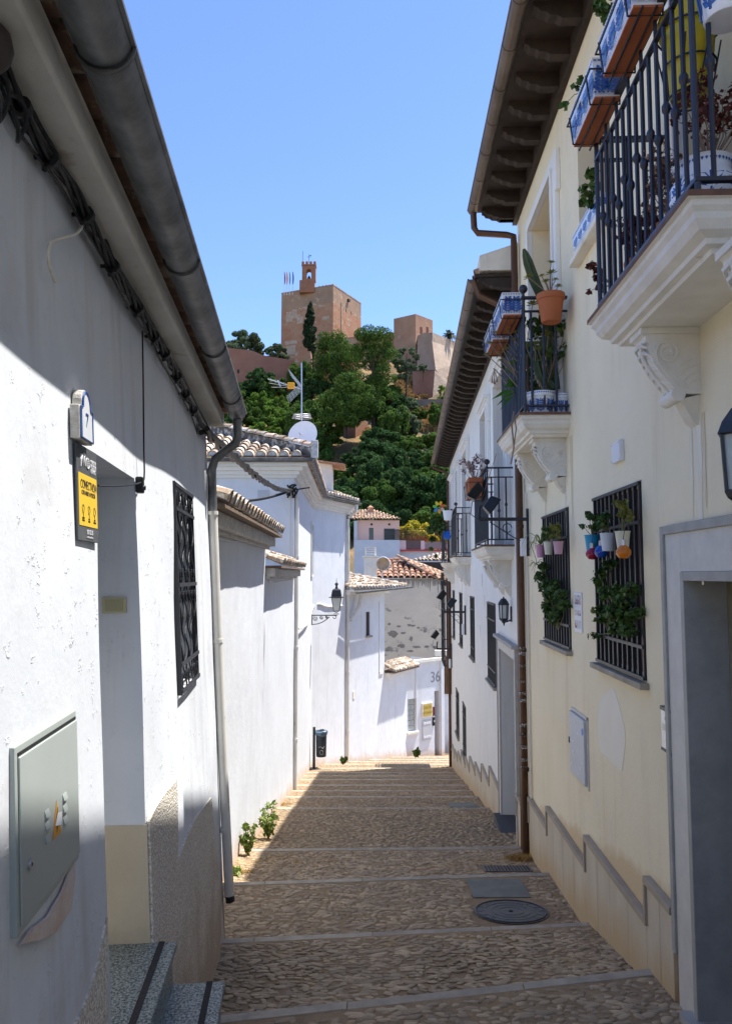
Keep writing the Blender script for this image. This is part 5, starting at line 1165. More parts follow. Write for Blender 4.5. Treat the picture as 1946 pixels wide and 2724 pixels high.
c=at(985,1365,YP+1.6); mb=MB(); mb.box(c.x-.24,c.x+.24,YP+1.4,YP+1.9,c.z-1.2,c.z+.05); cm_=mb.build('chimney',mgrey,pk); mb=MB(); mb.box(c.x-.28,c.x+.28,YP+1.36,YP+1.94,c.z+.05,c.z+.12); mb.box(c.x-.2,c.x+.2,YP+1.45,YP+1.85,c.z+.12,c.z+.42); mb.box(c.x-.27,c.x+.27,YP+1.37,YP+1.93,c.z+.42,c.z+.47); mb.add([(c.x-.24,YP+1.4,c.z+.47),(c.x+.24,YP+1.4,c.z+.47),(c.x+.24,YP+1.9,c.z+.47),(c.x-.24,YP+1.9,c.z+.47),(c.x,YP+1.65,c.z+.66)],[(0,1,4),(1,2,4),(2,3,4),(3,0,4)]); mb.build('chimney_pot',M['clay_red'],cm_)
# terrace
tr=empty('terrace_house',(X(1110),YP,-6),'low house with pink striped terrace parapet and iron railing, right of the pink house','house')
mb=MB(); mb.box(X(1062.5),X(1230),YP+.2,YP+4,-8,Z(1466)); mb.build('wall',mgrey,tr)
MB().box(X(1062.5),X(1230),YP-.15,YP+4,Z(1466),Z(1462)).build('terrace_edge',mat('red_edge_paint',(.50,.05,.05),None,rough=.6),tr)
mps=mat('pink_parapet',(.72,.50,.48),(.66,.44,.42),4,.85); mb=MB(); mb.box(X(1062.5),X(1078),YP,YP+.12,Z(1462),Z(1437)); mb.box(X(1119),X(1128),YP,YP+.12,Z(1462),Z(1438)); 
n=26
for k in range(n):
    a=X(1078+41*k/n); mb.box(a,a+.085,YP+.02,YP+.10,Z(1462),Z(1438))
for k in range(26):
    a=X(1128+60*k/n); mb.box(a,a+.11,YP+.02,YP+.10,Z(1460),Z(1441))
mb.build('parapet',mps,tr)
mb=MB()
for k in range(60):
    a=X(1022+1.9*k); mb.box(a,a+.018,YP-.06,YP-.03,Z(1437),Z(1409 if k<22 else 1412))
mb.box(X(1022),X(1136),YP-.07,YP-.02,Z(1410),Z(1408.5)); mb.box(X(1022),X(1136),YP-.07,YP-.02,Z(1437),Z(1435.5))
mb.build('railing',M['iron'],tr)
# small tiled roof right
c=at(1098,1492,52); mr=empty('shed_roof_house',(c.x+2,53,-6),'outbuilding with a small weathered tile roof below the pink terrace','outbuilding'); bs=MB()
tile_rows((c.x,52,c.z),(1,.0,-.0),(.25,1,.30),3.8,2.2,.25,.4,.11,None,61,Lf=lambda s:(0,min(2.0,s*1.2+.2)),base=bs,jit=.02).build('roof_tiles',M['clay_old'],mr); bs.build('roof',M['under'],mr); MB().box(c.x+.1,c.x+4,52.1,54,-6,c.z-.08).build('wall',M['darkwood'],mr)
# ================= hillside =================
def hz(Yv,Xv=0):
    yy=1440-(Yv-88)/(200-88)*490 if Yv<205 else 935-(Yv-205)*.15
    v=(1362-yy)/FPX; rt=(math.sin(PITCH)+v*math.cos(PITCH))/(math.cos(PITCH)-v*math.sin(PITCH))
    z=rt*Yv-2.5+1.3*math.sin(Xv*.11+Yv*.05)+1.0*math.sin(Xv*.23-Yv*.09)
    if Yv>186 and Xv<6: z-=5*min(1,(Yv-186)/6)
    z+= -.00045*max(0,abs(Xv-5)-30)**2
    return z
nx,ny=70,80; V=[];F_=[]
for j in range(ny):
    Yv=70+(330-70)*(j/(ny-1))**1.1
    for i in range(nx):
        Xv=-150+300*i/(nx-1); V.append((Xv,Yv,hz(Yv,Xv) if Yv>88 else hz(88,Xv)-(88-Yv)*.5))
for j in range(ny-1):
    for i in range(nx-1): a=j*nx+i; F_.append((a,a+1,a+nx+1,a+nx))
hill=npmesh('hillside',np.array(V),np.array(F_),mat('dry_hillside',(.075,.07,.035),(.20,.125,.05),.16,.95,.3,2,c3=(.28,.165,.06),s3=.09,t3=.52),None,True,org=(0,88,0)); tag(hill,'dry orange-brown hillside below the fortress','hill',kind='structure')
V=[(-2500,-400,-30),(2500,-400,-30),(2500,3000,-30),(-2500,3000,-30)]
g=MB().quad(*V).build('valley_ground',mat('valley_soil',(.20,.17,.12),None),None,org=(0,0,-30)); tag(g,None,None,kind='structure')
# ================= fortress =================
mred=mat('rammed_earth_brick',(.37,.165,.088),(.40,.235,.14),.22,.95,.08,2.5,c3=(.42,.33,.26),s3=.35,t3=.58,stretch=(1,1,1.6))
mtop=mat('weathered_rammed_earth',(.37,.235,.15),(.28,.18,.12),.3,.95,.08,2.5,c3=(.45,.33,.24),s3=.4,t3=.56)
mdark=mat('shaded_dark_red_earth',(.27,.12,.08),(.33,.16,.105),.25,.95,.08,2.5)  # dark red earth, also the painted shade on ruin and lower bastion faces
mbast=mat('sunlit_pale_masonry',(.54,.40,.29),(.44,.32,.235),.35,.95,.12,1.6,c3=(.50,.42,.34),s3=.9,t3=.6)  # lighter bastion tone with the sunlight put into its colour
def blk(mb,pts,z0,z1,zt=None):
    n=len(pts); vs=[(p[0],p[1],z0) for p in pts]+[(p[0],p[1],z1) for p in pts]; mb.add(vs,[tuple(range(n,2*n))]+[(i,(i+1)%n,n+(i+1)%n,n+i) for i in range(n)])
YF=210.
k0=at(886,756,YF); HT=k0.z
def topat(x,y,H):
    r=ray(x,y); t=H/r.z; q=r*t; return (q.x,q.y)
A_=topat(748.5,779,HT); B_=(k0.x,k0.y); C_=topat(960,806,HT); D_=(A_[0]+C_[0]-B_[0],A_[1]+C_[1]-B_[1])
vt=empty('main_tower',(k0.x,k0.y,55),'great square red-brown fortress tower with bell gable on the hilltop','tower')
def shrink(k): 
    cx=sum(p[0] for p in (A_,B_,C_,D_))/4; cy=sum(p[1] for p in (A_,B_,C_,D_))/4; return [(cx+(p[0]-cx)*k,cy+(p[1]-cy)*k) for p in (A_,B_,C_,D_)]
mb=MB(); blk(mb,shrink(1.0),HT-38,HT-5.2); mb.cur=1; rg=random.Random(12)
for F_,wd in ((Frame(A_,((B_[0]-A_[0]),(B_[1]-A_[1]))),1),(Frame(B_,((C_[0]-B_[0]),(C_[1]-B_[1]))),1)):
    for i in range(9):
        for j in range(7):
            if rg.random()<.45: continue
            s=.08+.105*i+rg.uniform(-.01,.01); z=HT-6.5-2.6*j+rg.uniform(-.2,.2); mb.fbox(F_,s-.006,s+.006,-.2,.02,z-.12,z+.12)
mb.build('shaft',[mred,M['darkwood']],vt); mb=MB(); blk(mb,shrink(.998),HT-5.2,HT-.35); mb.build('upper_shaft',mtop,vt); mb=MB(); blk(mb,shrink(1.004),HT-.35,HT); mb.build('parapet',mtop,vt)
FA=Frame(A_,((B_[0]-A_[0]),(B_[1]-A_[1]))); FB=Frame(B_,((C_[0]-B_[0]),(C_[1]-B_[1])))
# brick repair patches, slit windows, pilaster strip
mpatch=mat('pale_brick_patch',(.48,.36,.27),(.38,.26,.18),1.2,.95,.05,3)
mb=MB(); 
for (x0,x1,y0,y1) in ((761,778,828,858),(768,800,836,850),(790,806,842,862),(758,790,904,918),(762,786,918,945),(857,876,840,852),(848,870,892,905),(776,790,822,840)):
    a,b=FA.px(x0,y1),FA.px(x1,y0); mb=MB(); mb.fbox(FA,a[0],b[0],-.3,.04+.01*(x0%5),min(a[1],b[1]),max(a[1],b[1])); mb.build('brick_patch',mpatch,vt)
mb=MB(); a=FB.px(906,900)[0]; b=FB.px(909,900)[0]; mb.fbox(FB,a,b,0,.15,HT-30,HT-4); 
mb.build('render_ridge',mtop,vt)
mb=MB()
for x,y,h in ((920,826,7),(934,833,7),(915,930,0)):
    s,z=FB.px(x,y); mb.fbox(FB,s-.012,s+.012,-.4,.03,z-.5,z+.5)
s,z=FB.px(925,800); mb.fbox(FB,s-.03,s+.03,0,.5,z-.3,z+.4)
mb.build('slit_window',M['darkwood'],vt)
# bell gable
bg_=[at(x,744,212) for x in (803,839)]; bw_=bg_[1].x-bg_[0].x; bx=bg_[0].x; by=212
gz0=HT-.5; mb=MB(); mb.box(bx-.7,bx+bw_-.3,by,by+3,gz0-1.0,at(820,745,212).z); 
zt_=at(820,706,212).z; zb_=at(820,745,212).z; ar0,ar1=bx+bw_*.32,bx+bw_*.68; zs=at(820,722,212).z; za=at(820,741,212).z
mb.box(bx,ar0,by,by+2.4,zb_,zt_); mb.box(ar1,bx+bw_,by,by+2.4,zb_,zt_); mb.box(ar0,ar1,by,by+2.4,zb_,za)
cxa=(ar0+ar1)/2; ra=(ar1-ar0)/2
arc=[(cxa+ra*math.cos(a),by,zs+ra*math.sin(a)) for a in [math.pi*j/10 for j in range(11)]]
mb.prism([(ar1,by,zt_),]+arc+[(ar0,by,zt_)],(0,2.4,0))
mb.box(bx-.15,bx+bw_+.15,by-.15,by+2.55,zt_,zt_+.35)
for k in range(4): 
    a=bx+(bw_-.5)*k/3; mb.box(a-.1,a+.6,by-.1,by+.5,zt_+.35,zt_+1.1); mb.add([(a-.1,by-.1,zt_+1.1),(a+.6,by-.1,zt_+1.1),(a+.6,by+.5,zt_+1.1),(a-.1,by+.5,zt_+1.1),(a+.25,by+.2,zt_+1.45)],[(0,1,4),(1,2,4),(2,3,4),(3,0,4)])
bgb=mb.build('bell_gable',mat('bell_gable_brick',(.33,.15,.085),(.26,.12,.07),.8,.9,.04,4),vt)
MB().lathe([(.62,0),(.5,.15),(.36,.5),(.28,.75),(.1,.95),(.05,1.1)],(cxa,by+1.1,za+.25),14).build('bell',mat('bronze',(.05,.06,.05),None,rough=.4,metal=.6),bgb,smooth=True)
mb=MB(); mb.tube([(bx+.1,by+1,zt_),(bx+.1,by+1,zt_+4.6)],.06,5); mb.tube([(bx+bw_*.48,by+1,zt_+1),(bx+bw_*.48,by+1,zt_+3.6)],.06,5); mb.tube([(bx+bw_*.48-.5,by+1,zt_+2.9),(bx+bw_*.48+.6,by+1,zt_+2.9)],.06,5); mb.quad((bx+bw_*.48,by+1,zt_+3.3),(bx+bw_*.48+.7,by+1,zt_+3.5),(bx+bw_*.48+.6,by+1,zt_+3.1)); mb.build('weather_vane',M['iron'],bgb)
# flags
for i,(x,c1_,c2_) in enumerate(((756,(.05,.08,.30),(.35,.03,.05)),(762.5,(.50,.02,.03),(.60,.35,.02)),(769.5,(.02,.16,.28),(.10,.30,.35)),(778,(.01,.03,.22),(.02,.04,.30)))):
    a=at(x,776,212); b=at(x,721+i*0,212); nm=('blue and red','red and yellow','teal','dark blue')[i]
    f=empty('flag',a,f'{nm} flag on the great tower roof, {("first","second","third","fourth")[i]} from the left','flag','flags on the great tower')
    MB().tube([a-Vector((0,0,1)),b],.07,5).build('pole',M['boxgrey2'],f)
    mb=MB(); zt__=b.z-.3; pts=[]
    for j in range(9):
        t=j/8; w_=.10+.28*math.sin(t*math.pi*.9)*(1-.3*t); pts.append((w_,zt__-3.6*t))
    vs=[(b.x+.07,b.y,z) for w,z in pts]+[(b.x+.07+w,b.y+.15*math.sin(z),z) for w,z in pts]+[(b.x+.07+w*.5,b.y-.25,z) for w,z in pts]
    mb.add(vs,[(k,18+k,19+k,k+1) for k in range(8)]+[(18+k,9+k,10+k,19+k) for k in range(8)]); mb.build('cloth',mat(f'flag_cloth_{i}',c1_,c2_,.8,.8),f)
# visitors on the roof (tiny, standing along the parapet)
def small_person(loc,h,shirt,label,sd):
    import bmesh
    r_=random.Random(sd); t=empty('person',loc,label,'person','visitors on the tower roof')
    me=bpy.data.meshes.new('body'); vs=[(0,0,.95),(0,0,1.15),(0,0,1.40),(0,0,1.50),(0,.0,1.63),(-.19,0,1.38),(-.25,.03,1.10),(-.22,-.1,.86),(.19,0,1.38),(.25,.03,1.12),(.2,-.12,.90),(-.09,0,.90),(-.10,-.02,.48),(-.10,.02,.05),(.09,0,.90),(.10,-.03,.48),(.12,.02,.05),(-.10,-.10,.03),(.12,-.10,.03)]
    ed=[(0,1),(1,2),(2,3),(3,4),(2,5),(5,6),(6,7),(2,8),(8,9),(9,10),(0,11),(11,12),(12,13),(0,14),(14,15),(15,16),(13,17),(16,18)]
    me.from_pydata(vs,ed,[]); o=bpy.data.objects.new('body',me); COL.objects.link(o)
    sk=o.modifiers.new('s','SKIN'); rad=[.15,.13,.14,.06,.11,.06,.045,.035,.06,.045,.035,.09,.065,.045,.09,.065,.045,.04,.04]
    for v,r in zip(me.skin_vertices[0].data,rad): v.radius=(r,r*.8)
    me.skin_vertices[0].data[0].use_root=True
    ss=o.modifiers.new('ss','SUBSURF'); ss.levels=1; ss.render_levels=1
    o.parent=t; o.scale=(h/1.74,)*3; me.materials.append(shirt); return t
skinm=[mat('visitor_clothes_%d'%i,c,None) for i,c in enumerate(((.6,.6,.62),(.15,.2,.35),(.5,.12,.1),(.1,.1,.1),(.55,.5,.35)))]
FT=Frame(A_,((B_[0]-A_[0]),(B_[1]-A_[1])))
for i,(s,lab) in enumerate(((.70,'dark'),(.77,'blue'),(.83,'red'),(.89,'pale'),(.96,'grey'))):
    p=FT.P(s,-1.2,HT-.85); small_person(p,1.75,skinm[(3,1,2,0,4)[i]],f'tiny {("black","blue","red","white","khaki")[i]}-clothed visitor standing behind the parapet of the great tower',i)
# second tower, link wall, bastion
H2=at(1105,835,205).z; B2=at(1105,835,205); A2=topat(1046.7,848,H2); C2=topat(1150,852,H2); D2=(A2[0]+C2[0]-B2.x,A2[1]+C2[1]-B2.y)
t2=empty('second_tower',(B2.x,B2.y,50),'smaller square fortress tower with two small windows, right of the great tower','tower')
mb=MB(); blk(mb,[A2,(B2.x,B2.y),C2,D2],H2-30,H2); mb.build('shaft',mat('second_tower_earth',(.34,.185,.115),(.39,.245,.16),.25,.95,.08,2.5,c3=(.40,.30,.23),s3=.4,t3=.6),t2)
FB2=Frame((B2.x,B2.y),(C2[0]-B2.x,C2[1]-B2.y))
for x in (1119.5,1136):
    s,z=FB2.px(x,879); MB().fbox(FB2,s-.07,s+.07,-.3,.03,z-1.0,z+1.0).build('window',M['redwood'],t2)
a=at(1008,892,212); b=at(1050,884,212); mb=MB(); mb.hexa([(a.x-14,212,60),(b.x,212,60),(b.x,214,60),(a.x-14,214,60),(a.x-14,212,a.z-1.2),(b.x,212,b.z),(b.x,214,b.z),(a.x-14,214,a.z-1.2)]); lk=mb.build('link_wall',mred,None); tag(lk,'red-brown curtain wall joining the two fortress towers','wall')
# bastion with battered faces, sun and shade painted as separate tones per face
bt=empty('bastion',(at(1150,900,195).x,195,45),'battered masonry bastion with a sunlit pale face, at the right end of the fortress','bastion')
YB=193.
def q3(x,y,Y): return at(x,y,Y)
l0,l1=q3(1110,893,YB+4),q3(1146,886,YB); lb0,lb1=q3(1108,985,YB+2),q3(1158,984,YB-2)
mb=MB(); mb.add([lb0,lb1,l1,q3(1128,885,YB+2),l0],[(0,1,2,3,4)]); mb.build('shaded_face',mat('shaded_bastion_masonry',(.38,.255,.18),(.31,.21,.155),.4,.95,.1,2),bt)
r1=q3(1290,945,YB+22); rb1=q3(1290,1120,YB+18)
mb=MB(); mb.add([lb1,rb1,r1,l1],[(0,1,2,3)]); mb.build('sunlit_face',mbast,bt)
mb=MB(); o1=q3(1149,884,YB-.4); o2=q3(1290,941,YB+21.5); o3=q3(1149,910,YB-.4); o4=q3(1290,968,YB+21.5); mb.add([o3,o4,o2,o1]+[v+Vector((-.6,.8,0)) for v in (o3,o4,o2,o1)],[(0,1,2,3),(4,5,6,7),(0,1,5,4),(3,2,6,7)]); mb.build('parapet',mbast,bt)
mb=MB(); mb.add([l0,l1,r1,r1+Vector((0,12,0)),l0+Vector((0,14,0))],[(0,1,2,3,4)]); mb.build('roof_terrace',mbast,bt)
b0=q3(1096,988,YB-4); b1=q3(1156,985,YB-6); b2=q3(1180,1090,YB-9); b3=q3(1100,1090,YB-7)
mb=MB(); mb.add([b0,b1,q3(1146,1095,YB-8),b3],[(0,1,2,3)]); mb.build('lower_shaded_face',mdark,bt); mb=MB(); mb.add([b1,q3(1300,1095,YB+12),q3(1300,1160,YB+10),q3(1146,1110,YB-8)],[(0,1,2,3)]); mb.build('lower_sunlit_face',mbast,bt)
# long dark red wall on the left
YW=188.
mb=MB(); tp=[(540,905),(612,926),(668,932),(700,945),(776,958),(826,966)]; T_=[at(x,y,YW) for x,y in tp]; 
vs=[(p.x,YW,p.z) for p in T_]+[(p.x,YW,p.z-16) for p in T_]+[(p.x,YW+2,p.z) for p in T_]; n=6
mb.add(vs,[(i,i+1,n+i+1,n+i) for i in range(5)]+[(i,i+1,2*n+i+1,2*n+i) for i in range(5)]); rw=mb.build('curtain_wall',mdark,None); tag(rw,'long dark red curtain wall with an arched gate, left below the great tower','wall')
mb=MB()
for x,y in ((634,988),(704,994)): p=at(x,y,YW); mb.box(p.x-.25,p.x+.25,YW-.05,YW+.1,p.z-.5,p.z+.5)
mb.build('loophole',M['black'],rw)
a=at(808,1010,YW); b=at(818,975,YW); arc=[((a.x+b.x)/2+(b.x-a.x)/2*math.cos(t),YW-.06,b.z+(b.x-a.x)/2*math.sin(t)) for t in [math.pi*j/8 for j in range(9)]]; MB().prism([(b.x,YW-.06,a.z-4),]+arc+[(a.x,YW-.06,a.z-4)],(0,.05,0)).build('arched_gate',M['darkwood'],rw)
mb=MB(); p=at(785,950,YW-2); mb.box(p.x,p.x+4,YW-4,YW,p.z-6,p.z+.9); mb.build('gatehouse',mred,rw)
# ruin in the wood, retaining walls
a=at(891,1109,160); b=at(945,1109,157); c=at(978,1122,161); ru=empty('ruined_wall',(b.x,157,b.z-9),'small ruined dark red wall block in the middle of the wood','ruin')
mb=MB(); mb.quad((a.x,a.y,a.z-6.5),(b.x,b.y,a.z-7.5),(b.x,b.y,b.z),(a.x,a.y,a.z)); mb.build('shaded_face',mdark,ru); mb=MB(); mb.quad((b.x,b.y,b.z-8),(c.x,c.y,b.z-8),(c.x,c.y,c.z),(b.x,b.y,b.z)); mb.build('lit_face',mred,ru)  # shade and sun painted in: darker red on one face, lighter on the other
a=at(1085,1062,178); b=at(1195,1060,178); mb=MB(); mb.box(a.x,b.x,178,179.5,a.z-4.5,a.z); o=mb.build('retaining_wall',mat('grey_rubble',(.24,.19,.16),(.18,.14,.12),.8,.95,.1,3),None); tag(o,'low grey rubble retaining wall on the dry slope under the bastion','wall')
# ================= vegetation on the hill =================
nr=np.random.default_rng(21)
MG=[mat('broadleaf_green',(.115,.185,.040),(.060,.115,.026),.5,.9,isl=.4,trans=.35,spec=.05),mat('dark_broadleaf',(.062,.115,.036),(.036,.075,.026),.5,.9,isl=.4,trans=.3,spec=.05),mat('lime_green_leaves',(.17,.27,.045),(.09,.17,.03),.5,.9,isl=.4,trans=.35,spec=.05),
    mat('pine_green',(.105,.170,.032),(.045,.088,.022),.4,.9,isl=.35,trans=.15,spec=.05),mat('cypress_green',(.018,.035,.014),(.028,.048,.018),.9,.7,isl=.4,trans=.1,spec=.2),mat('olive_grey_leaves',(.14,.18,.10),(.09,.125,.065),.5,.9,isl=.35,trans=.3,spec=.05),mat('yellow_blossom',(.55,.42,.02),(.38,.34,.03),1.2,.7,isl=.3,trans=.3)]
def tree_proto(name,kind,m,Rr,Hh,nleaf,size,label,cat='tree',group=None,seed=0):
    r=np.random.default_rng(seed); t=empty(name,(0,0,0),label,cat,group); lobes=[]
    if kind=='broad':
        for k in range(40):
            a=r.random()*6.28; q=math.sqrt(r.random())*.86; z=(.22+.76*r.random()*(1-.5*q*q)); s=.12+.20*r.random()**1.5; lobes.append((math.cos(a)*q*Rr,math.sin(a)*q*Rr,z*Hh,s*Rr,s*Rr,s*Rr*.8))
    elif kind=='pine':
        for k in range(64):
            z=.04+.94*r.random(); q=(.2+.8*r.random())*(.92-.55*abs(z-.45)**1.2*1.4); a=r.random()*6.28; s=.15+.13*r.random(); lobes.append((math.cos(a)*q*Rr,math.sin(a)*q*Rr,z*Hh,s*Rr*1.2,s*Rr*1.2,s*Rr*.85))
    elif kind=='cypress':
        for k in range(40):
            z=k/39; w_=Rr*(math.sin(min(1,(z*.92+.08))*math.pi*.97)**.6)*(1-.45*z)*.8; a=r.random()*6.28; lobes.append((math.cos(a)*w_*.4,math.sin(a)*w_*.4,z*Hh*.96,w_*.62+.12,w_*.62+.12,Hh*.055))
    V,F_=leafcloud(r,lobes,nleaf,size,shell={'broad':.35,'pine':.6,'cypress':.5}[kind])
    if kind=='pine': 
        V=V.reshape(-1,4,3); V[:,:,2]+=np.abs(V[:,:,0]*0)+0; V=V.reshape(-1,3)
    npmesh('crown',V,F_,m,t)
    mb=MB(); mb.tube([(0,0,-2.5),(.1,.05,Hh*.25),(.0,-.1,Hh*.55),(.15,0,Hh*.75)],[Rr*.07,Rr*.055,Rr*.035,Rr*.015],6)
    if kind!='cypress':
        for k in range(6): l=lobes[k*3]; mb.tube([(0.05,0,Hh*.28+.04*k*Hh),(l[0]*.5,l[1]*.5,l[2]*.75),(l[0],l[1],l[2])],[Rr*.03,Rr*.02,Rr*.01],5)
    mb.build('trunk',M['bark'],t); return t
gw_='trees of the wood on the castle hillside'
protos=[tree_proto('broadleaf_tree','broad',MG[0],3.3,5.2,10500,.21,'mid-green rounded tree in the wood on the castle hillside','tree',gw_,1),
        tree_proto('broadleaf_tree','broad',MG[1],3.5,5.8,10500,.21,'dark green rounded tree in the wood on the castle hillside','tree',gw_,2),
        tree_proto('broadleaf_tree','broad',MG[0],3.0,6.2,10500,.20,'mid-green rounded tree in the wood on the castle hillside','tree',gw_,3),
        tree_proto('broadleaf_tree','broad',MG[5],2.8,4.4,9000,.19,'grey-green olive-like tree in the wood on the castle hillside','tree',gw_,4),
        tree_proto('broadleaf_tree','broad',MG[2],3.0,5.0,10500,.21,'lime green leafy tree in the wood on the castle hillside','tree',gw_,5)]
def place(proto,p,sc_,rz,label=None,group=None):
    used=proto.get('_used')
    o=proto if not used else copy_tree(proto)
    if not used: proto['_used']=1
    o.location=p; o.rotation_euler=(0,0,rz); o.scale=(sc_,)*3 if not isinstance(sc_,tuple) else sc_
    if label: o['label']=label
    if group: o['group']=group
    elif label and 'group' in o: del o['group']
    return o
def hill_at(x,y):
    # point of the hillside seen at photo pixel
    r=ray(x,y); t=80.
    while t<330:
        q=r*t
        if q.z<hz(q.y,q.x): return q
        t+=.8
    return r*300
cnt=0; ty=1425.
pr=random.Random(77)
def keep(x,y):
    if x<790 and y<1042: return False
    if 838<x<1078 and y<1035: return False
    if y<1010 and x>815: return False
    if y<985: return False
    if x>1050 and 1005<y<1062: return False
    if 1118<x<1210 and 1062<y<1135: return False
    if x>1085 and 1135<=y<1160 and pr.random()<.4: return False
    if 875<x<990 and 1105<y<1235: return False
    if 850<x<885 and 985<y<1040: return False
    return True
while ty>985:
    Yv=88+(1440-ty)/490*112; step_=4.3/Yv*FPX
    x=540+pr.uniform(0,step_)
    while x<1235:
        if keep(x,ty+pr.uniform(-6,6)) and not (x<640 and ty<1010):
            if ty<1125 or x>560:
                p=hill_at(x,ty+12)
                u_=pr.random(); u2=math.sin(x*.021)+math.sin(ty*.03+x*.011)
                k=4 if (665<x<830 and 1085<ty<1190 and u_<.85) else (3 if u_<.10 or (1030<x<1130 and 1120<ty<1175) else (1 if u_<.38+.18*u2 else (0 if u_<.72 else 2)))
                if x>900 and ty>1230 and u_<.5: k=1
                if ty>1180 and x<830: x+=step_; continue
                place(protos[k],p+Vector((0,0,-.3)),(lambda q:(q*pr.uniform(.85,1.15),q*pr.uniform(.85,1.15),q*pr.uniform(.8,1.45)))(pr.uniform(.65,1.2)),pr.uniform(0,6.28)); cnt+=1
        x+=step_*pr.uniform(.75,1.2)
    ty-=(4.3/Yv*FPX)*.44
print('trees',cnt)
# individual trees one can name
def single(name,kind,m,x,ybase,ytop,wpx,Y,n,size,label,seed,cat='tree'):
    b=at(x,ybase,Y); t_=at(x,ytop,Y); H=t_.z-b.z; t=tree_proto(name,kind,m,wpx/2/FPX*Y*1.12,H,n,size,label,cat,None,seed); t.location=b; return t
single('cypress_tree','cypress',MG[4],824,952,800,52,196,9000,.34,'tall dark cypress standing in front of the great tower',11)
single('pine_tree','pine',MG[3],992,1122,866,128,152,26000,.19,'tallest bright-topped pine, right of centre in front of the fortress',12)
single('pine_tree','pine',MG[3],893,1012,892,135,170,22000,.19,'broad pine with flat lumpy crown at the foot of the great tower',13)
single('pine_tree','pine',MG[3],918,1130,996,145,146,21000,.19,'lower pine with dark trunk, between the cypress and the ruined wall',14)
single('broadleaf_tree','broad',MG[5],1080,1035,908,66,176,9000,.20,'grey-green tree leaning against the second tower',15)
single('broadleaf_tree','broad',MG[5],650,962,880,96,200,14000,.30,'grey-green round tree on the skyline behind the curtain wall, far left',16)
single('broadleaf_tree','broad',MG[5],733,978,911,62,200,9000,.30,'smaller grey-green tree on the skyline beside the great tower',17)
single('bush','broad',MG[5],1124,990,967,22,186,900,.25,'small grey-green bush growing on the bastion ledge',18,'bush')
single('bush','broad',MG[0],1165,1142,1085,46,150,2500,.28,'green bush on the dry slope below the retaining wall',19,'bush')
single('bush','broad',MG[2],1186,1092,1018,42,182,1500,.25,'thin yellow-green bush against the sunlit bastion',20,'bush')
single('flowering_bush','broad',MG[6],1103,1450,1393,112,66,20000,.17,'big yellow flowering bush behind the terrace railing',22,'bush')
single('flowering_bush','broad',MG[6],1162,1452,1412,66,68,9000,.17,'smaller yellow flowering bush at the right of the terrace',23,'bush')
# palm
pb_=at(1193,906,200); pt=empty('palm_tree',pb_-Vector((0,0,3)),'single palm on the skyline behind the bastion','palm')
top=at(1193,888,200); MB().tube([pb_-Vector((0,0,3)),top],[.35,.28],8).build('trunk',M['bark'],pt)
mb=MB(); rg=random.Random(9)
for k in range(44):
    a=rg.uniform(0,6.28); el=rg.uniform(-.5,1.4); L=rg.uniform(2.0,2.7); d=Vector((math.cos(a)*math.cos(el),math.sin(a)*math.cos(el),math.sin(el))); sd=d.cross(Vector((0,0,1))).normalized(); pts=[top+d*L*t+Vector((0,0,-1.1*t*t)) for t in (0,.35,.7,1)]
    for i in range(3):
        w0_=(.18,.34,.26)[i]; w1_=(.34,.26,.03)[i]; mb.quad(pts[i]-sd*w0_-Vector((0,0,.1)),pts[i],pts[i+1],pts[i+1]-sd*w1_-Vector((0,0,.1))); mb.quad(pts[i],pts[i]+sd*w0_-Vector((0,0,.1)),pts[i+1]+sd*w1_-Vector((0,0,.1)),pts[i+1])
mb.build('fronds',mat('palm_green',(.045,.07,.03),(.07,.09,.035),2,.6),pt)
# dry grass tufts on bare slope
pts=[]; r=np.random.default_rng(5)
V=[];F_=[]
for (x0,x1,y0,y1,n) in ((1052,1140,1008,1062,700),(1080,1200,1075,1150,800),(845,890,975,1050,250),(965,1010,1150,1180,150),(700,760,1015,1060,120)):
    for k in range(n):
        p=hill_at(r.uniform(x0,x1),r.uniform(y0,y1)); h=r.uniform(.5,1.3); w_=r.uniform(.3,.8); a=r.uniform(0,3.14); i=len(V)
        V+=[(p.x-w_*math.cos(a),p.y-w_*math.sin(a),p.z-.4),(p.x+w_*math.cos(a),p.y+w_*math.sin(a),p.z-.4),(p.x+w_*1.2*math.cos(a)+r.normal()*.2,p.y+w_*math.sin(a),p.z+h),(p.x-w_*.8*math.cos(a)+r.normal()*.2,p.y-w_*math.sin(a)-.5,p.z+h*.8)]; F_.append((i,i+1,i+2,i+3))
dg=npmesh('dry_grass',np.array(V),np.array(F_),mat('dry_orange_grass',(.42,.25,.08),(.30,.19,.09),.5,.9,isl=.4,trans=.2),None,org=(20,150,40)); tag(dg,'dry orange grass on the bare slopes between the trees','grass',kind='stuff')
for t in protos: 
    if '_used' in t: del t['_used']
    else: t.location=(0,100,-20)
for o in bpy.data.objects:
    if '_used' in o: del o['_used']
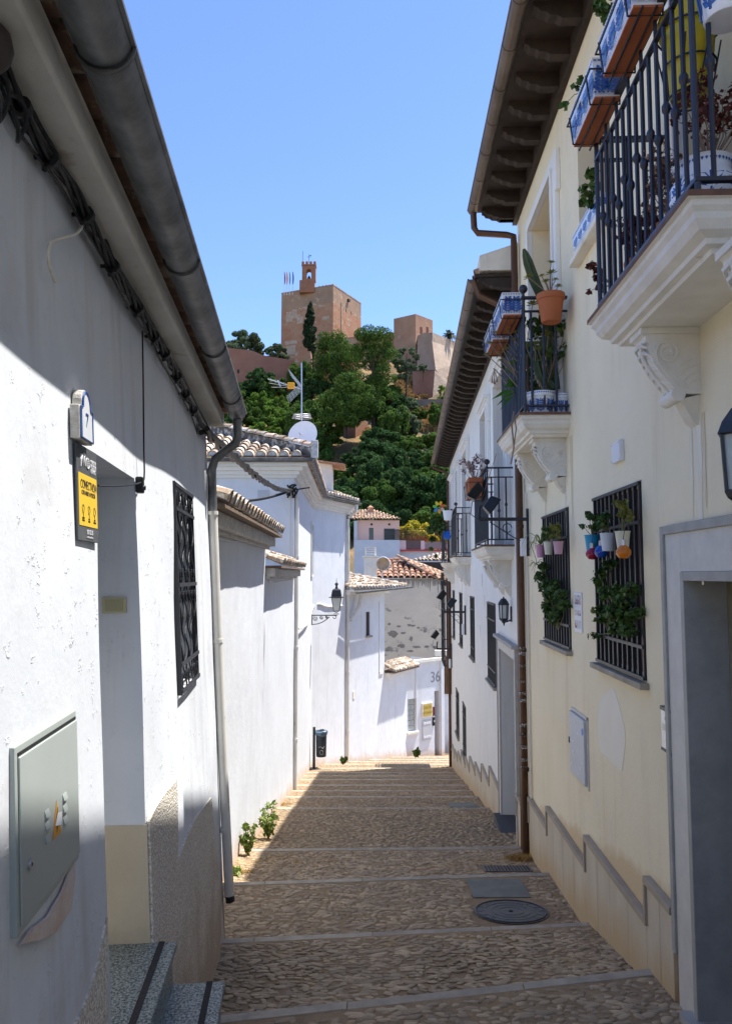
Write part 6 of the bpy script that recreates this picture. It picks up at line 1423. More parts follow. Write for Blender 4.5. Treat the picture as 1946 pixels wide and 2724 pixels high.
# ================= pots, planters, plants, lamps and small fixtures =================
rnd=random.Random(42); nq=np.random.default_rng(99)
def motif(mb,O,ux,uz,w,h,style=0):
    """painted leaf frond: stem with pairs of drop shaped leaves, flat on the surface"""
    ux=Vector(ux).normalized(); uz=Vector(uz).normalized()
    def leaf(p,dr,L,wd):
        sd=ux*dr[1]-uz*dr[0]; d=ux*dr[0]+uz*dr[1]
        mb.add([p,p+d*L*.35+sd*wd,p+d*L*.8+sd*wd*.8,p+d*L,p+d*L*.75-sd*wd*.5,p+d*L*.3-sd*wd*.4],[(0,1,2,3,4,5)])
    n=6
    mb.add([O-ux*w*.045,O+ux*w*.045,O+uz*h*.95+ux*w*.02,O+uz*h*.95-ux*w*.02],[(0,1,2,3)])
    for k in range(n):
        for sg in (-1,1):
            p=O+uz*h*(.04+.8*k/n); a=.55+.06*k; leaf(p,(sg*math.cos(a),math.sin(a)),w*(.56-.035*k),h*.085)
    leaf(O+uz*h*.85,(0,1),h*.2,w*.06)
def planter(F,s0,s1,d0,d1,zb,zt,label,ceramic=True,rack=True,cat='planter'):
    t=empty('planter',F.P((s0+s1)/2,(d0+d1)/2,zb),label,cat)
    i=.018; b=.02
    def ring(k,z): return [F.P(s0+k,d0+k*.6,z),F.P(s0+k,d1-k*.6,z),F.P(s1-k,d1-k*.6,z),F.P(s1-k,d0+k*.6,z)]
    mb=MB(); r0,r1,r2,r3=ring(b,zb+.012 if ceramic else zb),ring(0,zt-.012),ring(-.006,zt-.008),ring(-.006,zt); ri=ring(.018,zt); rj=ring(.03,zt-.03)
    L=[r0,r1,r2,r3,ri,rj]
    for a,c in zip(L,L[1:]):
        for j in range(4): mb.quad(a[j],a[(j+1)%4],c[(j+1)%4],c[j])
    if not ceramic: mb.quad(*r0)
    bd=mb.build('body',M['bluewhite'] if ceramic else M['terra'],t,bevel=.006)
    if ceramic:
        mb=MB(); mb.hexa(ring(b+.0,zb)+ring(b,zb+.012)); mb.build('foot',M['terra'],t)
        mb=MB(); h=zt-zb; up=Vector((0,0,1)); e=(F.P(s1,0,0)-F.P(s0,0,0)).normalized(); n3=F.n.to_3d()
        wdt=d1-d0
        for q in (.30,.70): motif(mb,F.P(s0-.0+.006,d0+wdt*q,zb+.030)-e*.004,n3,up,wdt*.62,h*.80)
        m=max(2,int((s1-s0)/.13))
        for k in range(m): motif(mb,F.P(s0+(s1-s0)*(k+.5)/m,d1,zb+.035)-n3*.003,e,up,.15,h*.78)
        for z in (zb+.028,zt-.014):
            for (pa,pb,nn) in ((F.P(s0,d0,z),F.P(s0,d1,z),-e),(F.P(s0,d1,z),F.P(s1,d1,z),n3)):
                dd=(pb-pa); kk=int(dd.length/.022)
                for j in range(kk):
                    c=pa+dd*(j+.5)/kk+nn*(.0035 if z>zt-.03 else -.004); u_=dd.normalized(); mb.add([c-u_*.009,c-up*.006,c+u_*.009,c+up*.008],[(0,1,2,3)])
        mb.build('painted_pattern',M['cobalt'],bd)
    mb=MB(); MB().hexa(ring(.02,zt-.03)+ring(.02,zt-.02)).build('soil',M['soil'],t)
    if rack:
        r=.006; 
        for s in (s0+(s1-s0)*.12,s0+(s1-s0)*.88): mb.tube([F.P(s,d0-.01,zt-.02),F.P(s,d0,zb-.008),F.P(s,d1+.002,zb-.008),F.P(s,d1+.022,zt-.06)],r,5)
        for z in (zt-.07,): mb.tube([F.P(s0-.012,d0,z),F.P(s0-.012,d1+.018,z),F.P(s1+.012,d1+.018,z),F.P(s1+.012,d0,z)],r,5)
        for q in (.3,.7): mb.tube([F.P(s0-.0,d0+(d1-d0)*q,zb-.01),F.P(s1,d0+(d1-d0)*q,zb-.01)],r,5)
        mb.build('wire_rack',M['iron'],t)
    return t
def pot(c,rt,h,m,label,kind='plain',cat='plant pot',name='plant_pot',belly=False,parent=None):
    c=Vector(c); t=empty(name,c,label,cat)
    if belly: prof=[(rt*.62,0),(rt*.8,h*.1),(rt*1.12,h*.4),(rt*1.1,h*.62),(rt*.88,h*.82),(rt*.92,h*.95),(rt,h),(rt*.86,h),(rt*.8,h*.85)]
    elif kind=='bucket': prof=[(rt*.72,0),(rt*.97,h*.94),(rt*1.03,h*.95),(rt*1.03,h),(rt*.93,h),(rt*.9,h*.88)]
    else: prof=[(rt*.66,0),(rt*.70,h*.03),(rt*.93,h*.78),(rt*1.0,h*.79),(rt*1.04,h*.97),(rt*1.02,h),(rt*.9,h),(rt*.85,h*.85)]
    b=MB().lathe(prof,c,24).build('body',m,t,smooth=True)
    MB().lathe([(rt*.86,h*.84),(rt*.86,h*.88)],c,16).build('soil',M['soil'],t)
    if kind=='blue':
        mb=MB(); n=7
        def rad(z):
            for (r0,z0),(r1,z1) in zip(prof,prof[1:]):
                if z0<=z<=z1 and z1>z0: return r0+(r1-r0)*(z-z0)/(z1-z0)
            return rt
        for k in range(n):
            a0=2*math.pi*k/n
            def sp(du,z): 
                a=a0+du/rt; return c+Vector(((rad(z)+.002)*math.cos(a),(rad(z)+.002)*math.sin(a),z))
            for j in range(5):
                for sg in (-1,1):
                    z=h*(.12+.1*j); mb.add([sp(0,z),sp(sg*rt*.14,z+h*.11),sp(sg*rt*.42,z+h*.14),sp(sg*rt*.30,z+h*.03)],[(0,1,2,3)])
            mb.tube([sp(0,h*.08),sp(0,h*.35),sp(0,h*.66)],.006,4)
            for j in range(6): 
                z=h*.93; u=(j-2.5)*rt*.15; mb.add([sp(u-rt*.06,z),sp(u,z-h*.045),sp(u+rt*.06,z),sp(u,z+h*.02)],[(0,1,2,3)])
        mb.build('painted_pattern',M['cobalt'],b)
    return t
def foliage(parent,name,lobes,n,size,m,asp=1.25,sh=.25):
    V,F_=leafcloud(nq,lobes,n,size,shell=sh,aspect=asp); return npmesh(name,V,F_,m,parent)
def stems(parent,base,tips,r,m,name='stem',bend=.12):
    mb=MB(); base=Vector(base)
    for tp in tips:
        tp=Vector(tp); mid=(base+tp)/2+Vector((rnd.uniform(-bend,bend),rnd.uniform(-bend,bend),rnd.uniform(0,bend)))*(tp-base).length; mb.tube([base,(base+mid)/2,mid,tp],[r,r*.8,r*.6,r*.4],5)
    return mb.build(name,m,parent,smooth=True)
def rosette(mb,c,r,up=Vector((0,0,1)),n=18):
    c=Vector(c); q=Vector((0,0,1)).rotation_difference(up)
    for k in range(n):
        a=2.4*k; t=k/n; L=r*(1-.6*t); el=.15+1.0*t; d=q@Vector((math.cos(a)*math.cos(el),math.sin(a)*math.cos(el),math.sin(el))); sd=d.cross(up).normalized()*L*.22
        mb.add([c,c+d*L*.6-sd,c+d*L,c+d*L*.6+sd],[(0,1,2,3)])
# --- balcony nearest the camera ---
planter(R1,3.98,4.50,.385,.545,2.60,2.82,'blue and white glazed planter nearest the far corner of the nearest balcony rail')
planter(R1,3.30,3.84,.385,.545,2.60,2.82,'blue and white glazed planter cut by the top edge, on the nearest balcony rail')
for (x,y,Y,r,n) in ((1596,22,3.9,.05,60),(1588,8,3.8,.05,50)): pass
def sprig(name,label,cat,lobpx,Y,n,size,m,base=None,stem_m=None,asp=1.2):
    ctr=at(lobpx[0][0],lobpx[0][1],Y); t=empty(name,ctr,label,cat); lobes=[]
    for x,y,rp in lobpx: p=at(x,y,Y); rr=rp/FPX*Y; lobes.append((p.x,p.y,p.z,rr,rr,rr))
    foliage(t,'leaves',lobes,n,size,m,asp)
    b=at(*base,Y) if base else ctr+Vector((.1,0,-.1)); stems(t,b,[Vector(l[:3]) for l in lobes],.004,stem_m or M['stemg'],'stem')
    return t
sprig('geranium','small geranium trailing from the topmost glazed planter','plant',[(1600,30,24),(1612,55,14),(1590,12,16),(1630,15,20)],3.75,80,.035,M['leaf'],(1650,30))
sprig('geranium','geranium sprigs hanging over the lower glazed planter of the nearest balcony','plant',[(1496,285,14),(1530,232,10),(1545,215,9)],4.5,36,.035,M['leaf'],(1575,240))
pot(R1.P(3.42,.25,2.22),.13,.40,mat('yellow_glaze',(.62,.48,.02),(.45,.40,.03),6,.3),'big yellow glazed pot held in a wire basket behind the nearest balcony bars',kind='plain')
mb=MB(); c=R1.P(3.42,.25,2.22)
for z,r in ((.0,.10),(.15,.118),(.32,.14)): mb.tube([c+Vector((r*math.cos(a),r*math.sin(a),z)) for a in [2*math.pi*j/20 for j in range(21)]],.005,5,cap=False)
for k in range(8): a=2*math.pi*k/8; mb.tube([c+Vector((.10*math.cos(a),.10*math.sin(a),-.002)),c+Vector((.138*math.cos(a+.3),.138*math.sin(a+.3),.24))],.004,5)
o=mb.build('wire_basket',M['iron'],None); tag(o,'black wire basket holding the big yellow pot','basket')
pot(R1.P(2.98,.27,2.27),.125,.28,M['bluewhite'],'blue patterned white pot at the top right, above the yellow pot',kind='blue')
rowp=[(3.26,.13,.27,'blue','big-bellied blue and white pot on the nearest balcony floor, closest to the camera'),(3.62,.095,.17,'terra','terracotta pot with dry red plant, between the blue pots of the nearest balcony'),(3.86,.075,.15,'blue','small blue and white pot in the middle of the nearest balcony floor'),(4.08,.10,.18,'terra','terracotta pot near the far end of the nearest balcony'),(4.34,.075,.15,'blue','small blue and white pot at the far corner of the nearest balcony')]
for i,(s,r,h,k,lab) in enumerate(rowp):
    pot(R1.P(s,.27,1.532),r,h,M['bluewhite'] if k=='blue' else M['terra'],lab,kind='blue' if k=='blue' else 'plain',belly=(i==0))
def dryplant(label,c,R_,H,n,m=None,size=.04,name='dry_plant'):
    c=Vector(c); t=empty(name,c,label,'plant'); tips=[c+Vector((rnd.uniform(-R_,R_),rnd.uniform(-R_,R_),H*rnd.uniform(.4,1.05))) for _ in range(26)]
    stems(t,c,tips,.004,M['leaf_dry'],'stem',.2); foliage(t,'leaves',[(p.x,p.y,p.z,R_*.38,R_*.38,R_*.32) for p in tips],n,size,m or M['leaf_red'],1.4,.1); return t
dryplant('tangled dark red dry plant behind the nearest balcony bars, above the big blue pot',R1.P(3.25,.25,1.78),.13,.36,520,None,.020)
dryplant('dry red plant in the terracotta pot behind the nearest balcony bars',R1.P(3.62,.27,1.69),.12,.34,700,mat('dry_rust_leaf',(.22,.09,.05),(.30,.19,.12),12,.7,isl=.4),.018)
dryplant('dark red leafy plant in the farther terracotta pot of the nearest balcony',R1.P(4.08,.27,1.70),.11,.28,500,None,.024)
sprig('red_geranium','dark red sprig leaning out past the far end of the nearest balcony','plant',[(1572,705,12),(1592,735,16),(1598,765,14),(1566,775,6),(1585,718,10)],4.62,150,.028,M['leaf_red'],(1625,760),M['leaf_dry'])
planter(R1,5.65,6.42,.0,.085,2.75,2.90,'long blue and white glazed trough on the small upper window sill',rack=False)
sprig('jade_plant','fleshy green and yellow succulent on the small upper window sill','plant',[(1572,462,16),(1560,505,20),(1548,540,10),(1578,535,18),(1585,500,14)],5.75,130,.05,M['leaf'],(1600,545))
# --- second balcony ---
planter(R1,7.05,7.70,.41,.60,2.44,2.655,'blue and white glazed planter at the near corner of the second balcony rail')
planter(R1,7.82,8.46,.41,.60,2.44,2.655,'blue and white glazed planter at the far end of the second balcony rail')
tp=pot(R1.P(6.86,.19,2.30),.125,.26,M['terra'],'terracotta pot hanging on the near rail of the second balcony')
def aeonium(label,base,tips,rr,m=M['leaf_y']):
    t=empty('aeonium',base,label,'succulent'); stems(t,base,tips,.009,M['leaf_dry'],'stem',.12)
    for p in tips: mb=MB(); rosette(mb,p,rr*rnd.uniform(.8,1.25),Vector((rnd.uniform(-.4,.1),rnd.uniform(-.4,.2),1)).normalized()); mb.build('rosette',m,t)
    return t
b=R1.P(6.86,.19,2.54); aeonium('yellow-green aeonium growing in the hanging terracotta pot',b,[at(x,y,6.86) for x,y in ((1464,700),(1440,735),(1466,727),(1476,745),(1484,762),(1405,738),(1452,750))],.055)
# cactus
ct=empty('cactus',R1.P(7.25,.2,1.7),'tall ribbed cactus leaning above the second balcony','cactus')
def cactus(pts,r,nm):
    P_=smooth_path([Vector(p) for p in pts],4); mb=MB(); N=len(P_); vs=[]; fs=[]; n=14
    for i,p in enumerate(P_):
        t=(P_[min(i+1,N-1)]-P_[max(i-1,0)]).normalized(); a=t.cross(Vector((0,1,.1))).normalized(); b_=t.cross(a); k_=min(1,(N-1-i)/2.5+.25)
        for k in range(n): an=2*math.pi*k/n; rr=r*k_*(1 if k%2 else .72)*(1+.05*math.sin(i*1.7)); vs.append(p+(a*math.cos(an)+b_*math.sin(an))*rr)
    for i in range(N-1):
        for k in range(n): fs.append((i*n+k,i*n+(k+1)%n,(i+1)*n+(k+1)%n,(i+1)*n+k))
    fs.append(tuple(range((N-1)*n,N*n))); mb.add(vs,fs); return mb.build(nm,M['cactus'],ct)
cactus([at(1475,1035,7.25),at(1462,930,7.25),at(1450,820,7.25),at(1418,740,7.2),at(1392,662,7.15)],.05,'stem')
cactus([at(1470,1035,7.2),at(1440,1000,7.2),at(1425,930,7.2)],.055,'stem'); cactus([at(1500,1035,7.3),at(1490,900,7.3),at(1470,860,7.3)],.035,'stem')
pot(R1.P(7.16,.24,1.505),.135,.21,M['bluewhite'],'blue and white pot on the second balcony floor, behind its near rail',kind='blue')
pot(R1.P(7.14,.055,1.505),.075,.19,M['bluewhite'],'narrow blue and white pot against the wall on the second balcony',kind='blue')
b=R1.P(7.5,.28,1.72); aeonium('branching aeonium spilling through the street side bars of the second balcony',b,[at(x,y,7.4) for x,y in ((1316,885),(1302,915),(1338,900),(1325,940),(1345,930),(1366,905),(1372,885),(1350,880),(1385,925),(1330,960),(1295,945),(1360,950),(1382,905))],.05)
b=R1.P(7.2,.2,1.72); aeonium('aeonium with yellow rosettes inside the second balcony bars',b,[at(x,y,7.1) for x,y in ((1422,915),(1430,930),(1448,890),(1456,893),(1415,810),(1465,940),(1480,900),(1440,960))],.065)
dryplant('dense tangle of bare succulent stems filling the second balcony',R1.P(7.3,.15,1.7),.20,.85,240,M['leaf'],.05,'succulent_tangle')
dryplant('dark leafy plant at the far end inside the second balcony',R1.P(8.0,.2,1.7),.2,.7,300,M['leaf'],.06,'leafy_plant')
lp_=empty('broad_leaf_plant',at(1340,1060,7.6),'plant with broad bright green leaves leaning out of the second balcony','plant'); mb=MB()
for (x0,y0,x1,y1) in ((1370,1040,1306,1063),(1368,1045,1320,1080),(1365,1055,1328,1092),(1372,1030,1336,1030),(1378,1035,1345,1010),(1370,1000,1345,985),(1375,1010,1350,1050),(1380,975,1350,965)):
    a=at(x0,y0,7.6); b=at(x1,y1,7.5); m_=(a+b)/2+Vector((0,0,.03)); w_=Vector((.2,.1,1)).normalized()*.028; mb.add([a,m_-w_,b,m_+w_],[(0,1,2,3)]); 
mb.build('leaves',mat('fresh_leaf',(.06,.17,.03),(.10,.22,.04),12,.4,isl=.3,trans=.3),lp_); stems(lp_,at(1385,1080,7.6),[at(1370,1040,7.6),at(1372,1005,7.6),at(1330,985,7.6)],.007,M['stemg'])
sd=empty('seed_pod_stalk',at(1318,985,7.6),'dry flower stalk with drooping brown pods beside the second balcony','dry stalk'); mb=MB(); mb.tube([at(1355,1035,7.6),at(1335,1005,7.6),at(1318,985,7.6),at(1311,980,7.6)],.006,5)
for dx,dy in ((1308,1018),(1314,1022),(1320,1016)): mb.tube([at(1314,984,7.6),at(dx,1005,7.6),at(dx,dy,7.6)],[.003,.006,.012],5)
mb.build('stalk',M['leaf_dry'],sd); mb=MB(); mb.tube([at(1366,1095,7.2),at(1360,1130,7.0),at(1366,1190,6.97),at(1358,1235,6.97)],.008,5); mb.tube([at(1366,1095,7.2),at(1372,1140,7.0),at(1364,1200,6.97)],.006,5); mb.build('trailing_stem',M['leaf_dry'],sd)
# --- window pots ---
def winpot(x,y,rp,hp,d,col,label,m=None):
    s,z=R1.px(x,y,d); r=rp/FPX*s; h=hp/FPX*s; m=m or mat('pot_paint',col,None,rough=.35); return pot(R1.P(s,d,z-h/2),r,h,m,label,kind='bucket'),R1.P(s,d,z+h/2),s
wp=[]
for x,y,c_,lab in ((1574,1447,(.02,.30,.52),'turquoise metal pot'),(1615,1442,(.60,.62,.66),'white metal pot'),(1655,1437,(.66,.62,.48),'cream metal pot')):
    t,p,s=winpot(x,y,20,48,.13,c_,lab+' hooked on the grille of the nearer window'); wp.append((p,lab))
for x,y,c_,lab in ((1437,1466,(.60,.30,.42),'left pale pink metal pot'),(1458,1458,(.66,.62,.50),'middle cream metal pot'),(1484,1457,(.58,.34,.42),'right dusty pink metal pot')):
    t,p,s=winpot(x,y,13.5,34,.13,c_,lab+' hooked on the grille of the farther window'); wp.append((p,lab))
for i,(p,lab) in enumerate(wp):
    if i==3: continue
    t=empty('potted_succulent',p,f'small jade plant growing in the {lab} on the window grille','plant'); k=1.0 if i<3 else .95
    tips=[p+Vector((rnd.uniform(-.05,.05),rnd.uniform(-.06,.06),rnd.uniform(.05,.16 if i!=2 else .24)))*k for _ in range(7)]; stems(t,p-Vector((0,0,.01)),tips,.004,M['stemg']); foliage(t,'leaves',[(q.x,q.y,q.z,.035,.035,.03) for q in tips],90,.035,(M['leaf'],M['leaf'],M['leaf_y'])[i%3],1.15,.1)
p=wp[3][0]; t=empty('spider_plant',p,'spider plant with long arching leaves in the left pink pot','plant'); mb=MB()
for k in range(18):
    a=rnd.uniform(0,6.28); L=rnd.uniform(.15,.30); up=rnd.uniform(.08,.2); pts=[p+Vector((math.cos(a)*L*q,math.sin(a)*L*q,up*math.sin(q*2.6)-.12*q*q)) for q in (0,.25,.5,.75,1)]
    w_=Vector((-math.sin(a),math.cos(a),0))
    for j in range(4): wa_=(.006,.008,.007,.005,.001)[j]; wb_=(.006,.008,.007,.005,.001)[j+1]; mb.quad(pts[j]-w_*wa_,pts[j]+w_*wa_,pts[j+1]+w_*wb_,pts[j+1]-w_*wb_)
mb.build('leaves',mat('spider_leaf',(.12,.22,.06),(.30,.36,.16),30,.45,trans=.25),t); 
mb=MB(); c=at(1425,1500,8.1); mb.tube([p,p+Vector((-.12,-.05,.03)),c+Vector((0,0,.05)),c],.003,4)
for k in range(14): a=rnd.uniform(0,6.28); e_=Vector((math.cos(a)*.10,math.sin(a)*.10,rnd.uniform(-.16,.06))); mb.tube([c,c+e_*.5+Vector((0,0,.03)),c+e_],[.003,.003,.001],4)
mb.build('offset',M['leaf_y'],t)
# light-bulb shaped hanging ornaments
for x,y,c_,lab in ((1574,1473,(.42,.01,.06),'red'),(1598,1467,(.01,.09,.50),'blue'),(1657,1468,(.72,.22,.01),'orange')):
    s,z=R1.px(x,y,.16); t=empty('bulb_ornament',R1.P(s,.16,z),f'{lab} bulb-shaped glass ornament hanging under the window pots','ornament'); c=R1.P(s,.16,z)
    MB().lathe([(.0,-.045),(.028,-.04),(.046,-.018),(.048,.005),(.035,.028),(.018,.042)],c,18).build('globe',mat('glass_'+lab,c_,None,rough=.12,spec=.7,trans=.25),t,smooth=True); MB().lathe([(.018,.042),(.018,.075),(.012,.08)],c,12).build('cap',M['steel'],t); MB().tube([c+Vector((0,0,.08)),c+Vector((.01,0,.14)),c+Vector((.03,.02,.17))],.0025,4).build('hook',M['iron'],t)
# leafy plants behind/through the window grilles
def bushpx(label,pts,d,n,size,m,name='jade_bush',dr=.07):
    lob=[]; 
    for x,y,rp in pts: s,z=R1.px(x,y,d); q=R1.P(s,d,z); rr=rp/FPX*s; lob.append((q.x,q.y,q.z,dr,rr,rr))
    t=empty(name,lob[0][:3],label,'plant'); foliage(t,'leaves',lob,n,size,m,1.35,.2)
    stems(t,(lob[-1][0]+.05,lob[-1][1],lob[-1][2]-.1),[Vector(l[:3]) for l in lob],.006,M['stemg'],bend=.05); return t
bushpx('glossy jade bush growing out through the farther window grille',[(1445,1510,14),(1437,1535,17),(1450,1560,20),(1475,1560,22),(1460,1585,20),(1485,1590,20),(1455,1615,18),(1478,1630,20),(1500,1610,14),(1495,1575,12),(1470,1648,12)],.07,760,.036,M['leaf'])
bushpx('leafy green and orange-tipped plant growing out through the nearer window grille',[(1598,1522,14),(1620,1500,14),(1592,1550,14),(1610,1580,20),(1640,1575,26),(1660,1600,26),(1680,1570,22),(1630,1625,26),(1665,1640,26),(1600,1625,14),(1585,1690,8),(1640,1670,22),(1690,1630,14),(1675,1680,18),(1600,1650,8)],.06,900,.033,M['leaf'],'trailing_plant')
sprig('trailing_sprig','thin sprig with yellowing leaves hanging left of the nearer window','plant',[(1580,1622,9),(1592,1635,8),(1575,1690,7),(1590,1608,6)],6.35,40,.04,M['leaf_y'],(1612,1650))
MB()
# --- fixtures on the cream wall ---
def wallbox(F,x0,y0,x1,y1,d,m,name,label,cat,bev=.004):
    a=F.px(x0,y1,d); b=F.px(x1,y0,d); s0,s1=sorted((a[0],b[0])); z0,z1=sorted((F.px((x0+x1)/2,y1,d)[1],F.px((x0+x1)/2,y0,d)[1]))
    o=MB().fbox(F,s0,s1,.0,d,z0,z1).build(name,m,None,bevel=bev); tag(o,label,cat); return o,s0,s1,z0,z1
o,s0,s1,z0,z1=wallbox(R1,1625,1175,1645,1230,.035,M['plastic_w'],'junction_box','small white junction box high on the cream wall','junction box')
mb=MB(); [mb.tube([R1.P(a,.035,b),R1.P(a,.038,b)],.005,8) for a in (s0+.012,s1-.012) for b in (z0+.015,z1-.015)]; mb.build('screws',M['steel'],o)
o,s0,s1,z0,z1=wallbox(R1,1527,1576,1544,1682,.012,M['plastic_w'],'notice_board','narrow notice panel with red and white sheets between the windows','notice')
mb=MB(); 
for k,(a,b) in enumerate(((.70,.93),(.42,.56),(.10,.30))): mb.fbox(R1,s0+.03,s1-.03,.0125,.0135,z0+(z1-z0)*a,z0+(z1-z0)*b)
mb.build('sheet',mat('printed_sheet',(.62,.60,.60),(.25,.10,.10),14,.6,lo=.5,hi=.56),o)
o,s0,s1,z0,z1=wallbox(R1,1516,1905,1550,2070,.035,M['boxgrey2'],'meter_box','pale grey meter box with torn stickers low on the cream wall','meter box')
mb=MB()
for k in range(11): s=rnd.uniform(s0+.05,s1-.05); z=rnd.uniform(z0+.05,z1-.05); mb.fbox(R1,s-.02,s+rnd.uniform(.0,.02),.0352,.036+k*.0002,z-.012,z+rnd.uniform(.0,.02))
mb.build('stickers',M['plastic_w'],o); mb=MB(); s=s0+.06; mb.tube([R1.P(s0+.045,.036,z1-.10),R1.P(s0+.045,.0385,z1-.10)],.03,14); mb.build('blue_sticker',mat('blue_sticker',(.03,.20,.60),None,rough=.4),o)
mb=MB(); mb.fbox(R1,s0-.03,s0-.005,.0,.012,z0-.03,z1+.03); mb.fbox(R1,s0-.03,s1+.03,.0,.012,z1+.005,z1+.03); mb.build('frame',M['palestone'],o); MB().fbox(R1,s1,s1+.03,.01,.04,(z0+z1)/2-.02,(z0+z1)/2+.03).build('latch',M['black'],o)
o,s0,s1,z0,z1=wallbox(R1,1759,1885,1782,2000,.028,M['steel'],'intercom','steel door intercom with name buttons beside the cream house door','intercom')
mb=MB(); mb.fbox(R1,s0-.004,s1+.004,.0,.032,z1-.02,z1+.004); mb.fbox(R1,s0-.004,s1+.004,.0,.032,z0-.004,z0+.014); mb.build('end_caps',M['plastic_k'],o,bevel=.003)
mb=MB(); [mb.fbox(R1,s0+.02,s0+.075,.028,.031,z0+.035+.04*k,z0+.06+.04*k) for k in range(3)]; mb.build('buttons',M['plastic_w'],o,bevel=.001); mb=MB(); mb.tube([R1.P((s0+s1)/2,.028,z1-.06),R1.P((s0+s1)/2,.031,z1-.06)],.012,12); [mb.fbox(R1,s0+.02,s1-.02,.028,.0285,z1-.10-.01*k,z1-.103-.01*k) for k in range(4)]; mb.build('speaker',M['plastic_k'],o)
pp_0=[(950,290),(985,265),(1010,330),(1045,470),(1050,560),(1035,690),(1020,700),(960,640),(915,590),(905,450),(915,330)]
pp_=[(v.x,v.y) for v in smooth_path([(x,y,0) for x,y in pp_0+[pp_0[0]]],4)[:-1]]
patch(R1,[(1140+x/2.015,1700+y/2.015) for x,y in pp_],.003,'filler_patch',mat('pale_filler',(.86,.80,.68),(.82,.76,.63),3,.9),cream,.0025)
ms1=mat('pale_rain_streak',(.83,.77,.64),(.76,.68,.52),7,.9,stretch=(3,3,.4)); ms2=mat('rusty_rain_streak',(.66,.53,.36),(.74,.65,.48),6,.9,stretch=(3,3,.4))
def streak(s,z0,z1,w,m,k):
    mb=MB(); n=9; L=[(s-w*.5*(1-.75*(i/n)**1.3)+rnd.uniform(-.006,.006),z1+(z0-z1)*i/n) for i in range(n+1)]; Rr=[(s+w*.5*(1-.75*(i/n)**1.3)+rnd.uniform(-.006,.006),z1+(z0-z1)*i/n) for i in range(n+1)]
    mb.prism([R1.P(a,.0012+.0002*k,b) for a,b in L+Rr[::-1]],R1.n.to_3d()*.0008); mb.build('rain_streak',m,cream)
for k,(s,z0,z1,w,m) in enumerate(((4.10,-.05,.86,.10,ms1),(4.20,.25,.9,.05,ms1),(4.02,.35,.86,.04,ms2),(7.0,.5,1.28,.10,ms2),(8.22,.3,.86,.07,ms2),(7.28,.35,.86,.06,ms1))): streak(s,z0,z1,w,m,k)
# hexagonal wall lamps
def hexlamp(F,s,d,z,k,label):
    t=empty('wall_lamp',F.P(s,d,z),label,'wall lamp'); c=F.P(s,d,z)
    mb=MB(); mb.lathe([(.0,.33),(.018,.32),(.012,.295),(.05,.285),(.075,.25),(.10,.215),(.118,.17),(.125,.155),(.105,.15)],c,6) if k==1 else mb.lathe([(r*k,zz*k) for r,zz in [(.0,.33),(.018,.32),(.012,.295),(.05,.285),(.075,.25),(.10,.215),(.118,.17),(.125,.155),(.105,.15)]],c,6)
    mb.lathe([(r*k,zz*k) for r,zz in [(.092,-.13),(.10,-.14),(.085,-.17),(.055,-.19),(.04,-.22),(.018,-.24),(.012,-.28),(.0,-.30)]],c,6)
    for j in range(6): a=math.pi/3*j; mb.tube([c+Vector((.102*math.cos(a),.102*math.sin(a),.15))*k,c+Vector((.088*math.cos(a),.088*math.sin(a),-.135))*k],.010*k,5)
    mb.fbox(F,s-.06*k,s+.06*k,.0,.02,z-.2*k,z+.12*k); mb.tube([F.P(s,.01,z-.16*k),F.P(s,d*.6,z-.2*k),c+Vector((0,0,-.2*k))],.016*k,6)
    mb.build('frame',M['iron'],t)
    MB().lathe([(.092*k,.148*k),(.080*k,-.132*k)],c,6).build('glass',M['frost'],t); return t
hexlamp(R1,3.30,.13,.48,.86,'big black hexagonal wall lamp above the cream house door')
s,z=R2.px(1337,1634,.12); hexlamp(R2,s,.11,z+.03,.66,'black hexagonal wall lamp beside the white house doorway')
# floodlights on brackets
def flood(F,s,z,L,label,k=1,second=True):
    t=empty('floodlight_bracket',F.P(s,0,z),label,'floodlight'); mb=MB(); mb.tube([F.P(s,.03,z-.42*k),F.P(s,.03,z+.12*k)],.017*k,6); mb.tube([F.P(s,.03,z),F.P(s,L,z)],.020*k,6); mb.tube([F.P(s,.05,z-.28*k),F.P(s,.35*L,z-.20*k),F.P(s,L*.8,z-.03)],.007,5)
    c0_=F.P(s,L*.45,z-.10*k)
    for a0 in (0,2.5): mb.tube([c0_+Vector((.05*k*math.cos(a0+a),0,.05*k*math.sin(a0+a))) for a in [j*.5 for j in range(7)]],.006,5)
    mb.tube([F.P(s,L,z-.02),F.P(s,L,z+.12*k),F.P(s,L-.02,z+.16*k)],.014*k,6); mb.tube([F.P(s,L+.02,z),F.P(s,L+.10*k,z+.06*k),F.P(s,L+.08*k,z+.2*k),F.P(s,L,z+.22*k)],.006,5); mb.build('bracket',M['iron'],t)
    def head(c,rx,nm):
        q=Matrix.Rotation(rx,3,'Y'); mb=MB(); hx,hy,hz_=.105*k,.09*k,.055*k
        v=[c+q@Vector((a*x_,b*hy*f,e)) for e,f,x_ in ((-hz_,.7,hx*.75),(hz_,1,hx)) for a,b in ((-1,-1),(1,-1),(1,1),(-1,1))]; mb.hexa(v); o=mb.build('housing',M['plastic_k'],t,bevel=.012*k)
        mb=MB(); v=[c+q@Vector((a*hx*.9,b*hy*.88,hz_+e)) for e in (.001,.004) for a,b in ((-1,-1),(1,-1),(1,1),(-1,1))]; mb.hexa(v); mb.build('lens',M['glass'],o)
    head(F.P(s,L+.04*k,z+.31*k),-.9,'a')
    if second: head(F.P(s,L-.13*k,z+.17*k),2.2,'b')
    MB().fbox(F,s-.03,s+.03,.05,.12,z-.42*k,z-.22*k).build('ballast_box',M['plastic_w'],t,bevel=.01)
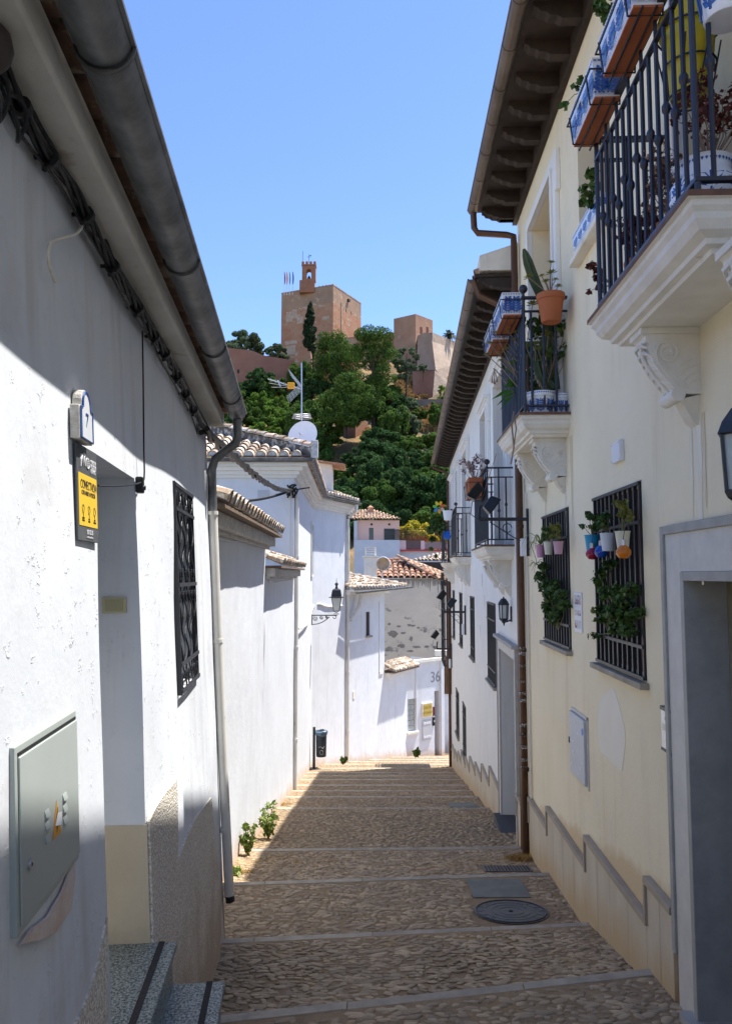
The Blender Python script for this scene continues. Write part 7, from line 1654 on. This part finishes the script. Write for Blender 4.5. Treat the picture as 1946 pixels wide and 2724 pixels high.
s,z=R1.px(1402,1381,.03); flood(R1,s,z,.60,'double floodlight on a long iron bracket by the brown downpipe',1.05)
s,z=R2.px(1236,1628,.03); flood(R2,s,z,.55,'double floodlight on an iron bracket between the slit windows of the white house',1.35)
s,z=R2.px(1200,1727,.03); flood(R2,25.9,z,.5,'small floodlight low on the far end of the white house',1.5,False)
# --- white house balconies ---
b3=planter(R2,10.62,11.3,.41,.60,1.10,1.36,'plain terracotta window box hung outside the nearest white house balcony',ceramic=False)
dryplant('wispy dried flowers standing in the terracotta window box',R2.P(10.9,.5,1.34),.17,.34,200,mat('dried_petals',(.42,.28,.26),(.20,.10,.09),20,.7,isl=.4),.03)
c=at(1190,1384,17.6); pot(c,.115,.22,M['plastic_w'],'white faceted pot hooked on the middle white house balcony',kind='bucket')
pw=empty('pinwheel',at(1167,1350,18.3),'multicoloured flower pinwheel on the middle white house balcony','pinwheel'); c=at(1167,1349,18.3)
for k,(cc) in enumerate(((.75,.10,.05),(.80,.45,.02),(.75,.60,.05),(.15,.50,.08),(.05,.25,.65),(.80,.35,.05),(.65,.55,.45))):
    a=2*math.pi*k/7+.3; mb=MB(); p=c+Vector((math.cos(a)*.10,0,math.sin(a)*.10)); d=Vector((math.cos(a),0,math.sin(a))); sdv=Vector((-math.sin(a),0,math.cos(a)))
    mb.prism([p+d*.055*math.cos(t_)+sdv*.038*math.sin(t_) for t_ in [2*math.pi*j/10 for j in range(10)]],(0,.012,0)); mb.build('petal',mat(f'pinwheel_{k}',cc,None,rough=.4),pw)
MB().tube([c+Vector((0,.02,0)),at(1185,1365,17.95)],.005,4).build('stick',M['steel'],pw)
c=at(1162,1424,23.7); pot(c,.11,.24,mat('tin_pot',(.70,.70,.72),(.45,.03,.05),3,.4,lo=.49,hi=.52),'white and red tin pot on the farthest white house balcony',kind='bucket')
c=at(1188,1434,23.8); wc=empty('watering_can',c,'bright blue watering can on the farthest white house balcony','watering can'); MB().lathe([(.10,0),(.11,.02),(.10,.22),(.09,.24)],c,14).build('body',mat('blue_plastic',(.01,.13,.60),None,rough=.35),wc,smooth=True); mb=MB(); mb.tube([c+Vector((.09,0,.05)),c+Vector((.17,0,.16)),c+Vector((.2,0,.22))],[.02,.014,.02],6); mb.tube([c+Vector((-.09,0,.2)),c+Vector((-.15,0,.16)),c+Vector((-.1,0,.05))],.008,5); mb.build('spout',bpy.data.materials['blue_plastic'],wc)
sprig('hanging_fern','green hanging fern at the corner of the farthest white house balcony','plant',[(1155,1395,14),(1145,1410,12),(1165,1412,12),(1150,1435,9),(1146,1460,6),(1158,1480,4),(1172,1400,10)],23.6,420,.09,M['leaf'],(1175,1420))
o=MB().tube([R1.P(8.5,.48,1.35),R2.P(11.5,.35,1.1),R2.P(11.9,.36,1.0)],.004,4).build('string',M['leaf_dry'],None); tag(o,'thin string slung between the second balcony and the white house balcony','string')
s,z=R2.px(1353,1283); 
# --- weeds ---
def weed(label,x,y,hpx,wpx,n,m,size=.05,name='weed',d=0.05):
    g=ground_px(x,y); g.x+=d; H=hpx/FPX*g.y; W=wpx/FPX*g.y; t=empty(name,g,label,'weed'); tips=[g+Vector((rnd.uniform(-W,W)*.5,rnd.uniform(-W,W)*.6,H*rnd.uniform(.45,1))) for _ in range(16)]
    stems(t,g,tips,.005,M['stemg'],'stem',.1); lob=[]
    for q in tips:
        for f in (.35,.65,.95): v=g.lerp(q,f); lob.append((v.x,v.y,v.z,W*.16,W*.16,H*.12))
    foliage(t,'leaves',lob,n,size,m,2.0,.1); return t
mw=mat('weed_green',(.16,.26,.05),(.28,.32,.08),6,.5,isl=.35,trans=.3)
weed('tall green weed growing at the foot of the garden wall',704,2232,92,48,380,mw,.034)
weed('smaller green weed nearer the camera at the foot of the garden wall',648,2275,74,36,260,mw,.032)
weed('low green weeds beside the old house drainpipe',608,2328,14,36,160,mw,.035)
weed('tiny weed at the foot of the white pipe on the corner house',908,2034,20,20,120,mw,.06)
weed('small green weed at the foot of the front numbered 36',1106,2014,22,16,120,mw,.07,d=0)
def straw(label,x,y,W,H,n):
    g=ground_px(x,y); V=[];F_=[]
    for k in range(n):
        a=rnd.uniform(0,6.28); r=W*rnd.random()**.7; p=g+Vector((r*math.cos(a),r*math.sin(a)*.8,0)); p.z=gz(p.x,p.y); b=rnd.uniform(0,6.28); L=H*rnd.uniform(.5,1.2); q=p+Vector((math.cos(b)*L,math.sin(b)*L*.7,L*.7)); sd=Vector((-math.sin(b),math.cos(b),0))*.004; i=len(V); V+=[tuple(p-sd),tuple(p+sd),tuple(q)]; F_.append((i,i+1,i+2))
    o=npmesh('dry_grass',np.array(V),np.array(F_),M['straw'],None,org=g); tag(o,label,'grass',kind='stuff')
straw('tuft of dry orange grass at the foot of the cream house downpipe',1392,2285,.22,.07,900)
straw('sparse dry grass between the pebbles by the garden wall',625,2322,.20,.05,500)
straw('dry grass specks along the left edge of the lower steps',745,2140,.25,.05,400); straw('dry grass in the pebbles of the second step',800,2290,.5,.025,500)
for o_ in [x for x in bpy.data.objects if x.get('label')]:
    if len(o_['label'].split())>16: print('LONG',o_['label'])
